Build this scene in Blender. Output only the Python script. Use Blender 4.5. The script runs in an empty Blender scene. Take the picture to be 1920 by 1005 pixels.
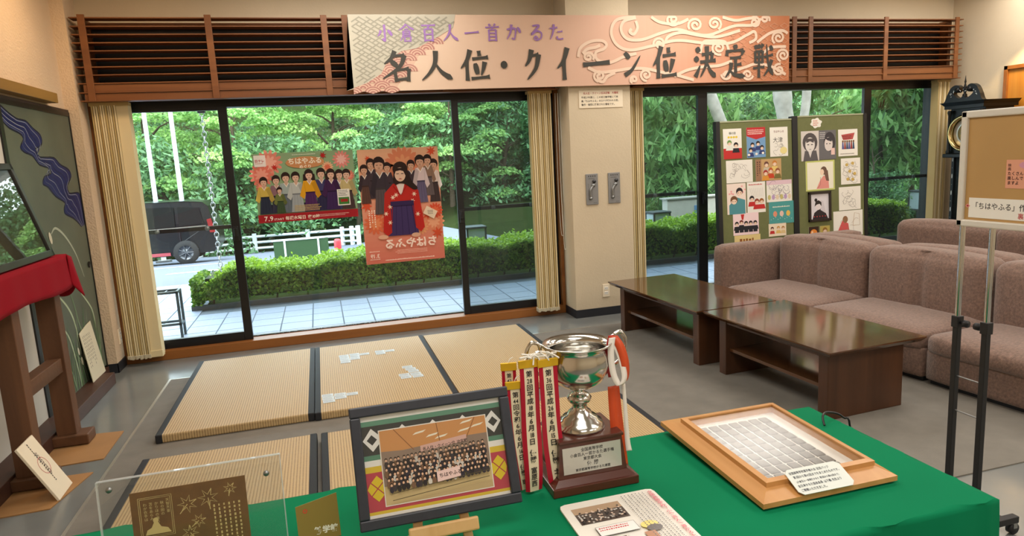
import bpy, bmesh, math, random
import numpy as np
from mathutils import Matrix, Vector

random.seed(7); RNG = np.random.default_rng(7)
SC = bpy.context.scene
COL = SC.collection
PI = math.pi

# ------------------------------------------------------------------ camera
CAMZ = 1.5
_yaw, _pit, _rol = 0.269394215, 0.162755193, -0.0535040891
_f = Vector((math.sin(_yaw) * math.cos(_pit), math.cos(_yaw) * math.cos(_pit), -math.sin(_pit)))
_r = Vector((math.cos(_yaw), -math.sin(_yaw), 0)); _u = _r.cross(_f)
_r2 = _r * math.cos(_rol) + _u * math.sin(_rol); _u2 = -_r * math.sin(_rol) + _u * math.cos(_rol)
cam_data = bpy.data.cameras.new('camera'); cam = bpy.data.objects.new('camera', cam_data); COL.objects.link(cam)
cam.matrix_world = Matrix(((_r2.x, _u2.x, -_f.x, 0), (_r2.y, _u2.y, -_f.y, 0), (_r2.z, _u2.z, -_f.z, CAMZ), (0, 0, 0, 1)))
cam_data.sensor_width = 36; cam_data.lens = 1272.85 / 1920 * 36; cam_data.clip_start = 0.02; cam_data.clip_end = 300
SC.camera = cam

# ------------------------------------------------------------------ light and exposure
SC.view_settings.view_transform = 'Standard'
try: SC.view_settings.look = 'None'
except Exception: pass
SC.view_settings.gamma = 1; SC.view_settings.use_curve_mapping = False
SC.view_settings.exposure = 0.45
world = bpy.data.worlds.new('overcast_sky'); SC.world = world; world.use_nodes = True
_bg = world.node_tree.nodes['Background']
_bg.inputs[0].default_value = (0.80, 0.91, 1.0, 1); _bg.inputs[1].default_value = 5.5
_sd = bpy.data.lights.new('hazy_sun', 'SUN'); _sd.energy = 2.2; _sd.angle = math.radians(25); _sd.color = (1.0, 0.97, 0.90)
_so = bpy.data.objects.new('hazy_sun', _sd); COL.objects.link(_so)
_so.rotation_euler = (math.radians(38), math.radians(-12), 0)   # high sun, tipped towards the trees' fronts
def area(name, loc, sx, sy, watt, col, rot=(0, 0, 0)):
    d = bpy.data.lights.new(name, 'AREA'); d.shape = 'RECTANGLE'; d.size = sx; d.size_y = sy; d.energy = watt; d.color = col
    o = bpy.data.objects.new(name, d); COL.objects.link(o); o.location = loc; o.rotation_euler = rot
    return o
LAMP = (1.0, 0.935, 0.86)
for _x in (0.4, 3.3, 5.9):
    for _y, _w in ((-1.9, 20), (0.3, 22), (2.6, 20), (4.9, 24)):
        area('ceiling_lamp', (_x, _y, 2.97), 1.5, 0.9, _w, LAMP)
area('alcove_lamp', (-1.15, 4.9, 2.93), 0.4, 0.3, 7, (1.0, 0.66, 0.36))

# ------------------------------------------------------------------ helpers
def lin(c):
    c = c / 255.0
    return c / 12.92 if c <= 0.04045 else ((c + 0.055) / 1.055) ** 2.4
def S(r, g, b): return (lin(r), lin(g), lin(b), 1.0)

MATS = {}
def mat(name, rgb, rough=0.6, metal=0.0, spec=0.5, noise=None, bump=None, wood=None, coat=0.0, sheen=0.0):
    """noise=(scale, amount) mottling; bump=(scale, strength); wood=(axis, scale, dark rgb)"""
    if name in MATS: return MATS[name]
    m = bpy.data.materials.new(name); m.use_nodes = True; MATS[name] = m
    nt = m.node_tree; b = nt.nodes['Principled BSDF']
    b.inputs['Base Color'].default_value = rgb; b.inputs['Roughness'].default_value = rough
    b.inputs['Metallic'].default_value = metal; b.inputs['Specular IOR Level'].default_value = spec
    if coat: b.inputs['Coat Weight'].default_value = coat; b.inputs['Coat Roughness'].default_value = 0.08
    if sheen: b.inputs['Sheen Weight'].default_value = sheen
    tc = nt.nodes.new('ShaderNodeTexCoord')
    if wood:
        mp = nt.nodes.new('ShaderNodeMapping'); sc = [wood[1]] * 3; sc['XYZ'.index(wood[0])] = wood[1] * 0.06
        mp.inputs['Scale'].default_value = sc; nt.links.new(tc.outputs['Object'], mp.inputs[0])
        n = nt.nodes.new('ShaderNodeTexNoise'); n.inputs['Scale'].default_value = 1; n.inputs['Detail'].default_value = 6
        n.inputs['Distortion'].default_value = 0.6; nt.links.new(mp.outputs[0], n.inputs['Vector'])
        r = nt.nodes.new('ShaderNodeValToRGB'); r.color_ramp.elements[0].position = 0.32; r.color_ramp.elements[1].position = 0.68
        r.color_ramp.elements[0].color = wood[2]; r.color_ramp.elements[1].color = rgb
        nt.links.new(n.outputs[0], r.inputs[0]); nt.links.new(r.outputs[0], b.inputs['Base Color'])
    elif noise:
        n = nt.nodes.new('ShaderNodeTexNoise'); n.inputs['Scale'].default_value = noise[0]; n.inputs['Detail'].default_value = 5
        nt.links.new(tc.outputs['Object'], n.inputs['Vector'])
        r = nt.nodes.new('ShaderNodeValToRGB'); a = noise[1]
        r.color_ramp.elements[0].position = 0.3; r.color_ramp.elements[1].position = 0.7
        r.color_ramp.elements[0].color = tuple(max(0, c * (1 - a)) for c in rgb[:3]) + (1,)
        r.color_ramp.elements[1].color = tuple(min(1, c * (1 + a)) for c in rgb[:3]) + (1,)
        nt.links.new(n.outputs[0], r.inputs[0]); nt.links.new(r.outputs[0], b.inputs['Base Color'])
    if bump:
        n2 = nt.nodes.new('ShaderNodeTexNoise'); n2.inputs['Scale'].default_value = bump[0]; n2.inputs['Detail'].default_value = 3
        nt.links.new(tc.outputs['Object'], n2.inputs['Vector'])
        bp = nt.nodes.new('ShaderNodeBump'); bp.inputs['Strength'].default_value = bump[1]; bp.inputs['Distance'].default_value = 0.01
        nt.links.new(n2.outputs[0], bp.inputs['Height']); nt.links.new(bp.outputs[0], b.inputs['Normal'])
    return m

def glass_mat(name, tint, ior=1.45, haze=0.0, hazecol=(0.1, 0.1, 0.1, 1), rough=0.01):
    m = bpy.data.materials.new(name); m.use_nodes = True; nt = m.node_tree; nt.nodes.clear(); MATS[name] = m
    out = nt.nodes.new('ShaderNodeOutputMaterial'); t = nt.nodes.new('ShaderNodeBsdfTransparent'); t.inputs[0].default_value = tint
    g = nt.nodes.new('ShaderNodeBsdfGlossy'); g.inputs['Roughness'].default_value = rough
    ge = nt.nodes.new('ShaderNodeNewGeometry'); dt = nt.nodes.new('ShaderNodeVectorMath'); dt.operation = 'DOT_PRODUCT'
    nt.links.new(ge.outputs['Normal'], dt.inputs[0]); nt.links.new(ge.outputs['Incoming'], dt.inputs[1])
    def mth(op, a, b=None):
        n = nt.nodes.new('ShaderNodeMath'); n.operation = op
        for i, q in enumerate((a, b)):
            if q is None: continue
            if isinstance(q, (int, float)): n.inputs[i].default_value = q
            else: nt.links.new(q, n.inputs[i])
        return n.outputs[0]
    f0 = ((ior - 1) / (ior + 1)) ** 2          # Schlick reflectance, same from both sides of the sheet
    sch = mth('ADD', mth('MULTIPLY', mth('POWER', mth('SUBTRACT', 1.0, mth('ABSOLUTE', dt.outputs['Value'])), 5.0), 1 - f0), f0)
    mx = nt.nodes.new('ShaderNodeMixShader')
    nt.links.new(sch, mx.inputs[0]); nt.links.new(t.outputs[0], mx.inputs[1]); nt.links.new(g.outputs[0], mx.inputs[2])
    last = mx
    if haze:
        d = nt.nodes.new('ShaderNodeBsdfDiffuse'); d.inputs[0].default_value = hazecol
        m2 = nt.nodes.new('ShaderNodeMixShader'); m2.inputs[0].default_value = haze
        nt.links.new(mx.outputs[0], m2.inputs[1]); nt.links.new(d.outputs[0], m2.inputs[2]); last = m2
    nt.links.new(last.outputs[0], out.inputs[0])
    return m

def leaf_mat(name, dark, light, trans=0.35):
    m = bpy.data.materials.new(name); m.use_nodes = True; nt = m.node_tree; nt.nodes.clear(); MATS[name] = m
    out = nt.nodes.new('ShaderNodeOutputMaterial'); at = nt.nodes.new('ShaderNodeAttribute'); at.attribute_name = 'tone'
    r = nt.nodes.new('ShaderNodeValToRGB'); r.color_ramp.elements[0].color = dark; r.color_ramp.elements[1].color = light
    nt.links.new(at.outputs['Fac'], r.inputs[0])
    d = nt.nodes.new('ShaderNodeBsdfPrincipled'); d.inputs['Roughness'].default_value = 0.5
    tr = nt.nodes.new('ShaderNodeBsdfTranslucent'); mx = nt.nodes.new('ShaderNodeMixShader'); mx.inputs[0].default_value = trans
    nt.links.new(r.outputs[0], d.inputs['Base Color']); nt.links.new(r.outputs[0], tr.inputs[0])
    nt.links.new(d.outputs[0], mx.inputs[1]); nt.links.new(tr.outputs[0], mx.inputs[2]); nt.links.new(mx.outputs[0], out.inputs[0])
    return m

def print_mat(name, rough=0.55, spec=0.3, trans=0.0):
    m = bpy.data.materials.new(name); m.use_nodes = True; nt = m.node_tree; MATS[name] = m
    b = nt.nodes['Principled BSDF']; b.inputs['Roughness'].default_value = rough; b.inputs['Specular IOR Level'].default_value = spec
    at = nt.nodes.new('ShaderNodeAttribute'); at.attribute_name = 'ink'
    nt.links.new(at.outputs['Color'], b.inputs['Base Color'])
    if trans:
        tr = nt.nodes.new('ShaderNodeBsdfTranslucent'); mx = nt.nodes.new('ShaderNodeMixShader'); mx.inputs[0].default_value = trans
        nt.links.new(at.outputs['Color'], tr.inputs[0]); nt.links.new(b.outputs[0], mx.inputs[1]); nt.links.new(tr.outputs[0], mx.inputs[2])
        nt.links.new(mx.outputs[0], nt.nodes['Material Output'].inputs[0])
    return m

def wmat(o):
    w = Matrix.Identity(4)
    while o is not None:
        w = (o.matrix_parent_inverse if o.parent else Matrix.Identity(4)) @ o.matrix_basis @ w
        o = o.parent
    return w
def attach(o, parent):
    if parent is not None:
        o.parent = parent; o.matrix_parent_inverse = wmat(parent).inverted()
def tag(o, label=None, cat=None, group=None, kind=None):
    if label: o['label'] = label
    if cat: o['category'] = cat
    if group: o['group'] = group
    if kind: o['kind'] = kind
    return o
def thing(name, label, cat, loc=(0, 0, 0), rotz=0, group=None):
    o = bpy.data.objects.new(name, None); COL.objects.link(o); o.empty_display_size = 0.1
    o.location = loc; o.rotation_euler = (0, 0, rotz)
    return tag(o, label, cat, group)
def move(o, loc, rotz=0): o.location = loc; o.rotation_euler = (0, 0, rotz)
def dup(o, parent=None):
    c = o.copy(); COL.objects.link(c)
    if parent is not None: c.parent = parent; c.matrix_parent_inverse = o.matrix_parent_inverse
    for ch in list(o.children): dup(ch, c)
    return c

class MB:
    """collects shapes; build() links them as one mesh object"""
    def __init__(s): s.v = []; s.f = []; s.sm = []
    def add(s, vs, fs, smooth=False):
        k = len(s.v); s.v += [tuple(p) for p in vs]; s.f += [tuple(i + k for i in f) for f in fs]; s.sm += [smooth] * len(fs); return s
    def box(s, x0, x1, y0, y1, z0, z1):
        return s.add([(x0, y0, z0), (x1, y0, z0), (x1, y1, z0), (x0, y1, z0), (x0, y0, z1), (x1, y0, z1), (x1, y1, z1), (x0, y1, z1)],
                     [(3, 2, 1, 0), (4, 5, 6, 7), (0, 1, 5, 4), (1, 2, 6, 5), (2, 3, 7, 6), (3, 0, 4, 7)])
    def hexa(s, p): # 8 points: bottom ring then top ring
        return s.add(p, [(3, 2, 1, 0), (4, 5, 6, 7), (0, 1, 5, 4), (1, 2, 6, 5), (2, 3, 7, 6), (3, 0, 4, 7)])
    def obox(s, o, U, V, N, u0, u1, v0, v1, n0, n1):
        o, U, V, N = Vector(o), Vector(U), Vector(V), Vector(N)
        P = lambda a, b, c: o + U * a + V * b + N * c
        return s.hexa([P(u0, v0, n0), P(u1, v0, n0), P(u1, v0, n1), P(u0, v0, n1), P(u0, v1, n0), P(u1, v1, n0), P(u1, v1, n1), P(u0, v1, n1)])
    def tube(s, pts, r, n=8, caps=True, smooth=True):
        pts = [Vector(p) for p in pts]; m = len(pts); rs = r if isinstance(r, (list, tuple)) else [r] * m
        vs = []; fs = []; prev = None
        for i in range(m):
            t = (pts[min(i + 1, m - 1)] - pts[max(i - 1, 0)]).normalized()
            if prev is None:
                a = Vector((0, 0, 1)) if abs(t.z) < 0.9 else Vector((1, 0, 0)); x = t.cross(a).normalized()
            else:
                x = (prev - t * prev.dot(t)).normalized()
            prev = x; y = t.cross(x)
            for k in range(n):
                a = 2 * PI * k / n; vs.append(pts[i] + (x * math.cos(a) + y * math.sin(a)) * rs[i])
        for i in range(m - 1):
            for k in range(n):
                fs.append((i * n + k, i * n + (k + 1) % n, (i + 1) * n + (k + 1) % n, (i + 1) * n + k))
        s.add(vs, fs, smooth)
        if caps: s.add(vs[:n], [tuple(range(n))[::-1]]); s.add(vs[-n:], [tuple(range(n))])
        return s
    def lathe(s, prof, c=(0, 0, 0), n=32, axis=None, smooth=True):
        """prof = [(r, h)] turned about +Z (or the given axis) at c"""
        c = Vector(c); A = Vector(axis).normalized() if axis else Vector((0, 0, 1))
        a = Vector((1, 0, 0)) if abs(A.x) < 0.9 else Vector((0, 1, 0)); X = A.cross(a).normalized(); Y = A.cross(X)
        vs = []; fs = []
        for r, h in prof:
            for k in range(n):
                t = 2 * PI * k / n; vs.append(c + A * h + (X * math.cos(t) + Y * math.sin(t)) * max(r, 1e-5))
        for i in range(len(prof) - 1):
            for k in range(n): fs.append((i * n + k, i * n + (k + 1) % n, (i + 1) * n + (k + 1) % n, (i + 1) * n + k))
        return s.add(vs, fs, smooth)
    def prism(s, poly, o, U, V, N, d):
        """2D outline extruded by d along N"""
        o, U, V, N = Vector(o), Vector(U), Vector(V), Vector(N); n = len(poly)
        vs = [o + U * a + V * b for a, b in poly] + [o + U * a + V * b + N * d for a, b in poly]
        return s.add(vs, [tuple(range(n))[::-1], tuple(range(n, 2 * n))] + [(i, (i + 1) % n, n + (i + 1) % n, n + i) for i in range(n)])
    def ico(s, c, rx, ry, rz, sub=2):
        bm = bmesh.new(); bmesh.ops.create_icosphere(bm, subdivisions=sub, radius=1)
        vs = [(c[0] + v.co.x * rx, c[1] + v.co.y * ry, c[2] + v.co.z * rz) for v in bm.verts]; bm.verts.index_update()
        fs = [tuple(v.index for v in f.verts) for f in bm.faces]; bm.free(); return s.add(vs, fs, True)
    def grid(s, fn, nu, nv, smooth=True, thick=0):
        vs = [fn(i / nu, j / nv) for j in range(nv + 1) for i in range(nu + 1)]
        fs = [(j * (nu + 1) + i, j * (nu + 1) + i + 1, (j + 1) * (nu + 1) + i + 1, (j + 1) * (nu + 1) + i) for j in range(nv) for i in range(nu)]
        return s.add(vs, fs, smooth)
    def build(s, name, material, parent=None, bevel=0, seg=2, smooth=None, subsurf=0, solid=0, center=True):
        me = bpy.data.meshes.new(name); me.from_pydata(s.v, [], s.f)
        sm = s.sm if smooth is None else [smooth] * len(s.f)
        me.polygons.foreach_set('use_smooth', sm)
        bm = bmesh.new(); bm.from_mesh(me); bmesh.ops.recalc_face_normals(bm, faces=bm.faces)
        if bevel:
            es = [e for e in bm.edges if len(e.link_faces) == 2 and e.calc_face_angle(0) > 0.6]
            bmesh.ops.bevel(bm, geom=es, offset=bevel, segments=seg, affect='EDGES', profile=0.5, clamp_overlap=True)
        bm.to_mesh(me); bm.free(); me.update()
        me.materials.append(material)
        o = bpy.data.objects.new(name, me); COL.objects.link(o)
        if parent is None and center and len(me.vertices):
            c = np.empty(len(me.vertices) * 3); me.vertices.foreach_get('co', c); c = c.reshape(-1, 3)
            b = Vector(((c[:, 0].min() + c[:, 0].max()) / 2, (c[:, 1].min() + c[:, 1].max()) / 2, c[:, 2].min()))
            me.transform(Matrix.Translation(-b)); o.location = b
        if solid:
            md = o.modifiers.new('thickness', 'SOLIDIFY'); md.thickness = solid; md.offset = 0
        if subsurf:
            md = o.modifiers.new('round', 'SUBSURF'); md.levels = subsurf; md.render_levels = subsurf
        attach(o, parent)
        return o

def struct(o): o['kind'] = 'structure'; return o

# ---- flat print: polygons of ink on a sheet, one mesh with an ink colour per corner
_tcache = {}
def glyph(ch, bold=0.0):
    key = (ch, bold)
    if key not in _tcache:
        c = bpy.data.curves.new('t', 'FONT'); c.body = ch; c.resolution_u = 2; c.offset = bold
        o = bpy.data.objects.new('t', c); COL.objects.link(o)
        me = bpy.data.meshes.new_from_object(o.evaluated_get(bpy.context.evaluated_depsgraph_get()))
        vs = [(v.co.x, v.co.y) for v in me.vertices]; fs = [tuple(p.vertices) for p in me.polygons]
        bpy.data.objects.remove(o); bpy.data.curves.remove(c); bpy.data.meshes.remove(me)
        w = max([v[0] for v in vs], default=0.3); x0 = min([v[0] for v in vs], default=0)
        _tcache[key] = (vs, fs, x0, w)
    return _tcache[key]

class Print:
    def __init__(s, w, h, mirror=False): s.w, s.h, s.mir = w, h, mirror; s.v = []; s.f = []; s.c = []; s.k = 0; s.eps = 0.00004
    def _add(s, pts, faces, col):
        s.k += 1; b = len(s.v); e = s.k * s.eps
        s.v += [((s.w - p[0]) if s.mir else p[0], p[1], e + (p[2] if len(p) > 2 else 0)) for p in pts]
        s.f += [tuple(i + b for i in f) for f in faces]; s.c += [col] * len(pts)
        return s
    def poly(s, pts, col): return s._add(pts, [tuple(range(len(pts)))], col)
    def rect(s, u0, v0, u1, v1, col): return s.poly([(u0, v0), (u1, v0), (u1, v1), (u0, v1)], col)
    def rects(s, lst, col):
        pts = []; fs = []
        for (u0, v0, u1, v1) in lst:
            k = len(pts); pts += [(u0, v0), (u1, v0), (u1, v1), (u0, v1)]; fs.append((k, k + 1, k + 2, k + 3))
        return s._add(pts, fs, col) if pts else s
    def ell(s, x, y, rx, ry, col, n=14, rot=0):
        cr, sr = math.cos(rot), math.sin(rot); P = []
        for i in range(n):
            a = 2 * PI * i / n; p, q = rx * math.cos(a), ry * math.sin(a); P.append((x + p * cr - q * sr, y + p * sr + q * cr))
        return s.poly(P, col)
    def ring(s, x, y, r0, r1, col, a0=0, a1=2 * PI, n=16, sq=1.0):
        P = []; F = []
        for i in range(n + 1):
            a = a0 + (a1 - a0) * i / n
            P += [(x + r0 * math.cos(a), y + sq * r0 * math.sin(a)), (x + r1 * math.cos(a), y + sq * r1 * math.sin(a))]
        F = [(2 * i, 2 * i + 1, 2 * i + 3, 2 * i + 2) for i in range(n)]
        return s._add(P, F, col)
    def line(s, pts, wid, col, prof=None):
        """ribbon along points; prof = width factors along the run"""
        n = len(pts); P = []
        for i in range(n):
            a = pts[max(i - 1, 0)]; b = pts[min(i + 1, n - 1)]; dx, dy = b[0] - a[0], b[1] - a[1]; L = math.hypot(dx, dy) or 1
            w = wid * 0.5 * (prof[i] if prof else 1)
            e = s.eps * 0.9 * i / n; P += [(pts[i][0] - dy / L * w, pts[i][1] + dx / L * w, e), (pts[i][0] + dy / L * w, pts[i][1] - dx / L * w, e)]
        return s._add(P, [(2 * i, 2 * i + 1, 2 * i + 3, 2 * i + 2) for i in range(n - 1)], col)
    def text(s, txt, u, v, size, col, vert=False, bold=0.0, sx=1.0, align='l', pitch=None, rot=0):
        P = []; F = []; items = []; x = 0
        for ch in txt:
            wide = ord(ch) > 0x2000
            if ch == ' ' : x += 0.4; continue
            if ch == '\u3000': x += 1.0; continue
            vs, fs, x0, w = glyph(ch, bold)
            if vert: items.append((vs, fs, -0.5 if wide else -w / 2, -(x + 0.85))); x += pitch or 1.05
            else: items.append((vs, fs, x, 0)); x += (pitch or (1.0 if wide else w + 0.06))
        off = 0
        if not vert and align == 'c': off = -x / 2
        if not vert and align == 'r': off = -x
        cr, sr = math.cos(rot), math.sin(rot)
        for vs, fs, ox, oy in items:
            b = len(P)
            for a, c in vs:
                p, q = (a + ox + off) * size * sx, (c + oy) * size
                P.append((u + p * cr - q * sr, v + p * sr + q * cr))
            F += [tuple(i + b for i in f) for f in fs]
        return s._add(P, F, col) if P else s
    def scribble(s, u0, v0, u1, v1, rows, col, fill=0.55, vert=False, seed=1):
        """rows of tiny marks standing for lettering too small to read"""
        rg = random.Random(seed); L = []
        if vert:
            pw = (u1 - u0) / rows
            for i in range(rows):
                y = v1; x = u0 + i * pw
                end = v0 + (v1 - v0) * (rg.random() * 0.25)
                while y > end + pw:
                    L.append((x + pw * 0.22, y - pw * 0.62 * rg.uniform(0.7, 1), x + pw * 0.22 + pw * fill * rg.uniform(0.6, 1), y)); y -= pw * 0.85
        else:
            ph = (v1 - v0) / rows
            for i in range(rows):
                x = u0; y = v1 - (i + 1) * ph
                end = u1 - (u1 - u0) * (rg.random() * 0.2)
                while x < end - ph * 0.5:
                    w = ph * rg.uniform(0.3, 0.55); L.append((x, y + ph * 0.25, x + w, y + ph * (0.25 + fill * rg.uniform(0.7, 1)))); x += w + ph * 0.2
        return s.rects(L, col)
    def build(s, name, material, parent, o, U, V, lift=0.0006):
        o, U, V = Vector(o), Vector(U).normalized(), Vector(V).normalized(); N = U.cross(V)
        me = bpy.data.meshes.new(name)
        me.from_pydata([tuple(o + U * a + V * b + N * (c + lift)) for a, b, c in s.v], [], s.f)
        ca = me.color_attributes.new('ink', 'FLOAT_COLOR', 'POINT')
        ca.data.foreach_set('color', np.array(s.c, dtype=np.float32).ravel())
        me.materials.append(material); me.update()
        ob = bpy.data.objects.new(name, me); COL.objects.link(ob); attach(ob, parent)
        return ob

def spline(pts, n=6):
    out = []
    P = [pts[0]] + list(pts) + [pts[-1]]
    for i in range(1, len(P) - 2):
        for k in range(n):
            t = k / n; t2, t3 = t * t, t * t * t
            out.append(tuple(0.5 * ((2 * P[i][d]) + (-P[i - 1][d] + P[i + 1][d]) * t + (2 * P[i - 1][d] - 5 * P[i][d] + 4 * P[i + 1][d] - P[i + 2][d]) * t2
                             + (-P[i - 1][d] + 3 * P[i][d] - 3 * P[i + 1][d] + P[i + 2][d]) * t3) for d in range(len(pts[0]))))
    out.append(tuple(pts[-1])); return out

# brush lettering: strokes on a 100 x 100 square (y down); kind: h v t n d c
BR = {
'小': [('v', (50,5),(51,60),(50,92),(36,80)), ('t', (28,36),(22,52),(8,68)), ('d', (70,34),(82,48),(94,64))],
'倉': [('t', (50,2),(32,20),(4,36)), ('n', (50,3),(70,20),(98,34)), ('h', (38,31),(62,29)), ('h', (31,41),(70,39)), ('v', (70,39),(70,62)), ('h', (31,51),(70,50)), ('h', (31,61),(70,61)),
      ('t', (31,40),(28,68),(10,94)), ('v', (37,70),(39,98)), ('h', (37,71),(75,69)), ('v', (75,69),(72,98)), ('h', (38,94),(72,93))],
'百': [('h', (8,10),(94,8)), ('t', (53,10),(48,22),(40,30)), ('v', (26,30),(28,97)), ('h', (26,31),(75,29)), ('v', (75,29),(74,97)), ('h', (28,59),(73,58)), ('h', (28,90),(73,90))],
'人': [('t', (50,4),(46,42),(28,72),(4,94)), ('n', (47,42),(66,70),(98,92))],
'一': [('h', (5,53),(95,46))],
'首': [('d', (28,2),(38,14)), ('t', (70,1),(58,15)), ('h', (6,21),(94,18)), ('t', (54,20),(44,34)), ('v', (28,34),(28,98)), ('h', (28,35),(73,34)), ('v', (73,34),(73,98)), ('h', (28,53),(72,53)), ('h', (28,72),(72,72)), ('h', (28,92),(72,92))],
'か': [('c', (8,33),(52,27),(66,36),(62,66),(54,88),(40,80)), ('t', (40,5),(32,48),(6,90)), ('d', (76,22),(86,32),(96,52))],
'る': [('c', (26,13),(70,10),(46,36),(18,62),(54,42),(84,54),(80,82),(52,94),(36,84),(46,72),(60,86))],
'た': [('h', (6,28),(58,22)), ('t', (34,4),(28,48),(8,92)), ('h', (58,48),(92,44)), ('c', (54,72),(60,88),(96,86))],
'名': [('t', (46,2),(34,24),(10,42)), ('h', (38,18),(76,15)), ('t', (76,15),(58,52),(2,88)), ('d', (32,33),(52,50)), ('v', (42,62),(46,98)), ('h', (42,63),(88,57)), ('v', (88,57),(84,97)), ('h', (45,92),(84,88))],
'位': [('t', (36,3),(24,34),(2,60)), ('v', (23,34),(23,97)), ('v', (65,6),(67,22)), ('h', (42,31),(96,26)), ('d', (51,44),(58,78)), ('t', (84,40),(78,62),(70,82)), ('h', (36,91),(99,86))],
'・': [('o', (50,50))],
'ク': [('t', (42,6),(28,36),(4,56)), ('h', (36,25),(80,20)), ('t', (80,20),(62,62),(12,97))],
'イ': [('t', (78,2),(50,40),(4,64)), ('v', (51,38),(53,98))],
'ー': [('H', (2,54),(98,46))],
'ン': [('d', (10,14),(36,34)), ('t', (10,92),(50,72),(94,24))],
'決': [('d', (10,8),(22,22)), ('d', (2,36),(16,48)), ('t', (4,94),(14,80),(26,60)), ('h', (34,29),(82,24)), ('v', (82,24),(79,48)), ('h', (26,51),(98,46)), ('t', (57,4),(56,52),(26,96)), ('n', (57,50),(72,76),(99,96))],
'定': [('d', (50,1),(53,14)), ('v', (13,18),(10,34)), ('h', (13,21),(90,17)), ('t', (90,17),(80,34)), ('h', (26,41),(78,38)), ('v', (52,40),(52,84)), ('h', (52,61),(80,58)), ('t', (32,54),(26,76),(2,98)), ('n', (24,76),(48,90),(99,95))],
'戦': [('d', (11,4),(18,16)), ('d', (27,2),(32,14)), ('t', (48,1),(40,16)), ('v', (11,22),(12,57)), ('h', (11,23),(47,21)), ('v', (47,21),(46,57)), ('h', (12,39),(46,38)), ('h', (12,55),(46,54)), ('h', (1,71),(56,68)), ('v', (29,22),(29,99)),
      ('h', (54,39),(98,32)), ('n', (66,2),(74,55),(99,94)), ('t', (92,47),(78,72),(52,96)), ('d', (83,6),(94,20))],
}
def brush(P, ch, u, v, w, h, col, wt=0.105):
    """letter ch in the box with lower-left corner (u, v)"""
    wt = wt * min(1.0, (6.5 / len(BR[ch])) ** 0.42)
    for st in BR[ch]:
        kind, pts = st[0], [(u + p[0] / 100 * w, v + (100 - p[1]) / 100 * h) for p in st[1:]]
        if kind == 'o': P.ell(pts[0][0], pts[0][1], h * 0.11, h * 0.12, col); continue
        Q = spline(pts, 5); n = len(Q); T = [i / (n - 1) for i in range(n)]
        if kind == 'h': pr = [0.85 - 0.35 * math.sin(PI * t) * 0.6 + 0.25 * (t > 0.85) for t in T]
        elif kind == 'H': pr = [1.3 - 0.3 * math.sin(PI * t) for t in T]
        elif kind == 'v': pr = [1.1 - 0.25 * math.sin(PI * t) for t in T]
        elif kind == 't': pr = [1.15 * (1 - t) ** 0.6 + 0.12 for t in T]
        elif kind == 'n': pr = [0.35 + 1.1 * t if t < 0.8 else 1.25 * (1 - t) / 0.2 + 0.1 for t in T]
        elif kind == 'd': pr = [0.35 + 1.0 * math.sin(PI * (0.15 + 0.7 * t)) for t in T]
        else: pr = [0.8 + 0.15 * math.sin(7 * t) for t in T]
        P.line(Q, h * wt, col, pr)

# ------------------------------------------------------------------ materials
M_wall = mat('plaster_cream', S(210, 194, 166), 0.85, noise=(3, 0.03), bump=(60, 0.15))
M_wallL = mat('plaster_sand', S(218, 194, 164), 0.85, noise=(3, 0.04), bump=(70, 0.5))
M_ceil = mat('ceiling_white', S(225, 218, 205), 0.9)
M_floor = mat('polished_linoleum', S(122, 125, 123), 0.16, spec=0.5, noise=(2.5, 0.10))
M_carpet = mat('grey_carpet', S(122, 117, 108), 0.85, noise=(7, 0.10), bump=(400, 0.25))
M_base = mat('dark_baseboard', S(36, 38, 44), 0.5)
M_black = mat('black_aluminium', S(20, 20, 23), 0.35)
M_dark = mat('black_film', S(16, 14, 17), 0.6)
M_sill = mat('sill_wood', S(156, 98, 44), 0.4, wood=('X', 9, S(134, 80, 34)))
M_lattice = mat('lattice_wood', S(134, 83, 42), 0.5, wood=('X', 12, S(110, 64, 31)))
M_cream = mat('blind_cream', S(226, 208, 164), 0.8)
M_cream2 = mat('blind_tan', S(190, 166, 112), 0.8)
M_pink = mat('banner_edge', S(222, 190, 170), 0.7)
M_steel = mat('brushed_steel', S(150, 152, 152), 0.35, metal=0.8)
M_chrome = mat('chrome', S(215, 215, 215), 0.12, metal=1.0)
M_print = print_mat('print_ink')
M_gloss = print_mat('print_ink_gloss', 0.2, 0.5)
M_backlit = print_mat('print_ink_backlit', 0.6, 0.2, 0.3)
M_paper = mat('paper_white', S(240, 236, 226), 0.7)
M_paperc = mat('paper_cream', S(236, 222, 196), 0.7)
M_glass = glass_mat('window_glass', (0.93, 0.96, 0.95, 1), 1.4, 0.012, (0.7, 0.78, 0.8, 1))  # pale haze mixed into the glass stands for the room's reflection
M_glassT = glass_mat('window_glass_with_screen', (0.62, 0.68, 0.68, 1), 1.4, 0.04, (0.35, 0.4, 0.42, 1))
M_clear = glass_mat('clear_acrylic', (0.97, 0.98, 0.98, 1), 1.4, 0.010, (0.8, 0.8, 0.8, 1))
M_frameglass = glass_mat('frame_glass', (0.97, 0.97, 0.97, 1), 1.33, rough=0.16)

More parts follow.
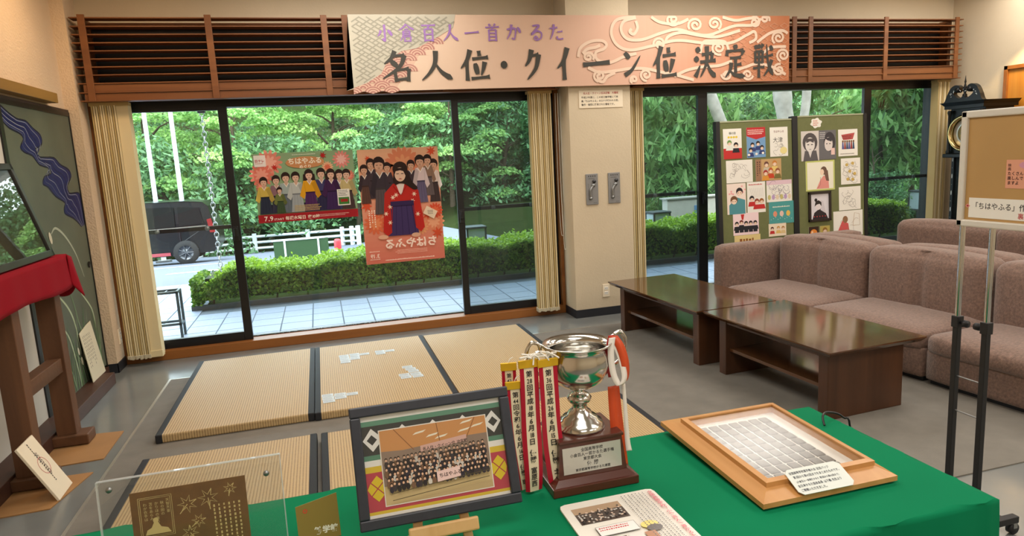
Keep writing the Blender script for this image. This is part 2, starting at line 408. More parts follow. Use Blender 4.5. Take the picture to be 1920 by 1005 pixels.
# ------------------------------------------------------------------ the room
YW = 6.0
struct(MB().box(-1.95, 6.95, -3.2, 6.2, -0.12, 0).build('floor', M_floor))
struct(MB().box(-1.95, 6.95, -3.2, 6.2, 3.0, 3.1).build('ceiling', M_ceil))
wl = MB().box(-1.95, -1.72, -3.2, 6.2, 0, 3.0); wl.box(-1.72, -1.63, 5.76, 6.0, 0, 3.0)
struct(wl.build('wall_left', M_wallL))
wb = MB().box(-1.95, -1.645, 6.0, 6.2, 0, 3.0); wb.box(2.165, 2.88, 6.0, 6.2, 0, 3.0); wb.box(6.6, 6.95, 6.0, 6.2, 0, 3.0)
wb.box(-1.645, 2.165, 6.0, 6.2, 2.08, 3.0); wb.box(2.88, 6.6, 6.0, 6.2, 2.08, 3.0)
struct(wb.build('wall_back', M_wall))
struct(MB().box(2.17, 2.757, 5.71, 6.0, 0, 3.0).build('wall_pillar', M_wall))
we = MB().box(-9, 14, 6.0, 6.2, 3.1, 6.5); we.box(-9, -1.95, 6.0, 6.2, -0.2, 3.1); we.box(6.95, 14, 6.0, 6.2, -0.2, 3.1)  # unseen upper and side walls, added to block sky light and reflections outdoors
struct(we.build('wall_exterior_added', mat('added_wall_tile', S(120, 104, 90), 0.7)))
struct(MB().box(6.7, 6.95, -3.2, 6.0, 0, 3.0).build('wall_right', M_wall))
struct(MB().box(-1.95, 6.95, -3.35, -3.2, 0, 3.0).build('wall_front', M_wall))
b = MB().box(-1.72, -1.624, 5.752, 5.76, 0, 0.075); b.box(-1.63, -1.622, 5.752, 6.0, 0, 0.075)
struct(b.build('baseboard_left', M_base))
b = MB().box(2.162, 2.765, 5.702, 5.71, 0, 0.075); b.box(2.162, 2.17, 5.71, 6.0, 0, 0.075); b.box(2.757, 2.765, 5.71, 6.0, 0, 0.075)
struct(b.build('baseboard_pillar', M_base))
struct(MB().box(6.69, 6.7, -3.2, 6.0, 0, 0.075).build('baseboard_right', M_base))
cp = MB().box(-1.18, 6.69, 2.18, 5.345, 0.0, 0.006).build('floor_carpet', M_carpet); struct(cp)
tr = MB().box(-1.195, -1.18, 1.2, 5.36, 0, 0.008); tr.box(-1.195, 2.16, 5.345, 5.357, 0, 0.007)
struct(tr.build('trim_1', mat('floor_trim', S(190, 188, 178), 0.3, metal=0.6)))
# wooden window surrounds
for i, (x0, x1) in enumerate(((-1.645, 2.165), (2.88, 6.6))):
    struct(MB().box(x0, x1, 5.975, 6.2, 0, 0.078).build('trim_%d' % (2 + i * 3), M_sill, bevel=0.004))
    struct(MB().box(x0, x0 + 0.03, 5.975, 6.12, 0.078, 2.08).build('trim_%d' % (3 + i * 3), M_sill))
    struct(MB().box(x1 - 0.03, x1, 5.975, 6.12, 0.078, 2.08).build('trim_%d' % (4 + i * 3), M_sill))

def window(n, x0, x1, posts, glassT, bars, handles):
    w = struct(thing('window_%d' % n, None, None, ((x0 + x1) / 2, 6.1, 0.078)))
    f = MB().box(x0, x1, 6.03, 6.17, 2.015, 2.08); f.box(x0, x0 + 0.045, 6.03, 6.17, 0.078, 2.08); f.box(x1 - 0.045, x1, 6.03, 6.17, 0.078, 2.08)
    f.box(x0, x1, 6.13, 6.17, 0.06, 0.088); f.build('frame', M_black, w)
    a, bb = posts
    for (p, q, sx0, sx1) in ((x0 + 0.045, a[0], a[0], a[1]), (bb[1], x1 - 0.045, bb[0], bb[1])):
        MB().box(sx0, sx1, 6.035, 6.075, 0.078, 2.03).build('stile', M_black, w, bevel=0.003)
        MB().box(p, q, 6.035, 6.075, 0.078, 0.152).build('bottom_rail', M_black, w)
        MB().box(p, q, 6.035, 6.075, 1.992, 2.03).build('top_rail', M_black, w)
    for (p, q, m, y) in ((x0 + 0.045, a[0], glassT[0], 6.055), (a[1] - 0.04, bb[0] + 0.04, glassT[1], 6.115), (bb[1], x1 - 0.045, glassT[2], 6.055)):
        MB().box(p, q, y, y + 0.005, 0.088, 2.02).build('pane', m, w)
    for (p, q) in bars:
        g = MB().box(p, q, 6.085, 6.10, 1.03, 1.062).build('guard_bar', M_black, w)
        for t in (0.33, 0.78):
            MB().lathe([(0, 0), (0.02, 0), (0.02, 0.012), (0, 0.014)], (p + (q - p) * t, 6.085, 1.046), 12, (0, -1, 0)).build('knob', M_steel, g)
    for (x, z) in handles:
        h = MB().box(x - 0.02, x + 0.02, 6.005, 6.035, z - 0.06, z + 0.06); h.box(x - 0.012, x + 0.012, 5.985, 6.01, z - 0.02, z + 0.05)
        h.build('latch', M_black, w, bevel=0.004)
    return w
window(1, -1.615, 2.135, ((-0.723, -0.655), (1.19, 1.25)), (M_glass, M_glass, M_glassT), ((-1.57, -0.73), (1.26, 2.08)), ((-0.69, 0.99), (1.22, 0.99)))
window(2, 2.91, 6.57, ((3.637, 3.74), (5.61, 5.70)), (M_glassT, M_glass, M_glassT), ((2.96, 3.63), (5.71, 6.52)), ((3.69, 0.99),))

# ------------------------------------------------------------------ vertical blinds drawn aside
M_tassel = mat('blind_weights', S(196, 186, 160), 0.7)
def blind(label, x0, x1, n, broad, seed, y0=5.865, y1=5.955):
    t = thing('vertical_blind', label, 'blind', ((x0 + x1) / 2, 5.91, 0.06), 0, 'vertical blinds drawn to the window sides')
    rg = random.Random(seed)
    MB().box(x0 - 0.01, x1 + 0.01, 5.87, 5.95, 2.035, 2.06).build('head_rail', M_cream2, t)
    xe = x1 - (0.08 if broad else 0)
    for i in range(n):
        x = x0 + (xe - x0) * (i + 0.5) / n; d = rg.uniform(-0.006, 0.006); m = M_cream if i % 3 else M_cream2
        w = (xe - x0) / n * 0.34
        ya, yb = y0 + rg.uniform(0, 0.012), y1
        vn_ = MB().hexa([(x - w, ya, 0.09), (x + w, ya, 0.09), (x + w + d, yb, 0.09), (x - w + d, yb, 0.09),
                   (x - w, ya, 2.04), (x + w, ya, 2.04), (x + w + d, yb, 2.04), (x - w + d, yb, 2.04)]); vn_ = vn_.build('vane', m, t)
        z = 0.055 + rg.uniform(0, 0.012)
        MB().box(x - w * 1.7, x + w * 1.7, ya - 0.004, yb, z, 0.092).build('weight', M_tassel, vn_, bevel=0.003)
    if broad:
        MB().hexa([(xe, y0 + 0.02, 0.075), (x1, y0 + 0.02, 0.075), (x1 + 0.008, y1, 0.075), (xe + 0.008, y1, 0.075),
                   (xe, y0 + 0.02, 2.04), (x1, y0 + 0.02, 2.04), (x1 + 0.008, y1, 2.04), (xe + 0.008, y1, 2.04)]).build('vane', M_cream, t)
        MB().box(xe - 0.004, x1 + 0.006, y0 + 0.012, y1, 0.06, 0.115).build('weight', M_cream, t, bevel=0.004)
    return t
blind('cream vertical blind bunched beside the painted sliding door', -1.585, -1.335, 11, True, 1)
bt = blind('cream vertical blind bunched left of the pillar, beside two pull cords', 1.86, 2.062, 11, False, 2)
for dx, zl in ((0.075, 0.75), (0.10, 0.62)):
    pts = spline([(2.05 + dx, 5.93, 2.04), (2.045 + dx, 5.93, 1.2), (2.05 + dx, 5.92, zl + 0.06), (2.065 + dx, 5.92, zl), (2.075 + dx, 5.92, zl + 0.06), (2.072 + dx, 5.93, 1.2), (2.07 + dx, 5.93, 2.04)], 5)
    MB().tube(pts, 0.003, 5).build('pull_cord', M_paper, bt)
blind('narrow cream vertical blind bunched right of the pillar', 2.80, 2.968, 8, False, 3)
blind('cream vertical blind bunched behind the tall black clock', 6.40, 6.56, 8, False, 4)

# ------------------------------------------------------------------ slatted wooden screens over the windows
ZS = [2.653, 2.592, 2.535, 2.477, 2.42, 2.363, 2.306, 2.249, 2.189, 2.124, 2.065]
def lattice(label, x0, x1, posts):
    t = thing('lattice_screen', label, 'lattice', ((x0 + x1) / 2, 5.85, 2.06), 0, 'wooden lattice screens above the windows')
    for z in ZS: MB().box(x0, x1, 5.775, 5.885, z - 0.004, z + 0.004).build('slat', M_lattice, t)
    MB().box(x0 + 0.06, x1 - 0.06, 5.93, 5.945, 2.60, 2.645).build('top_board', M_lattice, t)
    MB().box(x0 + 0.03, x1 - 0.03, 5.786, 5.80, 2.130, 2.183).build('bottom_board', M_lattice, t)
    MB().box(x0 + 0.03, x1 - 0.03, 5.786, 5.80, 2.070, 2.118).build('bottom_board', M_lattice, t)
    for p in posts: MB().box(p - 0.024, p + 0.024, 5.770, 5.786, 2.06, 2.675).build('post', M_lattice, t, bevel=0.002)
    for p in (x0 + 0.06, x1 - 0.06): MB().box(p - 0.022, p + 0.022, 5.88, 5.995, 2.07, 2.66).build('end_post', M_lattice, t)
    MB().box(x0 + 0.09, x1 - 0.09, 5.975, 5.998, 2.08, 2.645).build('backing', M_dark, t)
lattice('slatted wooden screen reaching from the left wall to behind the banner', -1.615, 2.11, (-1.535, -0.685, 0.163, 0.325, 1.1, 2.0))
lattice('slatted wooden screen above the right window beside the clock', 2.82, 6.59, (2.95, 3.75, 4.53, 4.715, 5.61, 6.51))

# ------------------------------------------------------------------ banner
BX0, BX1, BZ0, BZ1, BY = 0.341, 4.378, 2.070, 2.656, 5.655
BW, BH = BX1 - BX0, BZ1 - BZ0
ban = thing('banner', 'long pink banner board with brush lettering hung across both windows', 'banner', ((BX0 + BX1) / 2, BY, BZ0))
seams = [0, BW * 0.33, BW * 0.755, BW]
for i in range(3):
    MB().box(BX0 + seams[i] + 0.0008, BX0 + seams[i + 1] - 0.0008, BY, BY + 0.018, BZ0, BZ1).build('panel', M_pink, ban)
P = Print(BW, BH); P.eps = 0.000012
def mixc(a, b, t): return tuple(a[i] * (1 - t) + b[i] * t for i in range(4))
cA, cB, cC = S(216, 194, 170), S(214, 170, 146), S(190, 116, 74)
for i in range(60):
    t = (i + 0.5) / 60; c = mixc(cA, cB, min(1, t / 0.6)) if t < 0.6 else mixc(cB, cC, (t - 0.6) / 0.4)
    P.rect(BW * i / 60, 0, BW * (i + 1) / 60, BH, c); P.k = 1
def px(x, y): # rough banner coordinates of the left ornament
    return ((x - 650.7 - (y - 27.5) * 0.084) * 0.00462, BH - (y - 27.5) * 0.00408)
edge1 = [px(*p) for p in ((836, 27), (833, 52), (807, 69), (769, 91), (743, 96), (719, 115), (709, 138), (685, 155), (651, 169))]
edge2 = [px(*p) for p in ((836, 27), (833, 52), (806, 74), (800, 84), (774, 105), (764, 124), (743, 153), (733, 171))]
P.k = 2
cw = S(208, 174, 152)
P.poly([(0, 0), (0, BH)] + [(a, b) for a, b in edge2], cw)
def inside(pt, poly):
    x, y = pt; r = False
    for i in range(len(poly)):
        x1, y1 = poly[i]; x2, y2 = poly[i - 1]
        if (y1 > y) != (y2 > y) and x < (x2 - x1) * (y - y1) / (y2 - y1) + x1: r = not r
    return r
reg1 = [(0, 0.0), (0, BH)] + edge1; reg2 = [(0, 0), (0, BH)] + edge2
for row in range(14, -1, -1):                 # overlapping wave scales
    for k in range(-1, 14):
        cx = k * 0.15 + (row % 2) * 0.075; cy = -0.02 + row * 0.042
        if not inside((cx, min(max(cy + 0.03, 0.004), BH - 0.01)), reg2): continue
        a0, a1 = 0, PI
        if cy < 0: a0, a1 = 0.35, PI - 0.35
        if cx < 0.075: a0, a1 = (0.3 if cy < 0 else 0), PI / 2
        if cx + 0.075 > 0.95 or cy + 0.075 > BH: continue
        for q, (r0, r1, c) in enumerate(((0.0, 0.075, cw), (0.058, 0.070, S(172, 120, 110)), (0.037, 0.048, S(172, 120, 110)), (0.012, 0.026, S(172, 120, 110)))):
            P.ring(cx, cy, r0, r1, c, a0, a1, 9, 0.82); 
P.poly([(0.002, 0.02), (0.002, BH)] + edge1, S(184, 178, 160))
cs = S(152, 148, 132); kk = P.k
for i in range(-24, 40):                       # woven fret pattern
    for j in range(-24, 40):
        ux, uy = math.cos(0.55), math.sin(0.55); s_ = 0.034
        x = (i + j) * s_ * ux; y = (i - j) * s_ * uy + 0.3
        if (i + 2 * j) % 4 in (0, 1): dx, dy = ux, uy
        else: dx, dy = ux, -uy
        L = s_ * 1.1
        q = [(x - dx * L, y - dy * L), (x + dx * L, y + dy * L)]
        if all(inside(p, reg1) and 0.01 < p[1] < BH - 0.008 and p[0] > 0.008 for p in q): P.line(q, 0.010, cs)
def bu(cx, cy):   # ornament traced on a 1675-wide sheet laid over the right half of the banner
    p = 1000 + cx / 3.35
    u = 1.503 + (p - 1000) * 0.005 if p < 1246 else 2.733 + (p - 1246) * 0.00553
    top, bot = 78 + cx * 0.009, 548 - cx * 0.024
    return (min(max(u, 0.012), BW - 0.014), min(max(BH * (1 - (cy - top) / (bot - top)), 0.014), BH - 0.014))
cl, cl2 = S(226, 198, 174), S(204, 150, 116)
for r in range(9):                              # fine lozenge ground at the right end
    for k in range(6):
        x = BW - 0.06 - k * 0.11; y = 0.04 + r * 0.065
        if y + 0.03 < BH and y - 0.03 > 0: P.line([(x - 0.045, y), (x, y + 0.026), (x + 0.045, y), (x, y - 0.026), (x - 0.045, y)], 0.006, cl2)
for pts in (((640, 88), (520, 112), (482, 190), (515, 272), (600, 308), (740, 282), (900, 247), (1080, 266), (1230, 264), (1330, 216), (1382, 192), (1392, 238), (1350, 264)),
            ((642, 100), (565, 122), (545, 180), (585, 236), (680, 240), (800, 200), (900, 176), (1000, 203), (1100, 212), (1250, 156), (1370, 150), (1425, 110)),
            ((830, 260), (850, 220), (930, 196), (1040, 216), (1150, 224), (1290, 184)), ((640, 120), (650, 165), (625, 205), (600, 190), (612, 170)),
            ((272, 352), (288, 292), (350, 252), (420, 246), (450, 270), (432, 300), (382, 322), (392, 372), (470, 388), (560, 350), (640, 330)), ((300, 330), (330, 300), (380, 290), (410, 275)),
            ((330, 420), (400, 452), (520, 440), (600, 428), (700, 430), (800, 452), (900, 474), (1000, 505)), ((380, 500), (420, 515), (450, 480), (500, 455)),
            ((1400, 262), (1480, 204), (1560, 186), (1600, 204)), ((880, 480), (960, 440), (1050, 420), (1160, 410), (1240, 380)), ((1180, 470), (1270, 440), (1330, 420), (1400, 400), (1500, 420), (1590, 470)),
            ((1040, 330), (1060, 260), (1110, 250), (1150, 250), (1200, 262), (1220, 320)), ((1440, 330), (1480, 300), (1530, 290), (1590, 290)), ((740, 90), (800, 130), (900, 140), (970, 110)), ((1180, 90), (1260, 120), (1330, 110), (1400, 90))):
    P.line([(a, b_) for a, b_ in spline([bu(*p) for p in pts], 6)], 0.026, cl)
for (x, y, r, tn, a0, sg) in ((875, 112, 42, 1.6, 0.4, 1), (1012, 148, 46, 1.7, 2.5, 1), (1130, 140, 44, 1.7, 1.0, -1), (1385, 132, 36, 1.6, 4.0, 1), (1452, 112, 30, 1.5, 0.5, -1), (790, 268, 40, 1.7, 3.0, 1), (1155, 296, 46, 1.8, 1.2, 1), (1540, 232, 44, 1.7, 2.2, 1),
                              (1572, 344, 44, 1.8, 2.0, 1), (335, 352, 34, 1.6, 0.6, -1), (400, 476, 38, 1.6, 1.8, 1), (700, 470, 40, 1.6, 1.5, 1), (1205, 470, 34, 1.5, 3.2, -1), (1340, 470, 36, 1.6, 0.2, 1), (1545, 440, 40, 1.6, 5.0, -1), (620, 500, 26, 1.4, 2.0, 1)):
    P.line([bu(x + r * (1 - 0.86 * t) * math.cos(a0 + sg * tn * 2 * PI * t), y + r * (1 - 0.86 * t) * math.sin(a0 + sg * tn * 2 * PI * t)) for t in [i / 24 for i in range(25)]], 0.022, cl)
P.k += 2
row1 = [('小', 720.8), ('倉', 761.8), ('百', 803), ('人', 844), ('一', 884), ('首', 922.8), ('か', 963), ('る', 1005), ('た', 1042.6)]
U1 = [0.277, 0.45, 0.627, 0.806, 0.983, 1.158, 1.338, 1.539, 1.718]
for (ch, _), u in zip(row1, U1): brush(P, ch, u - 0.066 + 0.0, BH - 0.212, 0.132, 0.142, S(150, 112, 172), 0.125)
U2 = [('名', 0.354, 0.25), ('人', 0.673, 0.27), ('位', 0.994, 0.25), ('・', 1.244, 0.2), ('ク', 1.503, 0.16), ('イ', 1.774, 0.13), ('ー', 2.076, 0.26), ('ン', 2.415, 0.18), ('位', 2.733, 0.24), ('決', 3.142, 0.22), ('定', 3.451, 0.22), ('戦', 3.75, 0.22)]
for i, (ch, u, w) in enumerate(U2):
    h = 0.25 + 0.058 * i / 11; v0 = 0.063 - 0.033 * i / 11
    if ch in 'ーン': h *= 0.85; v0 += 0.02
    brush(P, ch, u - w / 2, v0, w, h, S(66, 64, 58), 0.135)
P.build('lettering', M_print, ban, (BX0, BY, BZ0), (1, 0, 0), (0, 0, 1))

# ------------------------------------------------------------------ posters on the glass
skin, hairc = S(232, 190, 165), S(52, 36, 32)
def figure(P, x, y, h, robe, skirt, w=0.34, hair=hairc, collar=S(245, 238, 228), long=False, sk=skin):
    """a small printed figure: x centre, y foot line, h height"""
    hr = h * 0.115; top = y + h
    if long: P.poly([(x - hr * 1.15, top - hr), (x + hr * 1.15, top - hr), (x + hr * 1.3, top - h * 0.42), (x - hr * 1.3, top - h * 0.42)], hair)
    P.poly([(x - w * h * 0.34, top - h * 0.27), (x + w * h * 0.34, top - h * 0.27), (x + w * h * 0.62, top - h * 0.62), (x + w * h * 0.40, top - h * 0.70), (x + w * h * 0.28, top - h * 0.60),
            (x - w * h * 0.28, top - h * 0.60), (x - w * h * 0.40, top - h * 0.70), (x - w * h * 0.62, top - h * 0.62)], robe)
    P.poly([(x - w * h * 0.27, top - h * 0.55), (x + w * h * 0.27, top - h * 0.55), (x + w * h * 0.42, y), (x - w * h * 0.42, y)], skirt)
    P.poly([(x - hr * 0.30, top - h * 0.20), (x + hr * 0.30, top - h * 0.20), (x + hr * 0.42, top - h * 0.275), (x, top - h * 0.345), (x - hr * 0.42, top - h * 0.275)], tuple(c * 0.82 for c in sk[:3]) + (1,))
    P.line([(x - hr * 0.50, top - h * 0.262), (x + hr * 0.06, top - h * 0.37)], h * 0.014, collar); P.line([(x + hr * 0.50, top - h * 0.262), (x - hr * 0.02, top - h * 0.355)], h * 0.014, collar)
    dk_ = tuple(c * 0.72 for c in robe[:3]) + (1,)
    P.poly([(x + w * h * 0.10, top - h * 0.34), (x + w * h * 0.34, top - h * 0.27), (x + w * h * 0.62, top - h * 0.62), (x + w * h * 0.40, top - h * 0.70), (x + w * h * 0.28, top - h * 0.55)], dk_)
    P.line([(x - w * h * 0.30, top - h * 0.30), (x - w * h * 0.28, top - h * 0.58)], h * 0.008, dk_)
    P.rect(x - w * h * 0.28, top - h * 0.57, x + w * h * 0.28, top - h * 0.535, tuple(c * 0.5 for c in skirt[:3]) + (1,))
    for q in (-0.15, 0.0, 0.15): P.line([(x + q * w * h, top - h * 0.58), (x + q * 1.6 * w * h, y)], h * 0.006, tuple(c * 0.6 for c in skirt[:3]) + (1,))
    P.ell(x, top - hr * 0.95, hr * 0.92, hr * 1.02, hair); P.ell(x, top - hr * 1.32, hr * 0.68, hr * 0.78, sk)
    P.poly([(x - hr * 0.82, top - hr * 0.42), (x + hr * 0.82, top - hr * 0.42), (x + hr * 0.72, top - hr * 1.25), (x + hr * 0.52, top - hr * 0.88), (x - hr * 0.1, top - hr * 0.80), (x - hr * 0.55, top - hr * 0.95), (x - hr * 0.72, top - hr * 1.3)], hair)
    P.ell(x, top - hr * 1.95, hr * 0.30, hr * 0.10, tuple(c * 0.8 for c in sk[:3]) + (1,))
    P.rects([(x - hr * 0.42, top - hr * 1.30, x - hr * 0.15, top - hr * 1.20), (x + hr * 0.15, top - hr * 1.30, x + hr * 0.42, top - hr * 1.20), (x - hr * 0.16, top - hr * 1.74, x + hr * 0.16, top - hr * 1.66)], S(120, 66, 58))
def flower(P, x, y, r, col, col2, n=14):
    for k in range(n):
        a = 2 * PI * k / n; P.ell(x + r * 0.6 * math.cos(a), y + r * 0.6 * math.sin(a), r * 0.42, r * 0.15, col, 8, a)
    for k in range(9):
        a = 2 * PI * k / 9 + 0.2; P.ell(x + r * 0.3 * math.cos(a), y + r * 0.3 * math.sin(a), r * 0.3, r * 0.12, col2, 8, a)
def leaf(P, x, y, r, col, rot=0):
    pts = []
    for k in range(14):
        a = rot + 2 * PI * k / 14; q = r * (1.0 if k % 2 == 0 else 0.38) * (0.8 if k in (6, 8) else 1); pts.append((x + q * math.cos(a), y + q * math.sin(a)))
    P.poly(pts, col)

PW, PH = 0.822, 0.577
PY = 6.100
po = thing('poster', 'landscape drama poster of people in kimono taped to the window glass', 'poster', (-0.098, PY, 1.054))
MB().box(-0.509, -0.509 + PW, PY, PY + 0.002, 1.054, 1.054 + PH).build('sheet', M_paper, po)
P = Print(PW, PH)
P.rect(0, 0, PW, PH, S(150, 178, 138))
for (x, y, r, c1, c2) in ((0.13, 0.50, 0.11, S(240, 150, 130), S(250, 190, 170)), (0.06, 0.40, 0.10, S(236, 130, 110), S(246, 170, 150)), (0.72, 0.50, 0.075, S(240, 150, 140), S(250, 200, 190)), (0.60, 0.44, 0.05, S(246, 190, 150), S(230, 120, 90)),
                          (0.77, 0.36, 0.05, S(236, 130, 110), S(246, 170, 150)), (0.05, 0.30, 0.045, S(236, 140, 120), S(246, 170, 150))): flower(P, x, y, r, c1, c2)
leaf(P, 0.57, 0.54, 0.035, S(190, 40, 40), 0.3); leaf(P, 0.17, 0.46, 0.03, S(196, 50, 40), 1)
P.rect(0.012, 0.47, 0.105, 0.565, S(250, 248, 244)); P.text('日テレ', 0.018, 0.508, 0.026, S(190, 40, 50), bold=0.03); P.scribble(0.022, 0.492, 0.09, 0.502, 1, S(200, 90, 90))
P.ell(0.42, 0.49, 0.16, 0.05, S(214, 150, 100)); P.text('ちはやふる', 0.42, 0.482, 0.056, S(255, 246, 226), bold=0.03, align='c'); P.text('めぐり', 0.42, 0.441, 0.034, S(255, 246, 226), bold=0.02, align='c')
P.scribble(0.32, 0.55, 0.52, 0.562, 1, S(240, 240, 226))
P.poly([(0.03, 0.075), (PW - 0.02, 0.075), (PW - 0.02, 0.15), (0.03, 0.15)], S(44, 40, 56))
for (x, h, robe, sk_, lg) in ((0.17, 0.32, S(150, 110, 120), S(60, 60, 80), 0), (0.25, 0.34, S(170, 184, 182), S(110, 120, 130), 0), (0.54, 0.36, S(70, 66, 110), S(50, 46, 80), 0), (0.69, 0.34, S(160, 170, 180), S(60, 70, 110), 0), (0.75, 0.34, S(206, 186, 130), S(80, 60, 60), 0),
                               (0.07, 0.31, S(216, 188, 90), S(50, 56, 76), 0), (0.33, 0.34, S(196, 200, 196), S(170, 176, 180), 0), (0.62, 0.35, S(70, 36, 80), S(66, 40, 90), 1), (0.44, 0.355, S(232, 168, 36), S(84, 44, 96), 1), (0.19, 0.22, S(120, 130, 70), S(70, 90, 60), 0)):
    figure(P, x, 0.075, h, robe, sk_, 0.40, long=bool(lg))
P.rect(0.66, 0.105, 0.765, 0.245, S(244, 240, 230)); P.scribble(0.67, 0.185, 0.755, 0.24, 4, S(110, 110, 110)); P.rect(0.668, 0.115, 0.757, 0.175, S(70, 130, 60)); P.rect(0.685, 0.135, 0.745, 0.16, S(170, 50, 40))
P.scribble(0.30, 0.08, 0.52, 0.135, 5, S(226, 196, 120), seed=4)
P.rect(0, 0, PW, 0.068, S(172, 36, 44))
P.text('7.9', 0.045, 0.015, 0.055, S(255, 248, 236), bold=0.02); P.text('START', 0.125, 0.016, 0.024, S(255, 248, 236), bold=0.02); P.text('毎週水曜日 夜10時', 0.215, 0.016, 0.034, S(255, 246, 226), bold=0.02)
P.scribble(0.47, 0.02, 0.76, 0.045, 2, S(240, 200, 190))
P.build('print', M_backlit, po, (-0.509, PY, 1.054), (1, 0, 0), (0, 0, 1))
for (x, z) in ((-0.50, 1.06), (-0.10, 1.06), (0.30, 1.06), (-0.50, 1.625), (0.30, 1.625)):
    MB().lathe([(0, 0), (0.007, 0), (0.007, 0.003), (0, 0.004)], (x, PY - 0.001, z), 10, (0, -1, 0)).build('sucker', M_clear, po)

QW, QH = 0.706, 1.008
po = thing('poster', 'tall coral film poster seen from behind with mirrored lettering on the window glass', 'poster', (0.70, PY, 0.617))
MB().box(0.348, 0.348 + QW, PY, PY + 0.002, 0.617, 0.617 + QH).build('sheet', M_paper, po)
P = Print(QW, QH, mirror=True)
for i in range(20):
    P.rect(0, QH * i / 20, QW, QH * (i + 1) / 20, mixc(S(226, 132, 112), S(240, 190, 154), i / 19)); P.k = 1
flower(P, 0.32, 0.86, 0.16, S(232, 146, 108), S(240, 168, 124), 18); flower(P, 0.08, 0.34, 0.10, S(236, 150, 110), S(246, 180, 140)); flower(P, 0.20, 0.30, 0.07, S(240, 170, 120), S(250, 200, 150))
flower(P, 0.60, 0.36, 0.10, S(232, 120, 80), S(240, 150, 100)); flower(P, 0.06, 0.44, 0.07, S(226, 90, 60), S(236, 120, 80))
for (x, y, r) in ((0.06, 0.97, 0.05), (0.13, 0.41, 0.06), (0.05, 0.24, 0.06), (0.62, 0.93, 0.03), (0.66, 0.52, 0.06)): leaf(P, x, y, r, S(224, 92, 58), x * 9)
dk = S(72, 58, 64)
for (x, y, h, robe, sk_) in ((0.05, 0.52, 0.38, S(232, 216, 206), S(74, 60, 60)), (0.10, 0.58, 0.36, S(150, 120, 100), S(110, 96, 96)), (0.25, 0.56, 0.34, dk, dk), (0.46, 0.56, 0.33, dk, dk), (0.60, 0.58, 0.35, dk, dk), (0.66, 0.54, 0.34, dk, S(100, 70, 60)),
                              (0.17, 0.52, 0.42, S(226, 206, 206), S(110, 100, 130)), (0.53, 0.44, 0.50, S(66, 56, 64), S(96, 84, 86))):
    figure(P, x, y, h, robe, sk_, 0.30, sk=S(226, 176, 146))
# kneeling figure in a red kimono, leaning forward on both hands
red, nav = S(200, 48, 40), S(72, 56, 104)
P.poly([(0.22, 0.24), (0.50, 0.24), (0.48, 0.54), (0.25, 0.54)], nav)
for k in range(5): P.line([(0.27 + k * 0.045, 0.53), (0.25 + k * 0.058, 0.245)], 0.005, S(54, 40, 84)); P.k -= 1
P.k += 1
P.poly([(0.28, 0.70), (0.42, 0.70), (0.50, 0.62), (0.535, 0.28), (0.50, 0.24), (0.46, 0.27), (0.455, 0.52), (0.25, 0.52), (0.245, 0.30), (0.20, 0.26), (0.165, 0.30), (0.20, 0.63)], red)
P.poly([(0.31, 0.72), (0.40, 0.72), (0.365, 0.60), (0.35, 0.60)], S(240, 226, 216))
P.ell(0.54, 0.235, 0.045, 0.02, S(232, 186, 156)); P.ell(0.25, 0.235, 0.04, 0.02, S(232, 186, 156))
for (x, y) in ((0.43, 0.58), (0.40, 0.60), (0.46, 0.50), (0.24, 0.60), (0.22, 0.42), (0.47, 0.36), (0.26, 0.54), (0.50, 0.44)): flower(P, x, y, 0.022, S(244, 200, 180), S(250, 226, 200), 6)
P.poly(spline([(0.40, 0.82), (0.415, 0.74), (0.40, 0.69), (0.36, 0.70), (0.31, 0.69), (0.24, 0.64), (0.205, 0.655), (0.255, 0.72), (0.285, 0.82)], 4), hairc)
P.ell(0.348, 0.825, 0.066, 0.066, hairc, 20); P.ell(0.352, 0.778, 0.048, 0.062, S(240, 202, 176), 20)
P.poly([(0.293, 0.835), (0.41, 0.835), (0.403, 0.77), (0.388, 0.808), (0.35, 0.815), (0.322, 0.806), (0.302, 0.76)], hairc)
P.ell(0.352, 0.735, 0.018, 0.008, S(226, 178, 152)); P.rects([(0.320, 0.782, 0.342, 0.788), (0.362, 0.782, 0.384, 0.788)], S(70, 44, 42)); P.ell(0.352, 0.742, 0.012, 0.004, S(190, 90, 84)); P.line([(0.353, 0.78), (0.356, 0.757)], 0.002, S(214, 166, 140))
P.line([(0.44, 0.50), (0.46, 0.32)], 0.006, S(160, 34, 32)); P.line([(0.26, 0.50), (0.245, 0.32)], 0.006, S(160, 34, 32)); P.line([(0.355, 0.60), (0.30, 0.68)], 0.005, S(160, 34, 32)); P.line([(0.36, 0.60), (0.42, 0.68)], 0.005, S(160, 34, 32))
P.rect(0.25, 0.505, 0.455, 0.545, S(60, 44, 88))
P.text('ちはやふる', 0.30, 0.135, 0.095, S(255, 240, 226), bold=0.035, align='c')
P.scribble(0.16, 0.075, 0.46, 0.115, 3, S(252, 206, 186), seed=9); P.scribble(0.10, 0.018, 0.56, 0.038, 1, S(255, 236, 220))
P.text('3.19', 0.585, 0.055, 0.05, S(255, 240, 226), bold=0.02); P.scribble(0.585, 0.035, 0.68, 0.05, 1, S(255, 236, 220)); P.scribble(0.585, 0.105, 0.68, 0.12, 1, S(255, 236, 220))
P.scribble(0.59, 0.30, 0.66, 0.48, 3, S(255, 236, 220), vert=True)
P.line([(0.06, 0.40), (0.155, 0.455)], 0.075, S(240, 228, 200)); P.scribble(0.085, 0.41, 0.135, 0.45, 3, S(120, 110, 100))
P.build('print', M_backlit, po, (0.348, PY, 0.617), (1, 0, 0), (0, 0, 1))
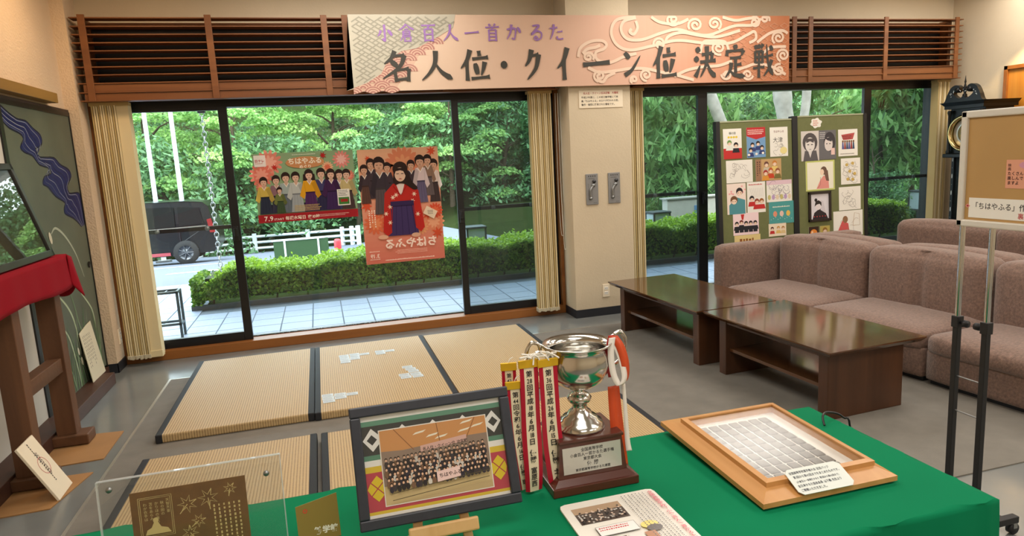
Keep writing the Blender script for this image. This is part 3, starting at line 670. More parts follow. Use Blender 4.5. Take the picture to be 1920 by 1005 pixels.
for (x, z) in ((0.36, 0.622), (0.70, 0.622), (1.045, 0.622), (0.36, 1.617), (1.045, 1.617)):
    MB().lathe([(0, 0), (0.007, 0), (0.007, 0.003), (0, 0.004)], (x, PY - 0.001, z), 10, (0, -1, 0)).build('sucker', M_clear, po)

# ------------------------------------------------------------------ fittings on the pillar
nt_ = thing('notice', 'small cream notice with red heading on the pillar', 'notice', (2.47, 5.70, 1.885))
MB().box(2.264, 2.682, 5.704, 5.71, 1.884, 2.036).build('sheet', M_paperc, nt_)
P = Print(0.418, 0.152)
P.text('名人位・クイーン位決定戦　大看板', 0.209, 0.118, 0.021, S(170, 50, 46), align='c', bold=0.015)
for i, s_ in enumerate(('平成27年夏に、この近江勧学館にて映', '画「ちはやふる」のロケが行われた際、', '製作・実際に使用された看板です。')):
    P.text(s_, 0.022, 0.083 - i * 0.031, 0.0205, S(70, 62, 56), bold=0.012)
P.build('lettering', M_print, nt_, (2.264, 5.704, 1.884), (1, 0, 0), (0, 0, 1))
M_plate = mat('grey_metal_plate', S(140, 140, 140), 0.45, metal=0.3)
for i, (xa, xb, lab) in enumerate(((2.301, 2.418, 'grey wall plate with crank handle, left of the pair on the pillar'), (2.517, 2.634, 'grey wall plate with crank handle, right of the pair on the pillar'))):
    t = thing('crank_plate', lab, 'wall plate', ((xa + xb) / 2, 5.70, 1.032), 0, 'crank plates on the pillar')
    MB().box(xa, xb, 5.700, 5.71, 1.032, 1.308).build('plate', M_plate, t, bevel=0.003)
    c = (xa + xb) / 2
    MB().lathe([(0, 0.004), (0.012, 0.004), (0.016, 0.0), (0.016, 0.012), (0.006, 0.012), (0.006, 0.018), (0, 0.018)], (c + 0.018, 5.70, 1.240), 16, (0, -1, 0)).build('dial', mat('dial_dark', S(70, 70, 72), 0.4, metal=0.5), t)
    a = MB().tube(spline([(c + 0.010, 5.696, 1.205), (c - 0.018, 5.694, 1.165), (c - 0.020, 5.694, 1.12), (c - 0.018, 5.694, 1.09)], 4), 0.010, 8)
    a.lathe([(0, 0), (0.016, 0), (0.016, 0.012), (0, 0.014)], (c + 0.010, 5.70, 1.205), 12, (0, -1, 0)); a.lathe([(0, 0), (0.013, 0), (0.013, 0.016), (0, 0.018)], (c - 0.018, 5.70, 1.09), 12, (0, -1, 0))
    a.build('crank', M_steel, t)
    P = Print(xb - xa, 0.276)
    for k in range(4): P.ell(0.028 + k * 0.02, 0.255, 0.005, 0.006, S(50, 50, 52))
    P.scribble(0.025, 0.228, 0.09, 0.240, 1, S(90, 90, 90)); P.scribble(0.07, 0.012, 0.105, 0.02, 1, S(80, 80, 80))
    P.line(spline([(0.022, 0.19), (0.022, 0.06), (0.045, 0.045), (0.06, 0.07), (0.058, 0.15), (0.085, 0.19)], 4), 0.002, S(90, 90, 92))
    P.build('marks', M_print, t, (xa, 5.700, 1.032), (1, 0, 0), (0, 0, 1))
def outlet(label, o, U, N):
    t = thing('outlet', label, 'outlet', o)
    V = Vector((0, 0, 1)); U = Vector(U); N = Vector(N)
    MB().obox(o, U, V, N, -0.035, 0.035, -0.06, 0.06, 0, 0.008).build('cover_plate', M_paperc, t, bevel=0.003)
    for z in (-0.022, 0.022):
        s_ = MB().obox(o, U, V, N, -0.018, 0.018, z - 0.014, z + 0.014, 0.007, 0.0105).build('socket', M_paper, t, bevel=0.002)
        for x in (-0.007, 0.007): MB().obox(o, U, V, N, x - 0.0015, x + 0.0015, z - 0.006, z + 0.006, 0.010, 0.0112).build('slot', M_black, s_)
outlet('cream power outlet low on the pillar beside the coffee table', (2.466, 5.71, 0.232), (1, 0, 0), (0, -1, 0))
outlet('cream power outlet on the left wall beside the blind', (-1.63, 5.91, 0.258), (0, 1, 0), (1, 0, 0))

# ------------------------------------------------------------------ tatami mats with cards
M_rush = bpy.data.materials.new('tatami_rush'); M_rush.use_nodes = True
nt = M_rush.node_tree; bs = nt.nodes['Principled BSDF']; bs.inputs['Roughness'].default_value = 0.6
tc = nt.nodes.new('ShaderNodeTexCoord'); wv = nt.nodes.new('ShaderNodeTexWave'); wv.bands_direction = 'X'; wv.inputs['Scale'].default_value = 22; wv.inputs['Distortion'].default_value = 0.3
nt.links.new(tc.outputs['Object'], wv.inputs['Vector'])
mp = nt.nodes.new('ShaderNodeMapping'); mp.inputs['Scale'].default_value = (60, 260, 60); nt.links.new(tc.outputs['Object'], mp.inputs[0])
nz = nt.nodes.new('ShaderNodeTexNoise'); nz.inputs['Scale'].default_value = 1; nt.links.new(mp.outputs[0], nz.inputs['Vector'])
ad = nt.nodes.new('ShaderNodeMath'); ad.operation = 'MULTIPLY_ADD'; ad.inputs[1].default_value = 0.55; nt.links.new(wv.outputs['Fac'], ad.inputs[0])
ml = nt.nodes.new('ShaderNodeMath'); ml.operation = 'MULTIPLY'; ml.inputs[1].default_value = 0.5; nt.links.new(nz.outputs[0], ml.inputs[0]); nt.links.new(ml.outputs[0], ad.inputs[2])
rp = nt.nodes.new('ShaderNodeValToRGB'); rp.color_ramp.elements[0].color = S(142, 114, 76); rp.color_ramp.elements[1].color = S(194, 166, 120); rp.color_ramp.elements[0].position = 0.15; rp.color_ramp.elements[1].position = 0.6
nt.links.new(ad.outputs[0], rp.inputs[0]); nt.links.new(rp.outputs[0], bs.inputs['Base Color'])
bp = nt.nodes.new('ShaderNodeBump'); bp.inputs['Strength'].default_value = 0.25; bp.inputs['Distance'].default_value = 0.003; nt.links.new(wv.outputs['Fac'], bp.inputs['Height']); nt.links.new(bp.outputs[0], bs.inputs['Normal'])
M_heri = mat('black_cloth_edge', S(30, 31, 36), 0.7, bump=(300, 0.3))
TZ = 0.055
def tatami(label, x0, x1, y0, y1, b0, b1):
    t = thing('tatami_mat', label, 'tatami', ((x0 + x1) / 2, (y0 + y1) / 2, 0.006), 0, 'tatami mats on the floor')
    MB().box(x0, x1, y0, y1, 0.007, TZ).build('rush_cover', M_rush, t, bevel=0.008)
    for on, xa in ((b0, x0), (b1, x1 - 0.034)):
        if on: MB().box(xa - 0.002, xa + 0.036, y0 - 0.003, y1 + 0.003, 0.0065, TZ + 0.002).build('cloth_edge', M_heri, t, bevel=0.006)
tatami('far tatami mat by the left window, nearest the blind', -1.015, -0.152, 4.05, 5.585, 1, 1)
tatami('tatami mat scattered with pale cards in the far row', -0.146, 0.722, 4.04, 5.575, 1, 1)
tatami('far tatami mat nearest the pillar, behind the trophy', 0.728, 1.575, 4.03, 5.56, 0, 1)
tatami('near tatami mat seen behind the clear acrylic stand', -1.005, -0.137, 2.14, 3.72, 1, 1)
tatami('near tatami mat mostly hidden by the framed group photograph', -0.112, 0.75, 2.14, 3.71, 1, 1)
tatami('near tatami mat seen right of the trophy', 0.757, 1.635, 2.14, 3.70, 0, 1)
M_card = mat('card_blue_white', S(206, 216, 220), 0.6)
cards = {'cards of the far left cluster on the tatami': [(0.065, 5.221), (0.068, 5.163), (0.071, 5.105), (0.072, 5.047), (0.144, 5.227), (0.145, 5.169), (0.145, 5.111), (0.219, 5.204)],
         'cards of the far right cluster on the tatami': [(0.338, 5.222), (0.34, 5.164), (0.414, 5.209)],
         'cards of the right middle cluster on the tatami': [(0.489, 4.722), (0.505, 4.664), (0.518, 4.606), (0.446, 4.548), (0.452, 4.490), (0.524, 4.540), (0.532, 4.482)],
         'cards of the near left cluster on the tatami': [(-0.070, 4.333), (-0.066, 4.276), (-0.062, 4.219), (0.008, 4.320), (0.010, 4.262), (0.083, 4.300)]}
base = None
ORD = ('first', 'second', 'third', 'fourth', 'fifth')
for g, L in cards.items():
    for n_, (x, y) in enumerate(L):
        if base is None:
            base = thing('playing_card', '', 'card'); MB().box(-0.036, 0.036, -0.026, 0.026, 0, 0.0022).build('card_face', M_card, base)
            P = Print(0.072, 0.052); P.scribble(0.006, 0.008, 0.066, 0.046, 3, S(110, 116, 120), seed=2); P.build('writing', M_print, base, (-0.036, -0.026, 0.0022), (1, 0, 0), (0, 1, 0), 0.0002); o = base
        else: o = dup(base)
        col_ = sorted({round(a / 0.06) for a, b in L}); row_ = sorted([b for a, b in L if abs(a - x) < 0.035], reverse=True)
        rk_ = sorted(L, key=lambda q: -q[1]).index((x, y))
        side = {0: 'left', len(col_) - 1: 'right'}.get(col_.index(round(x / 0.06)), 'middle')
        tag(o, 'pale card, %s from the window in the %s column of the %s' % (ORD[row_.index(y)], side, g.replace('cards of the ', '').replace(' on the tatami', '')) if 'right middle' not in g else 'pale card of the right middle cluster on the tatami, %s counted from the window' % (ORD + ('sixth', 'seventh'))[rk_], 'card', g)
        move(o, (x, y, TZ + 0.0005), random.uniform(-0.05, 0.05))

# ------------------------------------------------------------------ coffee tables
M_walnut = mat('dark_walnut_gloss', S(92, 60, 36), 0.12, wood=('Y', 14, S(74, 46, 26)), coat=0.5)
M_walnut2 = mat('dark_walnut', S(86, 54, 34), 0.35, wood=('Z', 14, S(68, 42, 26)))
TH = math.radians(4.94)
def coffee_table(label, L, W, loc):
    t = thing('coffee_table', label, 'coffee table', (0, 0, 0), 0, 'low coffee tables in front of the sofa')
    h = 0.415
    top = MB().hexa([(-W / 2 + 0.02, -L / 2 + 0.02, h - 0.03), (W / 2 - 0.02, -L / 2 + 0.02, h - 0.03), (W / 2 - 0.02, L / 2 - 0.02, h - 0.03), (-W / 2 + 0.02, L / 2 - 0.02, h - 0.03),
                     (-W / 2, -L / 2, h - 0.008), (W / 2, -L / 2, h - 0.008), (W / 2, L / 2, h - 0.008), (-W / 2, L / 2, h - 0.008)])
    top.box(-W / 2, W / 2, -L / 2, L / 2, h - 0.008, h); top.build('table_top', M_walnut, t)
    for s in (-1, 1):
        MB().box(-W / 2 + 0.07, W / 2 - 0.07, s * (L / 2 - 0.115) - 0.035, s * (L / 2 - 0.115) + 0.035, 0.006, h - 0.03).build('end_panel', M_walnut2, t, bevel=0.004)
    MB().box(-W / 2 + 0.10, W / 2 - 0.10, -L / 2 + 0.15, L / 2 - 0.15, 0.165, 0.185).build('shelf', M_walnut, t)
    for s in (-1, 1): MB().box(s * (W / 2 - 0.09) - 0.012, s * (W / 2 - 0.09) + 0.012, -L / 2 + 0.15, L / 2 - 0.15, h - 0.065, h - 0.03).build('apron', M_walnut2, t)
    move(t, loc, math.radians(3.2))
coffee_table('dark glossy coffee table with low shelf standing beside the pillar', 1.29, 0.645, (2.63, 4.59, 0))
coffee_table('dark glossy coffee table with low shelf, nearer one by the poster stand', 1.105, 0.665, (2.745, 3.38, 0))

# ------------------------------------------------------------------ sofa units
M_sofa = mat('mauve_brown_fabric', S(124, 98, 85), 0.9, noise=(70, 0.3), bump=(160, 0.35), sheen=0.3)
def cushion(x0, x1, y0, y1, z0, z1, crease=None, puff=0.02, r=0.045, lean=0.0):
    """soft block with rounded edges; crease = y of a tuck line on the front (-x) face"""
    nx, ny, nz = 6, 14, 8
    bm = bmesh.new(); bmesh.ops.create_cube(bm, size=1)
    bmesh.ops.subdivide_edges(bm, edges=bm.edges, cuts=9 if crease is None else 19, use_grid_fill=True)
    hx, hy, hz = (x1 - x0) / 2, (y1 - y0) / 2, (z1 - z0) / 2
    for v in bm.verts:
        a, b_, c = v.co.x * 2, v.co.y * 2, v.co.z * 2
        def rd(t, h): # pull the outer ring so that the corner rounds by r
            return math.copysign(min(abs(t), 1), t) * h
        p = Vector((rd(a, hx), rd(b_, hy), rd(c, hz)))
        q = Vector((max(-hx + r, min(hx - r, p.x)), max(-hy + r, min(hy - r, p.y)), max(-hz + r, min(hz - r, p.z))))
        d = p - q
        if d.length > 1e-6: p = q + d.normalized() * min(r, max(abs(d.x), abs(d.y), abs(d.z)))
        w = (1 - a * a) * (1 - b_ * b_); p.z += puff * (w if c > 0.9 else 0)
        wx = (1 - b_ * b_) * (1 - c * c)
        if a < -0.9: p.x -= puff * wx
        if a > 0.9: p.x += puff * wx * 0.5
        if crease is not None and a < -0.6:
            p.x += 0.035 * math.exp(-(((p.y + (y0 + y1) / 2) - crease) / 0.028) ** 2) * (1 - c * c * 0.3)
        p.x += lean * (c + 1) * hz
        v.co = p + Vector(((x0 + x1) / 2, (y0 + y1) / 2, (z0 + z1) / 2))
    mb = MB(); bm.verts.index_update(); mb.add([v.co.copy() for v in bm.verts], [tuple(v.index for v in f.verts) for f in bm.faces], True); bm.free()
    return mb
def sofa_unit(label, W, arm, back_h=0.70):
    """front faces -x; x from 0 (front) to 0.785 (rear); y from 0 to W (far end)"""
    t = thing('sofa_unit', label, 'sofa', (0, 0, 0), 0, 'brown modular sofa units')
    MB().box(0.05, 0.75, 0.02, W - 0.02, 0.006, 0.03).build('plinth', M_base, t)
    cushion(0.015, 0.77, 0.005, W - 0.005, 0.03, 0.225, r=0.02, puff=0.0).build('base', M_sofa, t)
    y1 = W - 0.17 if arm else W
    cushion(0.0, 0.62, 0.004, y1 - 0.004, 0.19, 0.325, r=0.05, puff=0.018).build('seat_cushion', M_sofa, t)
    cushion(0.545, 0.785, 0.004, y1 - 0.004, 0.20, back_h, crease=y1 * 0.5, r=0.075, puff=0.025).build('back_cushion', M_sofa, t)
    if arm: cushion(0.0, 0.785, W - 0.165, W, 0.03, 0.655, r=0.045, puff=0.004).build('armrest', M_sofa, t)
    return t
def place_sofa(t, x, y, rot): move(t, (x, y, 0), rot)
cs, sn = math.cos(TH), math.sin(TH)
def SL(u, v): return (3.49 + u * cs - v * sn, 2.23 + u * sn + v * cs)   # local frame of the sofa block; v counts from its near end
for i, (v0, W, arm, lab) in enumerate(((1.86, 1.085, True, 'brown sofa unit with armrest at the far end, facing the coffee tables'), (0.93, 0.92, False, 'brown armless sofa unit in the middle, facing the coffee tables'), (0.0, 0.92, False, 'brown armless sofa unit behind the chrome stand posts'))):
    x, y = SL(0, v0); place_sofa(sofa_unit(lab, W, arm), x, y, TH)
for i, (v0, W, arm, lab) in enumerate(((1.86, 1.085, True, 'brown sofa unit with armrest standing back to back behind the first'), (0.93, 0.92, False, 'brown armless sofa unit back to back, seen only by its top'))):
    t = sofa_unit(lab, W, arm, 0.69)
    for ch in t.children: ch.data.transform(Matrix.Diagonal((-1, 1, 1, 1))); ch.data.flip_normals()
    x, y = SL(1.575, v0); place_sofa(t, x, y, TH)
for i, (v0, lab) in enumerate(((1.86, 'rear of a brown sofa unit standing in front of the clock and window'), (0.94, 'rear of a brown sofa unit at the right behind the poster stand'))):
    t = sofa_unit(lab, 0.92, False, 0.72)
    for ch in t.children: ch.data.transform(Matrix.Diagonal((-1, 1, 1, 1))); ch.data.flip_normals()
    x, y = SL(2.72, v0); place_sofa(t, x, y, TH)

# ------------------------------------------------------------------ green display panels with pinned drawings
M_green = mat('panel_green_cloth', S(112, 116, 72), 0.85, noise=(30, 0.05), bump=(250, 0.2))
M_blackp = mat('black_panel_post', S(22, 22, 24), 0.5)
LEAN = 0.055
PV = Vector((0, math.sin(LEAN), math.cos(LEAN)))
PN = Vector((1, 0, 0)).cross(PV)
def PO(x, z): # point on the leaning panel front at height z
    return Vector((x, 5.47 + (z - 0.62) * math.tan(LEAN), z))
def panel(label, x0, x1, ztop, posts):
    t = thing('notice_board', label, 'panel', ((x0 + x1) / 2, 5.47, 0.02), 0, 'green display panels by the right window')
    k = math.cos(LEAN)
    MB().obox(PO(x0, 0.45), (1, 0, 0), PV, PN, 0, x1 - x0, 0, (ztop - 0.45) / k, -0.03, 0).build('board', M_green, t)
    MB().obox(PO(x0, ztop), (1, 0, 0), PV, PN, 0, x1 - x0, 0, 0.012, -0.032, 0.003).build('top_strip', mat('panel_strip', S(170, 172, 140), 0.5), t)
    for (a, b_) in posts: MB().obox(PO(a, 0.0), (1, 0, 0), PV, PN, 0, b_ - a, 0.012, (ztop + 0.012) / k, -0.045, 0.006).build('post', M_blackp, t)
panel('green display panel of drawings, left one behind the sofa arm', 3.55, 4.315, 1.70, ((3.508, 3.549),))
panel('green display panel of drawings with a framed one, right one', 4.378, 5.13, 1.72, ((4.318, 4.377), (5.131, 5.168)))

def head(P, x, y, r, hair, robe=None, sk=S(244, 214, 190), line=None):
    """a small generic drawn head, with shoulders when robe is given"""
    if robe: P.poly([(x - r * 1.7, y - r * 2.9), (x + r * 1.7, y - r * 2.9), (x + r * 1.2, y - r * 1.15), (x - r * 1.2, y - r * 1.15)], robe)
    P.ell(x, y + r * 0.12, r * 1.05, r * 1.05, hair, 14); P.ell(x, y - r * 0.22, r * 0.80, r * 0.74, sk, 14)
    P.poly([(x - r * 0.95, y + r * 0.6), (x + r * 0.95, y + r * 0.6), (x + r * 0.85, y - r * 0.2), (x + r * 0.5, y + r * 0.22), (x, y + r * 0.30), (x - r * 0.45, y + r * 0.15), (x - r * 0.85, y - r * 0.25)], hair)
    P.rects([(x - r * 0.45, y - r * 0.35, x - r * 0.25, y - r * 0.12), (x + r * 0.25, y - r * 0.35, x + r * 0.45, y - r * 0.12)], S(60, 40, 40))
def sketch(P, w, h, n, col, seed, wid=0.0022):
    rg = random.Random(seed)
    for i in range(n):
        x, y, r = rg.uniform(0.2, 0.8) * w, rg.uniform(0.2, 0.8) * h, rg.uniform(0.08, 0.2) * min(w, h)
        a = rg.uniform(0, 6)
        P.line([(x + r * (1 + 0.3 * math.sin(3 * t)) * math.cos(a + t), y + r * math.sin(a + t)) for t in [k * 0.5 for k in range(rg.randint(6, 13))]], wid, col)
BL, BR_, RD, WH = S(46, 40, 42), S(120, 80, 50), S(196, 50, 48), S(244, 238, 226)
def d_a1(P, w, h):
    P.rect(0, 0, w, h * 0.35, RD); P.text('福の結', w / 2, h * 0.82, h * 0.09, S(120, 120, 110), align='c', bold=0.02)
    for i in range(4): P.ell(w * (0.3 + 0.14 * i), h * 0.72, w * 0.06, h * 0.035, S(226, 196, 40))
    head(P, w * 0.33, h * 0.53, h * 0.085, S(110, 150, 80), S(230, 232, 220)); head(P, w * 0.68, h * 0.45, h * 0.085, BL, S(40, 40, 46))
def d_a2(P, w, h):
    P.rect(0, 0, w, h, S(120, 160, 200)); P.poly([(0, h), (w, h), (w, h * 0.68), (w * 0.5, h * 0.60), (0, h * 0.72)], S(190, 50, 52)); P.scribble(w * 0.06, h * 0.76, w * 0.94, h * 0.94, 3, S(244, 220, 210))
    for (x, y) in ((0.3, 0.42), (0.6, 0.46), (0.8, 0.32), (0.2, 0.25)): head(P, w * x, h * y, h * 0.075, BL, S(54, 66, 120))
    for (x, y) in ((0.1, 0.1), (0.5, 0.12), (0.85, 0.14)): P.ell(w * x, h * y, w * 0.07, h * 0.04, WH)
def d_a3(P, w, h):
    P.text('ちはやふる', w / 2, h * 0.82, h * 0.085, S(120, 50, 50), align='c', bold=0.01); P.text('大津', w * 0.16, h * 0.49, h * 0.2, S(66, 60, 56))
    sketch(P, w, h * 0.5, 9, S(120, 110, 100), 3); P.ell(w * 0.75, h * 0.2, w * 0.2, h * 0.12, S(236, 220, 150))
def d_lines(seed, n=14, col=S(150, 140, 132), tint=None):
    def f(P, w, h):
        if tint: P.ell(w * 0.5, h * 0.45, w * 0.3, h * 0.3, tint)
        sketch(P, w, h, n, col, seed)
    return f
def d_a5(P, w, h):
    P.rect(0, 0, w, h, S(196, 160, 110)); P.rect(0, 0, w * 0.22, h, S(160, 120, 90)); P.scribble(w * 0.03, h * 0.1, w * 0.2, h * 0.9, 2, S(90, 60, 50), vert=True)
    for (x, y, hc, rc) in ((0.42, 0.75, S(110, 70, 60), S(200, 190, 170)), (0.74, 0.78, S(200, 130, 60), S(230, 200, 120)), (0.58, 0.45, S(190, 90, 40), S(200, 70, 40)), (0.85, 0.42, S(150, 90, 60), S(120, 110, 60)), (0.38, 0.36, S(170, 60, 50), S(220, 150, 60))): head(P, w * x, h * y, h * 0.12, hc, rc)
def d_a6(P, w, h):
    P.rect(0, 0, w, h, S(244, 226, 214))
    for k in range(9): P.ell(w * random.Random(k).random(), h * (0.5 + 0.45 * random.Random(k + 40).random()), w * 0.05, w * 0.04, S(240, 170, 170))
    P.poly([(w * 0.1, 0), (w * 0.95, 0), (w * 0.95, h * 0.45), (w * 0.5, h * 0.55), (w * 0.1, h * 0.3)], S(84, 148, 156)); head(P, w * 0.66, h * 0.72, h * 0.12, BL); head(P, w * 0.36, h * 0.45, h * 0.13, BR_)
def d_a7(P, w, h):
    P.scribble(w * 0.1, h * 0.88, w * 0.9, h * 0.95, 1, RD)
    for k in range(8): P.line([(w * (0.15 + 0.1 * k), h * 0.8), (w * (0.3 + 0.08 * k), h * 0.5)], 0.002, S(190, 180, 176))
    for (x, y, hc) in ((0.25, 0.46, BL), (0.52, 0.36, S(150, 70, 50)), (0.78, 0.36, S(160, 100, 50))): head(P, w * x, h * y, h * 0.085, hc, RD)
def d_a8(P, w, h):
    P.rect(0, h * 0.8, w, h, S(226, 196, 206)); sketch(P, w, h, 16, S(110, 92, 120), 12); 
    for k in range(6): P.ell(w * (0.1 + 0.16 * k), h * 0.22, w * 0.06, h * 0.12, (S(200, 190, 120), S(190, 160, 200), S(230, 210, 180))[k % 3])
def d_a9(P, w, h):
    P.rect(0, 0, w, h, S(78, 156, 154)); P.scribble(w * 0.15, h * 0.72, w * 0.85, h * 0.82, 1, S(240, 236, 220))
    for i, c in enumerate((S(226, 150, 120), S(230, 196, 180), S(230, 190, 90))): P.ell(w * (0.24 + 0.26 * i), h * 0.45, w * 0.08, h * 0.13, c)
    for k in range(10): P.ell(w * (0.08 + 0.09 * k), h * 0.2 + 0.01 * (k % 3), 0.003, 0.003, WH)
def d_a10(P, w, h):
    P.rect(0, 0, w, h, S(246, 218, 220)); P.poly([(w * 0.30, h * 0.95), (w * 0.44, h * 0.95), (w * 0.40, h * 0.7), (w * 0.34, h * 0.7)], RD)
    for k in range(5): head(P, w * (0.14 + 0.18 * k), h * (0.52 if k != 1 else 0.58), h * 0.10, BL if k != 1 else S(120, 50, 40), S(40, 40, 46)); P.rect(w * (0.06 + 0.18 * k), h * 0.12, w * (0.22 + 0.18 * k), h * 0.30, S(40, 40, 46))
def d_a11(P, w, h):
    P.rect(0, 0, w, h, S(240, 222, 196)); [head(P, w * x, h * y, h * 0.14, hc, rc) for x, y, hc, rc in ((0.2, 0.6, S(90, 50, 40), RD), (0.55, 0.62, S(200, 150, 70), S(230, 190, 110)), (0.82, 0.6, S(180, 130, 70), S(226, 196, 140)))]
def d_a12(P, w, h): P.rect(0, 0, w, h, S(230, 206, 140)); P.scribble(w * 0.2, h * 0.3, w * 0.8, h * 0.8, 1, S(150, 90, 40))
def d_b1(P, w, h):
    g = S(86, 80, 80); P.rect(0, 0, w, h, S(214, 206, 200)); P.poly([(w * 0.1, 0), (w * 0.95, 0), (w * 0.85, h * 0.34), (w * 0.2, h * 0.34)], S(96, 92, 94))
    P.ell(w * 0.5, h * 0.62, w * 0.42, h * 0.32, g, 18); P.ell(w * 0.5, h * 0.54, w * 0.27, h * 0.25, S(226, 220, 214), 18); P.poly([(w * 0.25, h * 0.75), (w * 0.75, h * 0.75), (w * 0.7, h * 0.60), (w * 0.5, h * 0.66), (w * 0.3, h * 0.60)], g)
    P.rects([(w * 0.34, h * 0.53, w * 0.45, h * 0.56), (w * 0.55, h * 0.53, w * 0.66, h * 0.56), (w * 0.45, h * 0.38, w * 0.56, h * 0.395)], S(60, 54, 56)); P.poly([(w * 0.4, h * 0.3), (w * 0.6, h * 0.3), (w * 0.5, h * 0.1)], S(220, 214, 208))
def d_b2(P, w, h):
    P.rect(0, 0, w, h, S(110, 108, 110)); g = S(66, 62, 66); P.ell(w * 0.62, h * 0.6, w * 0.34, h * 0.34, g, 18); P.ell(w * 0.56, h * 0.52, w * 0.24, h * 0.24, S(224, 214, 208), 18)
    P.poly([(w * 0.35, h * 0.72), (w * 0.8, h * 0.78), (w * 0.74, h * 0.6), (w * 0.5, h * 0.65)], g); P.rects([(w * 0.42, h * 0.52, w * 0.5, h * 0.55), (w * 0.6, h * 0.52, w * 0.68, h * 0.55)], S(50, 46, 48)); P.scribble(w * 0.06, h * 0.7, w * 0.4, h * 0.95, 4, S(210, 206, 204)); P.rect(w * 0.7, h * 0.15, w * 0.92, h * 0.38, S(236, 200, 190))
def d_b3(P, w, h):
    P.poly([(w * 0.15, h * 0.8), (w * 0.85, h * 0.86), (w * 0.75, h * 0.62), (w * 0.25, h * 0.60)], S(186, 84, 80)); P.scribble(w * 0.22, h * 0.64, w * 0.75, h * 0.78, 2, S(90, 40, 40))
    for k in range(6): P.poly([(w * (0.18 + 0.11 * k), h * 0.26), (w * (0.29 + 0.11 * k), h * 0.26), (w * (0.26 + 0.11 * k), h * 0.52), (w * (0.2 + 0.11 * k), h * 0.52)], (S(90, 90, 150), S(150, 60, 60), S(60, 80, 110))[k % 3]); P.ell(w * (0.235 + 0.11 * k), h * 0.55, w * 0.045, h * 0.04, BR_)
    P.scribble(w * 0.1, h * 0.06, w * 0.85, h * 0.11, 1, S(110, 100, 90))
def d_b4(P, w, h):
    P.rect(0, 0, w, h, S(200, 206, 120)); P.rect(w * 0.05, h * 0.05, w * 0.95, h * 0.95, S(240, 236, 216)); P.poly([(w * 0.36, h * 0.06), (w * 0.80, h * 0.06), (w * 0.78, h * 0.35), (w * 0.62, h * 0.5), (w * 0.5, h * 0.36)], S(226, 150, 140))
    P.ell(w * 0.62, h * 0.66, w * 0.11, h * 0.14, S(110, 84, 70)); P.poly([(w * 0.6, h * 0.7), (w * 0.76, h * 0.66), (w * 0.80, h * 0.3), (w * 0.70, h * 0.32)], S(116, 88, 74)); P.ell(w * 0.56, h * 0.61, w * 0.07, h * 0.10, S(244, 216, 190)); P.line([(w * 0.5, h * 0.45), (w * 0.5, h * 0.2), (w * 0.4, h * 0.08)], 0.003, S(150, 90, 80))
def d_b5(P, w, h): sketch(P, w, h, 14, S(110, 90, 70), 21); [P.ell(w * x, h * y, w * 0.08, h * 0.06, S(206, 176, 100)) for x, y in ((0.3, 0.75), (0.6, 0.8), (0.45, 0.5), (0.7, 0.4), (0.35, 0.2), (0.6, 0.18))]
def d_b6(P, w, h):
    P.rect(0, 0, w, h, S(226, 222, 228)); P.poly([(w * 0.1, 0), (w * 0.95, 0), (w * 0.8, h * 0.28), (w * 0.5, h * 0.42), (w * 0.2, h * 0.25)], S(44, 38, 44)); P.poly([(w * 0.55, h * 0.35), (w * 0.85, h * 0.2), (w * 0.7, h * 0.7), (w * 0.55, h * 0.75)], S(212, 206, 212))
    P.ell(w * 0.42, h * 0.52, w * 0.17, h * 0.16, S(232, 224, 226)); P.poly([(w * 0.22, h * 0.5), (w * 0.28, h * 0.7), (w * 0.45, h * 0.75), (w * 0.6, h * 0.66), (w * 0.6, h * 0.5), (w * 0.5, h * 0.6), (w * 0.35, h * 0.58)], BL); P.ell(w * 0.3, h * 0.76, w * 0.08, h * 0.07, BL)
    for k in range(5): P.ell(w * (0.2 + 0.15 * k), h * 0.1, 0.006, 0.006, S(190, 60, 60))
def d_b8(P, w, h): P.poly([(w * 0.1, h * 0.1), (w * 0.55, h * 0.1), (w * 0.5, h * 0.5), (w * 0.3, h * 0.62)], S(212, 90, 90)); P.ell(w * 0.40, h * 0.66, w * 0.09, h * 0.14, S(150, 110, 80)); P.line([(w * 0.66, h * 0.4), (w * 0.9, h * 0.4), (w * 0.88, h * 0.85), (w * 0.72, h * 0.9), (w * 0.66, h * 0.4)], 0.004, S(180, 150, 110)); sketch(P, w, h, 6, S(150, 130, 110), 31)
def d_b9(P, w, h): P.rect(0, 0, w, h, S(60, 40, 30)); P.ell(w * 0.5, h * 0.5, w * 0.35, h * 0.3, S(230, 140, 60)); P.ell(w * 0.35, h * 0.55, w * 0.1, h * 0.12, S(240, 200, 160))
def d_b10(P, w, h): P.rect(0, 0, w, h, S(190, 170, 90)); head(P, w * 0.5, h * 0.62, h * 0.22, S(150, 110, 50), S(220, 200, 150))
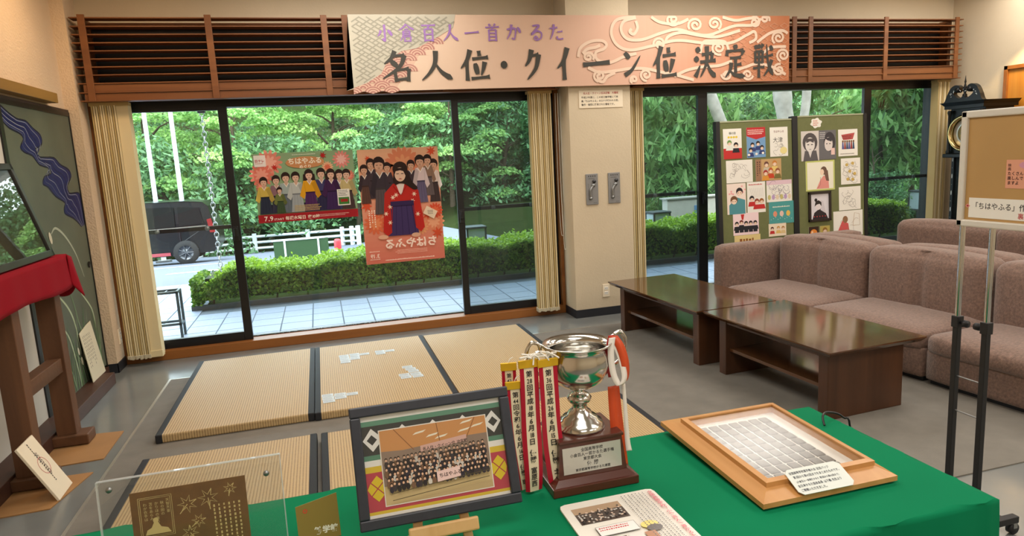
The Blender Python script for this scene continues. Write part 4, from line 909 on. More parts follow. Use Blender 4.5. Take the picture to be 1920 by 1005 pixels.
DR = [  # name, X0, X1, Z0, Z1, painter, label
    (3.581, 3.773, 1.370, 1.642, d_a1, 'drawing of two children over a red lower half, top left of the panel'),
    (3.826, 4.026, 1.370, 1.645, d_a2, 'blue and red drawing with a crowd of dark-haired figures'),
    (4.075, 4.269, 1.368, 1.638, d_a3, 'white drawing covered with lettering, at the top beside the panel post'),
    (3.602, 3.880, 1.150, 1.355, d_lines(5), 'faint pencil sketch in landscape format on the left panel'),
    (3.913, 4.191, 1.151, 1.351, d_a5, 'warm brown and orange drawing of five people'),
    (3.601, 3.801, 0.862, 1.144, d_a6, 'drawing of two heads in teal clothes below the pencil sketch'),
    (3.814, 4.010, 0.862, 1.147, d_a7, 'white drawing with three children in red'),
    (4.024, 4.301, 0.948, 1.148, d_a8, 'sketchy lilac drawing of a crowd above the teal sheet'),
    (4.045, 4.321, 0.740, 0.947, d_a9, 'teal sheet with three round faces'),
    (3.657, 3.930, 0.664, 0.866, d_a10, 'pink drawing of five figures in black with a red bow'),
    (4.037, 4.229, 0.624, 0.744, d_a11, 'small cream drawing of three heads just above the sofa'),
    (3.666, 3.944, 0.560, 0.662, d_a12, 'yellow sheet half hidden by the sofa back'),
    (4.416, 4.614, 1.308, 1.587, d_b1, 'grey pencil portrait facing straight ahead'),
    (4.615, 4.810, 1.313, 1.588, d_b2, 'dark grey portrait with lettering, right of the pale portrait'),
    (4.837, 5.060, 1.333, 1.587, d_b3, 'drawing of a red boat shape above small figures'),
    (4.460, 4.789, 1.021, 1.305, d_b4, 'large drawing of a person in pink with yellow-green border'),
    (4.863, 5.088, 1.061, 1.311, d_b5, 'brown sketch with golden patches near the panel edge'),
    (4.835, 5.089, 0.813, 1.037, d_lines(8, 10, S(120, 112, 106)), 'thin line drawing above the sketch of a red-clothed figure'),
    (4.767, 5.110, 0.560, 0.806, d_b8, 'wide sketch of a seated figure in red low on the right panel'),
    (4.482, 4.595, 0.560, 0.680, d_b9, 'small dark orange picture low on the right panel'),
    (4.611, 4.723, 0.560, 0.680, d_b10, 'small yellow picture of a head low on the right panel')]
for (x0, x1, z0, z1, fn, lab) in DR:
    w, h = x1 - x0, (z1 - z0) / math.cos(LEAN)
    t = thing('drawing', lab, 'drawing', PO((x0 + x1) / 2, z0), 0, 'drawings pinned to the green panels')
    MB().obox(PO(x0, z0), (1, 0, 0), PV, PN, 0, w, 0, h, 0.0005, 0.002).build('sheet', M_paper, t)
    P = Print(w, h); fn(P, w, h); P.build('artwork', M_print, t, PO(x0, z0) + PN * 0.002, (1, 0, 0), PV, 0.0004)
t = thing('framed_drawing', 'black framed ink drawing on the right green panel', 'picture', PO(4.607, 0.729))
x0, x1, z0, z1 = 4.481, 4.733, 0.729, 1.013; w, h = x1 - x0, z1 - z0
fr = MB()
for (a, b_, c, d) in ((0, w, 0, 0.022), (0, w, h - 0.022, h), (0, 0.022, 0, h), (w - 0.022, w, 0, h)): fr.obox(PO(x0, z0), (1, 0, 0), PV, PN, a, b_, c, d, 0.0005, 0.018)
fr.build('frame', mat('dark_frame', S(44, 34, 30), 0.4), t)
MB().obox(PO(x0, z0), (1, 0, 0), PV, PN, 0.02, w - 0.02, 0.02, h - 0.02, 0.0005, 0.006).build('sheet', M_paper, t)
P = Print(w - 0.044, h - 0.044); d_b6(P, P.w, P.h); P.build('artwork', M_gloss, t, PO(x0, z0) + Vector((0.022, 0, 0)) + PV * 0.022 + PN * 0.006, (1, 0, 0), PV)
t = thing('paper_tag', 'cloud-shaped paper tag with red writing at the top of the right panel', 'paper tag', PO(4.59, 1.615))
pts = [(0.065 + 0.06 * (1 + 0.12 * math.sin(6 * a)) * math.cos(a), 0.05 + 0.045 * (1 + 0.12 * math.sin(6 * a)) * math.sin(a)) for a in [2 * PI * k / 36 for k in range(36)]]
MB().prism(pts, PO(4.524, 1.609), (1, 0, 0), PV, PN, 0.002).build('sheet', M_paper, t)
P = Print(0.13, 0.1); P.scribble(0.03, 0.022, 0.10, 0.08, 3, S(206, 110, 90), seed=6); P.build('lettering', M_print, t, PO(4.524, 1.609) + PN * 0.002, (1, 0, 0), PV)

# ------------------------------------------------------------------ tall black clock against the right wall (front faces -x)
M_lacq = mat('black_lacquer', S(18, 21, 21), 0.38, spec=0.25)
M_brass = mat('brass', S(190, 164, 112), 0.22, metal=1.0)
ck = thing('grandfather_clock', 'tall black lacquered clock with scrolled crown standing in the corner', 'clock', (6.44, 5.40, 0))
cx, cyc = 6.25, 5.405                 # front plane x, centre y
def cb(dx0, dx1, hy, z0, z1): return MB().box(cx + dx0, cx + dx1, cyc - hy, cyc + hy, z0, z1)
cb(-0.02, 0.41, 0.25, 0.0, 0.10).build('plinth', M_lacq, ck, bevel=0.006)
cb(0.0, 0.39, 0.22, 0.10, 0.48).build('base', M_lacq, ck, bevel=0.006)
tk = MB(); tk.box(cx + 0.03, cx + 0.36, cyc - 0.155, cyc - 0.125, 0.48, 1.27); tk.box(cx + 0.03, cx + 0.36, cyc + 0.125, cyc + 0.155, 0.48, 1.27); tk.box(cx + 0.30, cx + 0.36, cyc - 0.13, cyc + 0.13, 0.48, 1.27)
tk.box(cx + 0.03, cx + 0.06, cyc - 0.13, cyc + 0.13, 0.48, 0.56); tk.build('trunk', M_lacq, ck)
MB().box(cx + 0.04, cx + 0.045, cyc - 0.126, cyc + 0.126, 0.56, 1.27).build('trunk_glass', M_frameglass, ck)
pend = MB().tube([(cx + 0.15, cyc, 1.27), (cx + 0.15, cyc, 0.72)], 0.005, 6); pend.lathe([(0, 0.0), (0.06, 0.004), (0.06, 0.012), (0, 0.016)], (cx + 0.16, cyc, 0.70), 24, (-1, 0, 0)); pend.build('pendulum', M_brass, ck)
cb(-0.03, 0.40, 0.215, 1.25, 1.29).build('hood_moulding', M_lacq, ck, bevel=0.008)
hd = MB(); hd.box(cx + 0.03, cx + 0.39, cyc - 0.19, cyc + 0.19, 1.29, 1.74); hd.build('hood', M_lacq, ck, bevel=0.004)
for s in (-1, 1):
    MB().lathe([(0.018, 0), (0.022, 0.02), (0.014, 0.04), (0.014, 0.38), (0.022, 0.41), (0.018, 0.43)], (cx + 0.0, cyc + s * 0.175, 1.29), 12).build('column', M_lacq, ck)
co = MB().box(cx - 0.03, cx + 0.41, cyc - 0.215, cyc + 0.215, 1.735, 1.765); co.hexa([(cx - 0.03, cyc - 0.215, 1.765), (cx + 0.41, cyc - 0.215, 1.765), (cx + 0.41, cyc + 0.215, 1.765), (cx - 0.03, cyc + 0.215, 1.765), (cx - 0.06, cyc - 0.245, 1.80), (cx + 0.41, cyc - 0.245, 1.80), (cx + 0.41, cyc + 0.245, 1.80), (cx - 0.06, cyc + 0.245, 1.80)])
co.build('cornice', M_lacq, ck)
for s in (-1, 1):                       # two scrolls rising towards the middle, each with a rosette
    out = spline([(0.245, 0.0), (0.205, 0.02), (0.175, 0.09), (0.14, 0.15), (0.09, 0.175), (0.045, 0.16), (0.04, 0.12)], 5) + spline([(0.06, 0.10), (0.075, 0.115), (0.07, 0.135), (0.085, 0.14), (0.10, 0.12), (0.105, 0.085), (0.06, 0.05), (0.03, 0.045), (0.0, 0.06), (0.0, 0.0)], 4)
    MB().prism(out, (cx - 0.045, cyc, 1.79), (0, s, 0), (0, 0, 1), (1, 0, 0), 0.05).build('scroll', M_lacq, ck)
    MB().lathe([(0, -0.06), (0.022, -0.055), (0.026, -0.03), (0.026, 0.0)], (cx - 0.0, cyc + s * 0.066, 1.79 + 0.125), 16, (1, 0, 0)).build('rosette', M_lacq, ck)
MB().lathe([(0.02, 0), (0.022, 0.03), (0.010, 0.045), (0.016, 0.07), (0.02, 0.09), (0.012, 0.115), (0.006, 0.14), (0.010, 0.155), (0.006, 0.17), (0.002, 0.21), (0, 0.22)], (cx - 0.02, cyc, 1.835), 16).build('finial', M_lacq, ck)
dl = MB(); dl.lathe([(0, 0), (0.145, 0), (0.145, 0.006), (0, 0.006)], (cx + 0.03, cyc, 1.49), 40, (-1, 0, 0)); dl.build('dial', mat('dial_gold', S(186, 172, 120), 0.3, metal=0.6), ck)
ch_ = MB().lathe([(0.095, 0.007), (0.135, 0.007), (0.135, 0.009), (0.095, 0.009)], (cx + 0.03, cyc, 1.49), 40, (-1, 0, 0)); ch_.build('chapter_ring', mat('dial_silver', S(200, 200, 190), 0.3, metal=0.7), ck)
MB().lathe([(0, 0.0065), (0.06, 0.0065), (0.06, 0.008), (0, 0.009)], (cx + 0.03, cyc, 1.49), 24, (-1, 0, 0)).build('dial_centre', mat('dial_teal', S(60, 90, 96), 0.4), ck)
MB().lathe([(0.15, 0.0), (0.185, 0.0), (0.19, 0.02), (0.18, 0.045), (0.160, 0.05), (0.15, 0.03), (0.15, 0.0)], (cx + 0.03, cyc, 1.49), 48, (-1, 0, 0)).build('bezel', M_brass, ck)
for a, L in ((0.6, 0.08), (2.4, 0.11)):
    MB().tube([(cx + 0.018, cyc, 1.49), (cx + 0.018, cyc - L * math.sin(a), 1.49 + L * math.cos(a))], 0.003, 5).build('hand', M_black, ck)
P = Print(0.4, 1.2); rg = random.Random(3)
for k in range(26):
    a = rg.uniform(-1, 1); P.ell(0.2 + a * 0.15, 0.06 + 0.06 * (1 - a * a) + rg.uniform(-0.02, 0.02), rg.uniform(0.003, 0.008), rg.uniform(0.002, 0.005), S(196, 200, 196), 7, rg.uniform(0, 3))
P.build('inlay', M_print, ck, (cx - 0.0456, cyc + 0.2, 1.80), (0, -1, 0), (0, 0, 1), 0.0005)
P = Print(0.03, 0.8)
for k in range(9): P.ell(0.015, 0.05 + 0.085 * k, 0.003 if k % 2 else 0.006, 0.003 if k % 2 else 0.025, S(190, 194, 190), 7)
P.build('inlay', M_print, ck, (cx + 0.0295, cyc + 0.155, 0.5), (0, -1, 0), (0, 0, 1), 0.0005)

# lit wooden niche in the right wall
nf = MB()
for (a, b_, c, d) in ((4.50, 5.37, 2.09, 2.125), (4.50, 5.37, 0.9, 0.93), (5.335, 5.37, 0.9, 2.125), (4.50, 4.535, 0.9, 2.125)): nf.box(6.67, 6.705, a, b_, c, d)
struct(nf.build('trim_8', M_sill))
struct(MB().box(6.695, 6.702, 4.53, 5.34, 0.92, 2.10).build('trim_9', mat('niche_wood', S(206, 146, 58), 0.4, wood=('Z', 10, S(186, 122, 40)))))
_nl = bpy.data.lights.new('niche_lamp', 'SPOT'); _nl.energy = 14; _nl.color = (1, 0.72, 0.36); _nl.spot_size = 1.9; _nl.shadow_soft_size = 0.05
_no = bpy.data.objects.new('niche_lamp', _nl); COL.objects.link(_no); _no.location = (6.5, 5.0, 2.35); _no.rotation_euler = (0, math.radians(-25), 0)

# ------------------------------------------------------------------ poster stand with kraft-paper board (front faces -x)
M_alu = mat('white_aluminium', S(222, 216, 204), 0.35, metal=0.1)
M_kraft = mat('kraft_paper', S(186, 146, 88), 0.6, noise=(4, 0.05), bump=(6, 0.15))
st = thing('poster_stand', 'metal stand on castors holding a white-framed kraft paper board', 'poster stand', (2.30, 1.93, 0))
BXs = 2.30; ya, yb, za, zb = 1.995, 1.20, 1.155, 1.575
fr = MB()
for (a, b_, c, d) in ((yb, ya, za, za + 0.026), (yb, ya, zb - 0.026, zb), (ya - 0.026, ya, za, zb), (yb, yb + 0.026, za, zb)): fr.box(BXs - 0.012, BXs + 0.018, a, b_, c, d)
fr.build('frame', M_alu, st, bevel=0.005)
MB().box(BXs - 0.002, BXs + 0.012, yb + 0.02, ya - 0.02, za + 0.02, zb - 0.02).build('board', M_kraft, st)
for (y, s) in ((2.005, -1), (1.885, 1)):
    MB().tube([(BXs + 0.035, y, 0.74), (BXs + 0.035, y, 1.40)], 0.0105, 12).build('upper_tube', M_chrome, st)
    p = MB().box(BXs + 0.024, BXs + 0.046, y - 0.011, y + 0.011, 0.07, 0.77); p.box(BXs + 0.020, BXs + 0.050, y - 0.015, y + 0.015, 0.755, 0.80); p.build('lower_post', M_blackp, st, bevel=0.002)
    kb = MB().lathe([(0, 0.0), (0.006, 0.0), (0.006, 0.012), (0.014, 0.014), (0.014, 0.030), (0, 0.032)], (BXs + 0.035, y + s * 0.014, 0.775), 14, (0, s, 0)); kb.build('clamp_knob', M_blackp, st)
MB().box(BXs + 0.020, BXs + 0.050, 1.78, 2.11, 0.050, 0.072).build('base_bar', M_blackp, st, bevel=0.003)
for y in (1.775, 2.115):
    ft = MB().box(BXs - 0.03, BXs + 0.10, y - 0.014, y + 0.014, 0.048, 0.074).build('foot', M_blackp, st, bevel=0.003)
    for dx in (-0.015, 0.085):
        MB().lathe([(0, -0.010), (0.022, -0.010), (0.022, 0.010), (0, 0.010)], (BXs + dx, y, 0.024), 16, (0, 1, 0)).build('castor', M_blackp, ft)
        MB().box(BXs + dx - 0.009, BXs + dx + 0.009, y - 0.0135, y + 0.0135, 0.028, 0.049).build('castor_fork', M_steel, ft)
for z in (0.42, 0.56): MB().tube([(BXs + 0.035, 2.005, z), (BXs + 0.035, 1.885, z)], 0.003, 6).build('rung', M_steel, st)
slip = thing('paper_slip', 'white paper strip with black title lettering on the kraft board', 'paper', (BXs, 1.78, 1.19))
MB().box(BXs - 0.0035, BXs - 0.0022, 1.35, 1.952, 1.190, 1.262).build('sheet', M_paper, slip)
P = Print(0.60, 0.072); P.text('「ちはやふる」作者、末', 0.012, 0.034, 0.0265, S(50, 44, 44), bold=0.008, sx=0.95); P.text('裏', 0.185, 0.007, 0.022, S(190, 60, 60), bold=0.008)
P.build('lettering', M_print, slip, (BXs - 0.0035, 1.952, 1.190), (0, -1, 0), (0, 0, 1), 0.0003)
mk = Print(0.02, 0.02); mk.poly([(0.0, 0.01), (0.01, 0.018), (0.02, 0.01), (0.01, 0.002)], S(226, 150, 140)); mk.poly([(0.005, 0.01), (0.01, 0.014), (0.015, 0.01), (0.01, 0.006)], S(150, 40, 40))
mk.build('mark', M_print, slip, (BXs - 0.0035, 1.966, 1.222), (0, -1, 0), (0, 0, 1), 0.0006)
nt2 = thing('note_card', 'pink handwritten note card on the kraft board', 'note', (BXs, 1.77, 1.30))
MB().box(BXs - 0.0035, BXs - 0.0022, 1.70, 1.818, 1.300, 1.398).build('sheet', mat('pink_card', S(226, 160, 130), 0.7), nt2)
P = Print(0.118, 0.098); P.text('映画', 0.012, 0.085, 0.012, S(90, 50, 40), vert=True, bold=0.015); P.ell(0.07, 0.08, 0.025, 0.012, S(214, 150, 170))
for i, s_ in enumerate(('たくさん', '楽しんで', 'ますよ')): P.text(s_, 0.006, 0.046 - i * 0.016, 0.014, S(70, 40, 34), bold=0.02)
P.build('lettering', M_print, nt2, (BXs - 0.0035, 1.818, 1.300), (0, -1, 0), (0, 0, 1), 0.0003)

# ------------------------------------------------------------------ left wall: painted sliding doors
FX = -1.70
M_fus = mat('painted_door_green', S(88, 95, 80), 0.5, noise=(2.2, 0.22))
M_fusb = mat('door_frame_black', S(24, 22, 20), 0.4)
d1 = struct(thing('door_1', 'painted sliding door with a blue stream and pale grasses', None, (FX, 5.15, 0.06)))
MB().box(FX - 0.02, FX, 4.60, 5.738, 0.08, 1.965).build('panel', M_fus, d1)
fr = MB(); fr.box(FX - 0.018, FX + 0.006, 5.738, 5.752, 0.06, 1.985); fr.box(FX - 0.018, FX + 0.006, 4.56, 4.605, 0.06, 1.985); fr.box(FX - 0.018, FX + 0.006, 4.56, 5.752, 1.955, 1.985); fr.build('frame', M_fusb, d1)
MB().lathe([(0, 0), (0.016, 0.0), (0.022, 0.003), (0.024, 0.006)], (FX + 0.001, 5.683, 0.872), 20, (1, 0, 0)).build('finger_pull', M_fusb, d1)
RS = [(4.61, 1.95), (4.672, 1.925), (4.809, 1.884), (4.947, 1.879), (5.043, 1.841), (5.145, 1.806), (5.166, 1.761), (5.125, 1.729), (5.026, 1.711), (5.044, 1.662), (5.19, 1.659), (5.332, 1.658), (5.432, 1.613), (5.576, 1.58), (5.609, 1.523), (5.509, 1.469), (5.515, 1.412), (5.68, 1.411), (5.737, 1.381), (5.737, 1.214), (5.735, 1.167)]
LS = [(5.652, 1.157), (5.542, 1.218), (5.368, 1.264), (5.357, 1.309), (5.389, 1.345), (5.243, 1.39), (5.13, 1.457), (5.053, 1.48), (5.091, 1.525), (5.224, 1.544), (5.212, 1.581), (5.057, 1.601), (4.954, 1.66), (4.84, 1.678), (4.795, 1.71), (4.862, 1.76), (4.817, 1.791), (4.692, 1.813), (4.61, 1.85)]
P = Print(1.14, 1.9); fu = lambda L: [(y - 4.60, z - 0.08) for y, z in L]
A, B_ = spline(fu(RS), 4), spline(fu(LS), 4)
P.poly(A + B_, S(24, 34, 92))
def between(t, m=60):
    out = []
    for i in range(m + 1):
        a = A[int(i / m * (len(A) - 1))]; b_ = B_[::-1][int(i / m * (len(B_) - 1))]; out.append((a[0] * (1 - t) + b_[0] * t, a[1] * (1 - t) + b_[1] * t))
    return out
for t, w, c in ((0.03, 0.010, S(24, 26, 44)), (0.97, 0.010, S(24, 26, 44)), (0.15, 0.005, S(126, 132, 146)), (0.32, 0.014, S(16, 24, 76)), (0.45, 0.005, S(132, 138, 150)), (0.6, 0.014, S(18, 28, 84)), (0.72, 0.005, S(126, 132, 146)), (0.86, 0.004, S(84, 90, 108))): P.line(between(t), w, c)
gr = S(176, 188, 156)
for pts, w, c in (([(5.06, 1.16), (5.15, 1.19), (5.30, 1.12), (5.45, 0.98), (5.55, 0.80)], 0.014, S(170, 176, 156)), ([(5.0, 0.76), (5.14, 0.65), (5.22, 0.52), (5.25, 0.30)], 0.016, gr), ([(5.43, 0.70), (5.60, 0.55), (5.63, 0.40)], 0.014, gr), ([(4.97, 0.56), (5.08, 0.45), (5.14, 0.25), (5.16, 0.12)], 0.014, gr), ([(5.06, 1.02), (5.25, 0.95), (5.40, 0.75)], 0.01, gr), ([(5.10, 0.98), (5.20, 0.8), (5.3, 0.5), (5.34, 0.18)], 0.012, S(110, 132, 100)), ([(5.2, 0.12), (5.35, 0.4), (5.42, 0.6)], 0.016, S(84, 112, 78)), ([(5.45, 0.1), (5.55, 0.3), (5.68, 0.10)], 0.012, S(96, 122, 88)), ([(4.8, 0.1), (4.9, 0.35), (4.96, 0.6)], 0.02, S(84, 112, 78))):
    Q = spline(fu(pts), 6); P.line(Q, w, c, [0.3 + math.sin(PI * (0.1 + 0.85 * i / (len(Q) - 1))) for i in range(len(Q))])
rg = random.Random(5)
for k in range(44):
    y = rg.uniform(4.72, 5.68); L = rg.uniform(0.2, 0.5); b_ = rg.uniform(-0.15, 0.15)
    Q = spline(fu([(y, 0.09), (y + b_ * 0.4, 0.09 + L * 0.6), (y + b_ * 1.2, 0.09 + L)]), 4); Q = [(min(max(a, 0.01), 1.13), c) for a, c in Q]
    P.line(Q, 0.012, (S(74, 112, 70), S(110, 142, 98), S(150, 170, 136))[k % 3], [1 - 0.9 * i / (len(Q) - 1) for i in range(len(Q))])
for (y, z, r) in ((5.03, 1.135, 0.028), (4.97, 0.56, 0.02), (5.30, 0.28, 0.03), (5.24, 0.25, 0.022), (5.2, 0.33, 0.02)): P.ell(y - 4.6, z - 0.08, r * 0.8, r * 1.5, S(206, 200, 176), 10, 0.3)
P.build('painting', M_print, d1, (FX, 4.60, 0.08), (0, 1, 0), (0, 0, 1), 0.0006)
d2 = struct(thing('door_2', 'plain white sliding door at the left edge', None, (FX, 4.0, 0.06)))
MB().box(FX - 0.02, FX - 0.004, 2.6, 4.56, 0.08, 1.985).build('panel', mat('door_paper_white', S(206, 202, 192), 0.7), d2)
sl = MB().box(FX - 0.004, FX - 0.003, 4.28, 4.385, 0.53, 0.665).build('paper_note', M_paper); tag(sl, 'small white paper stuck on the plain sliding door', 'paper')
struct(MB().box(-1.72, -1.575, 2.2, 5.47, 0, 0.085).build('trim_10', mat('plinth_wood', S(84, 54, 42), 0.5, wood=('Y', 10, S(66, 42, 32))), bevel=0.004))
struct(MB().box(-1.72, -1.69, 2.2, 5.755, 0, 0.062).build('trim_11', mat('plinth_wood', S(84, 54, 42), 0.5), bevel=0.002))
struct(MB().box(-1.72, -1.645, 2.2, 5.405, 2.02, 2.085).build('trim_12', mat('rail_ochre', S(150, 116, 58), 0.5, wood=('Y', 10, S(130, 98, 46))), bevel=0.003))
struct(MB().box(-1.72, -1.698, 2.2, 5.757, 1.985, 2.003).build('trim_13', mat('rail_dark', S(60, 44, 34), 0.6, noise=(40, 0.4))))
cd = thing('caption_board', 'tall pale caption sheet leaning against the painted sliding door', 'sign', (-1.65, 5.36, 0.085))
o_ = Vector((-1.652, 5.235, 0.087)); V_ = Vector((-0.045, 0.0, 0.40)).normalized(); U_ = Vector((0, 1, 0)); N_ = U_.cross(V_)
MB().prism([(0, 0), (0.29, 0), (0.27, 0.395), (0.16, 0.385), (0.0, 0.36)], o_, U_, V_, N_, 0.004).build('sheet', mat('caption_cream', S(216, 204, 176), 0.7), cd)
P = Print(0.27, 0.36); P.scribble(0.03, 0.06, 0.20, 0.33, 6, S(110, 100, 90), vert=True, seed=8, fill=0.3); P.build('writing', M_print, cd, o_ + N_ * 0.004, U_, V_)

# ------------------------------------------------------------------ timber stand with red cloth and picture
M_post = mat('aged_timber', S(112, 74, 46), 0.6, wood=('Z', 9, S(86, 54, 32)), bump=(30, 0.15))
M_postx = mat('aged_timber_flat', S(106, 70, 44), 0.6, wood=('Y', 9, S(80, 52, 30)), bump=(30, 0.15))
sd = thing('timber_stand', 'dark timber stand with two posts carrying a red-draped shelf', 'stand', (-1.51, 3.95, 0.012))
for y0 in (3.69, 4.24):
    MB().box(-1.56, -1.46, y0, y0 + 0.085, 0.066, 1.04).build('post', M_post, sd, bevel=0.004)
    MB().box(-1.66, -1.395, y0 - 0.03, y0 + 0.10, 0.010, 0.068).build('foot', M_postx, sd, bevel=0.006)
MB().box(-1.545, -1.475, 3.775, 4.24, 0.44, 0.52).build('crossbar', M_postx, sd, bevel=0.004)
MB().box(-1.66, -1.455, 3.0, 4.42, 1.04, 1.075).build('shelf', M_postx, sd)
M_red = mat('red_felt', S(140, 6, 26), 0.85, spec=0.2)
cl_ = MB()
def clothfn(u, v):
    y = 2.95 + 1.50 * u; fold = 0.003 * math.sin(u * 17) * v + 0.002 * math.sin(u * 41 + 1) * v
    if v < 0.5: return (-1.66 + (0.225) * v * 2, y, 1.080)
    k = (v - 0.5) * 2
    return (-1.435 + fold + 0.012 * k, y, 1.080 - 0.185 * k - 0.012 * math.sin(u * 9) * k)
cl_.grid(clothfn, 60, 14)
cl_.grid(lambda u, v: (-1.435 - 0.22 * u + 0.012 * v * math.sin(6 * u), 4.45 + 0.05 * v + 0.05 * math.sin(u * 3.2) * v, 1.080 - (0.21 + 0.05 * math.sin(u * 4)) * v), 16, 10)
# one corner of the cloth falls in a loose fold
cl_.grid(lambda u, v: (-1.428 + 0.03 * math.sin(PI * u) * v, 4.43 + 0.16 * u * (0.4 + 0.6 * v), 1.078 - 0.02 * u - (0.17 + 0.08 * math.sin(PI * u * 0.8)) * v), 12, 10)
tag(cl_.build('red_cloth', M_red, solid=0.004), 'red felt cloth draped over the shelf of the timber stand', 'cloth')
pc = thing('framed_picture', 'dark framed picture behind reflective glass leaning back on the red cloth', 'picture', (-1.46, 3.7, 1.086))
o_ = Vector((-1.462, 4.34, 1.088)); U_ = Vector((0, -1, 0)); V_ = Vector((-0.135, 0, 0.50)).normalized(); N_ = V_.cross(U_)
if N_.x < 0: N_ = -N_
M_pframe = mat('picture_frame_dark', S(46, 44, 38), 0.35)
fr = MB(); W_, H_ = 1.05, 0.535
for (a, b_, c, d) in ((0, W_, 0, 0.035), (0, W_, H_ - 0.035, H_), (0, 0.035, 0, H_), (W_ - 0.035, W_, 0, H_)): fr.obox(o_, U_, V_, N_, a, b_, c, d, -0.02, 0.008)
fr.build('frame', M_pframe, pc, bevel=0.003)
MB().obox(o_, U_, V_, N_, 0.03, W_ - 0.03, 0.03, H_ - 0.03, -0.02, -0.008).build('picture', mat('picture_olive', S(78, 74, 44), 0.7, noise=(5, 0.4)), pc)
MB().obox(o_, U_, V_, N_, 0.03, W_ - 0.03, 0.03, H_ - 0.03, -0.004, -0.002).build('glass', glass_mat('picture_glass', (0.9, 0.9, 0.9, 1), 1.9), pc)
M_cb = mat('cardboard', S(166, 122, 74), 0.8, noise=(5, 0.08))
o = MB().hexa([(-1.70, 3.40, 0.0005), (-1.335, 3.42, 0.0005), (-1.258, 3.785, 0.0005), (-1.70, 3.80, 0.0005), (-1.70, 3.40, 0.006), (-1.335, 3.42, 0.006), (-1.258, 3.785, 0.006), (-1.70, 3.80, 0.006)]).build('cardboard_sheet', M_cb)
tag(o, 'brown cardboard sheet under the near foot, with the white board on it', 'cardboard', 'cardboard sheets under the timber stand')
o = MB().hexa([(-1.62, 3.93, 0.0005), (-1.255, 3.955, 0.0005), (-1.255, 4.36, 0.0005), (-1.60, 4.40, 0.0005), (-1.62, 3.93, 0.006), (-1.255, 3.955, 0.006), (-1.255, 4.36, 0.006), (-1.60, 4.40, 0.006)]).build('cardboard_sheet', M_cb)
tag(o, 'brown cardboard sheet under the far foot of the timber stand', 'cardboard', 'cardboard sheets under the timber stand')
wbd = thing('signed_board', 'white square board with ink signature and red seal leaning on the near post', 'board', (-1.305, 3.59, 0.006))
o_ = Vector((-1.315, 3.49, 0.008)); U_ = Vector((-0.004, 0.19, 0)).normalized(); V_ = Vector((-0.125, -0.03, 0.285)).normalized(); N_ = U_.cross(V_)
if N_.x < 0: N_ = -N_
MB().obox(o_, U_, V_, N_, 0, 0.19, 0, 0.315, -0.012, 0).build('board', M_paperc, wbd, bevel=0.002)
P = Print(0.19, 0.315); P.ring(0.095, 0.17, 0.042, 0.046, S(206, 130, 120), n=24)
for k in range(9): P.line(spline([(0.08 + 0.004 * (k % 3), 0.235 - 0.014 * k), (0.11, 0.24 - 0.014 * k), (0.095 + 0.01 * (k % 2), 0.225 - 0.014 * k)], 4), 0.003, S(90, 70, 66))
P.scribble(0.085, 0.06, 0.10, 0.30, 1, S(60, 50, 46), vert=True); P.build('signature', M_print, wbd, o_, U_, V_)

# ------------------------------------------------------------------ table under the green cloth
TX0, TX1, TY0, TY1, TT = -0.86, 1.372, 1.06, 1.662, 0.70
tb = thing('folding_table', 'long table hidden under the green cloth', 'table', (0.25, 1.36, 0))
MB().box(TX0 + 0.01, TX1 - 0.01, TY0 + 0.01, TY1 - 0.01, TT - 0.035, TT - 0.006).build('table_top', M_walnut2, tb)
for x in (TX0 + 0.12, TX1 - 0.12):
    for y in (TY0 + 0.07, TY1 - 0.07): MB().tube([(x, y, 0.0), (x, y, TT - 0.035)], 0.013, 8).build('leg', M_steel, tb)
M_cloth = mat('green_cotton', S(4, 122, 80), 0.85, spec=0.12, noise=(3, 0.05), bump=(14, 0.06))
gc = MB()
def ring_pts(z, k):
    """outline of the cloth at drop k (0 top edge .. 1 hem)"""
    out = []; d = 0.004 + 0.012 * k
    x0, x1, y0, y1 = TX0 - d, TX1 + d, TY0 - d, TY1 + d; r = 0.012 + 0.03 * k
    def fold(s): return k * (0.012 * math.sin(s * 23) + 0.008 * math.sin(s * 47 + 1))
    n = 64
    for i in range(n): t = i / n; out.append((x0 + (x1 - x0) * t, y0 - fold(t * 2.4), z))
    for i in range(24): t = i / 24; out.append((x1 + fold(3 + t), y0 + (y1 - y0) * t, z))
    for i in range(n): t = i / n; out.append((x1 - (x1 - x0) * t, y1 + fold(5 + t * 2.4), z))
    for i in range(24): t = i / 24; out.append((x0 - fold(8 + t), y1 - (y1 - y0) * t, z))
    return out
zs = [(TT, -0.6), (TT - 0.002, 0.0), (TT - 0.012, 0.05), (TT - 0.05, 0.2), (TT - 0.15, 0.45), (TT - 0.30, 0.7), (TT - 0.45, 0.9), (TT - 0.56, 1.0)]
rings = [ring_pts(z, k) for z, k in zs]; n = len(rings[0]); vs = [p for r in rings for p in r]
fs = [(j * n + i, j * n + (i + 1) % n, (j + 1) * n + (i + 1) % n, (j + 1) * n + i) for j in range(len(rings) - 1) for i in range(n)]
gc.add(vs, fs, True); gc.add(rings[0], [tuple(range(n))], False)
tag(gc.build('tablecloth', M_cloth), 'green cotton cloth covering the table of exhibits', 'tablecloth')

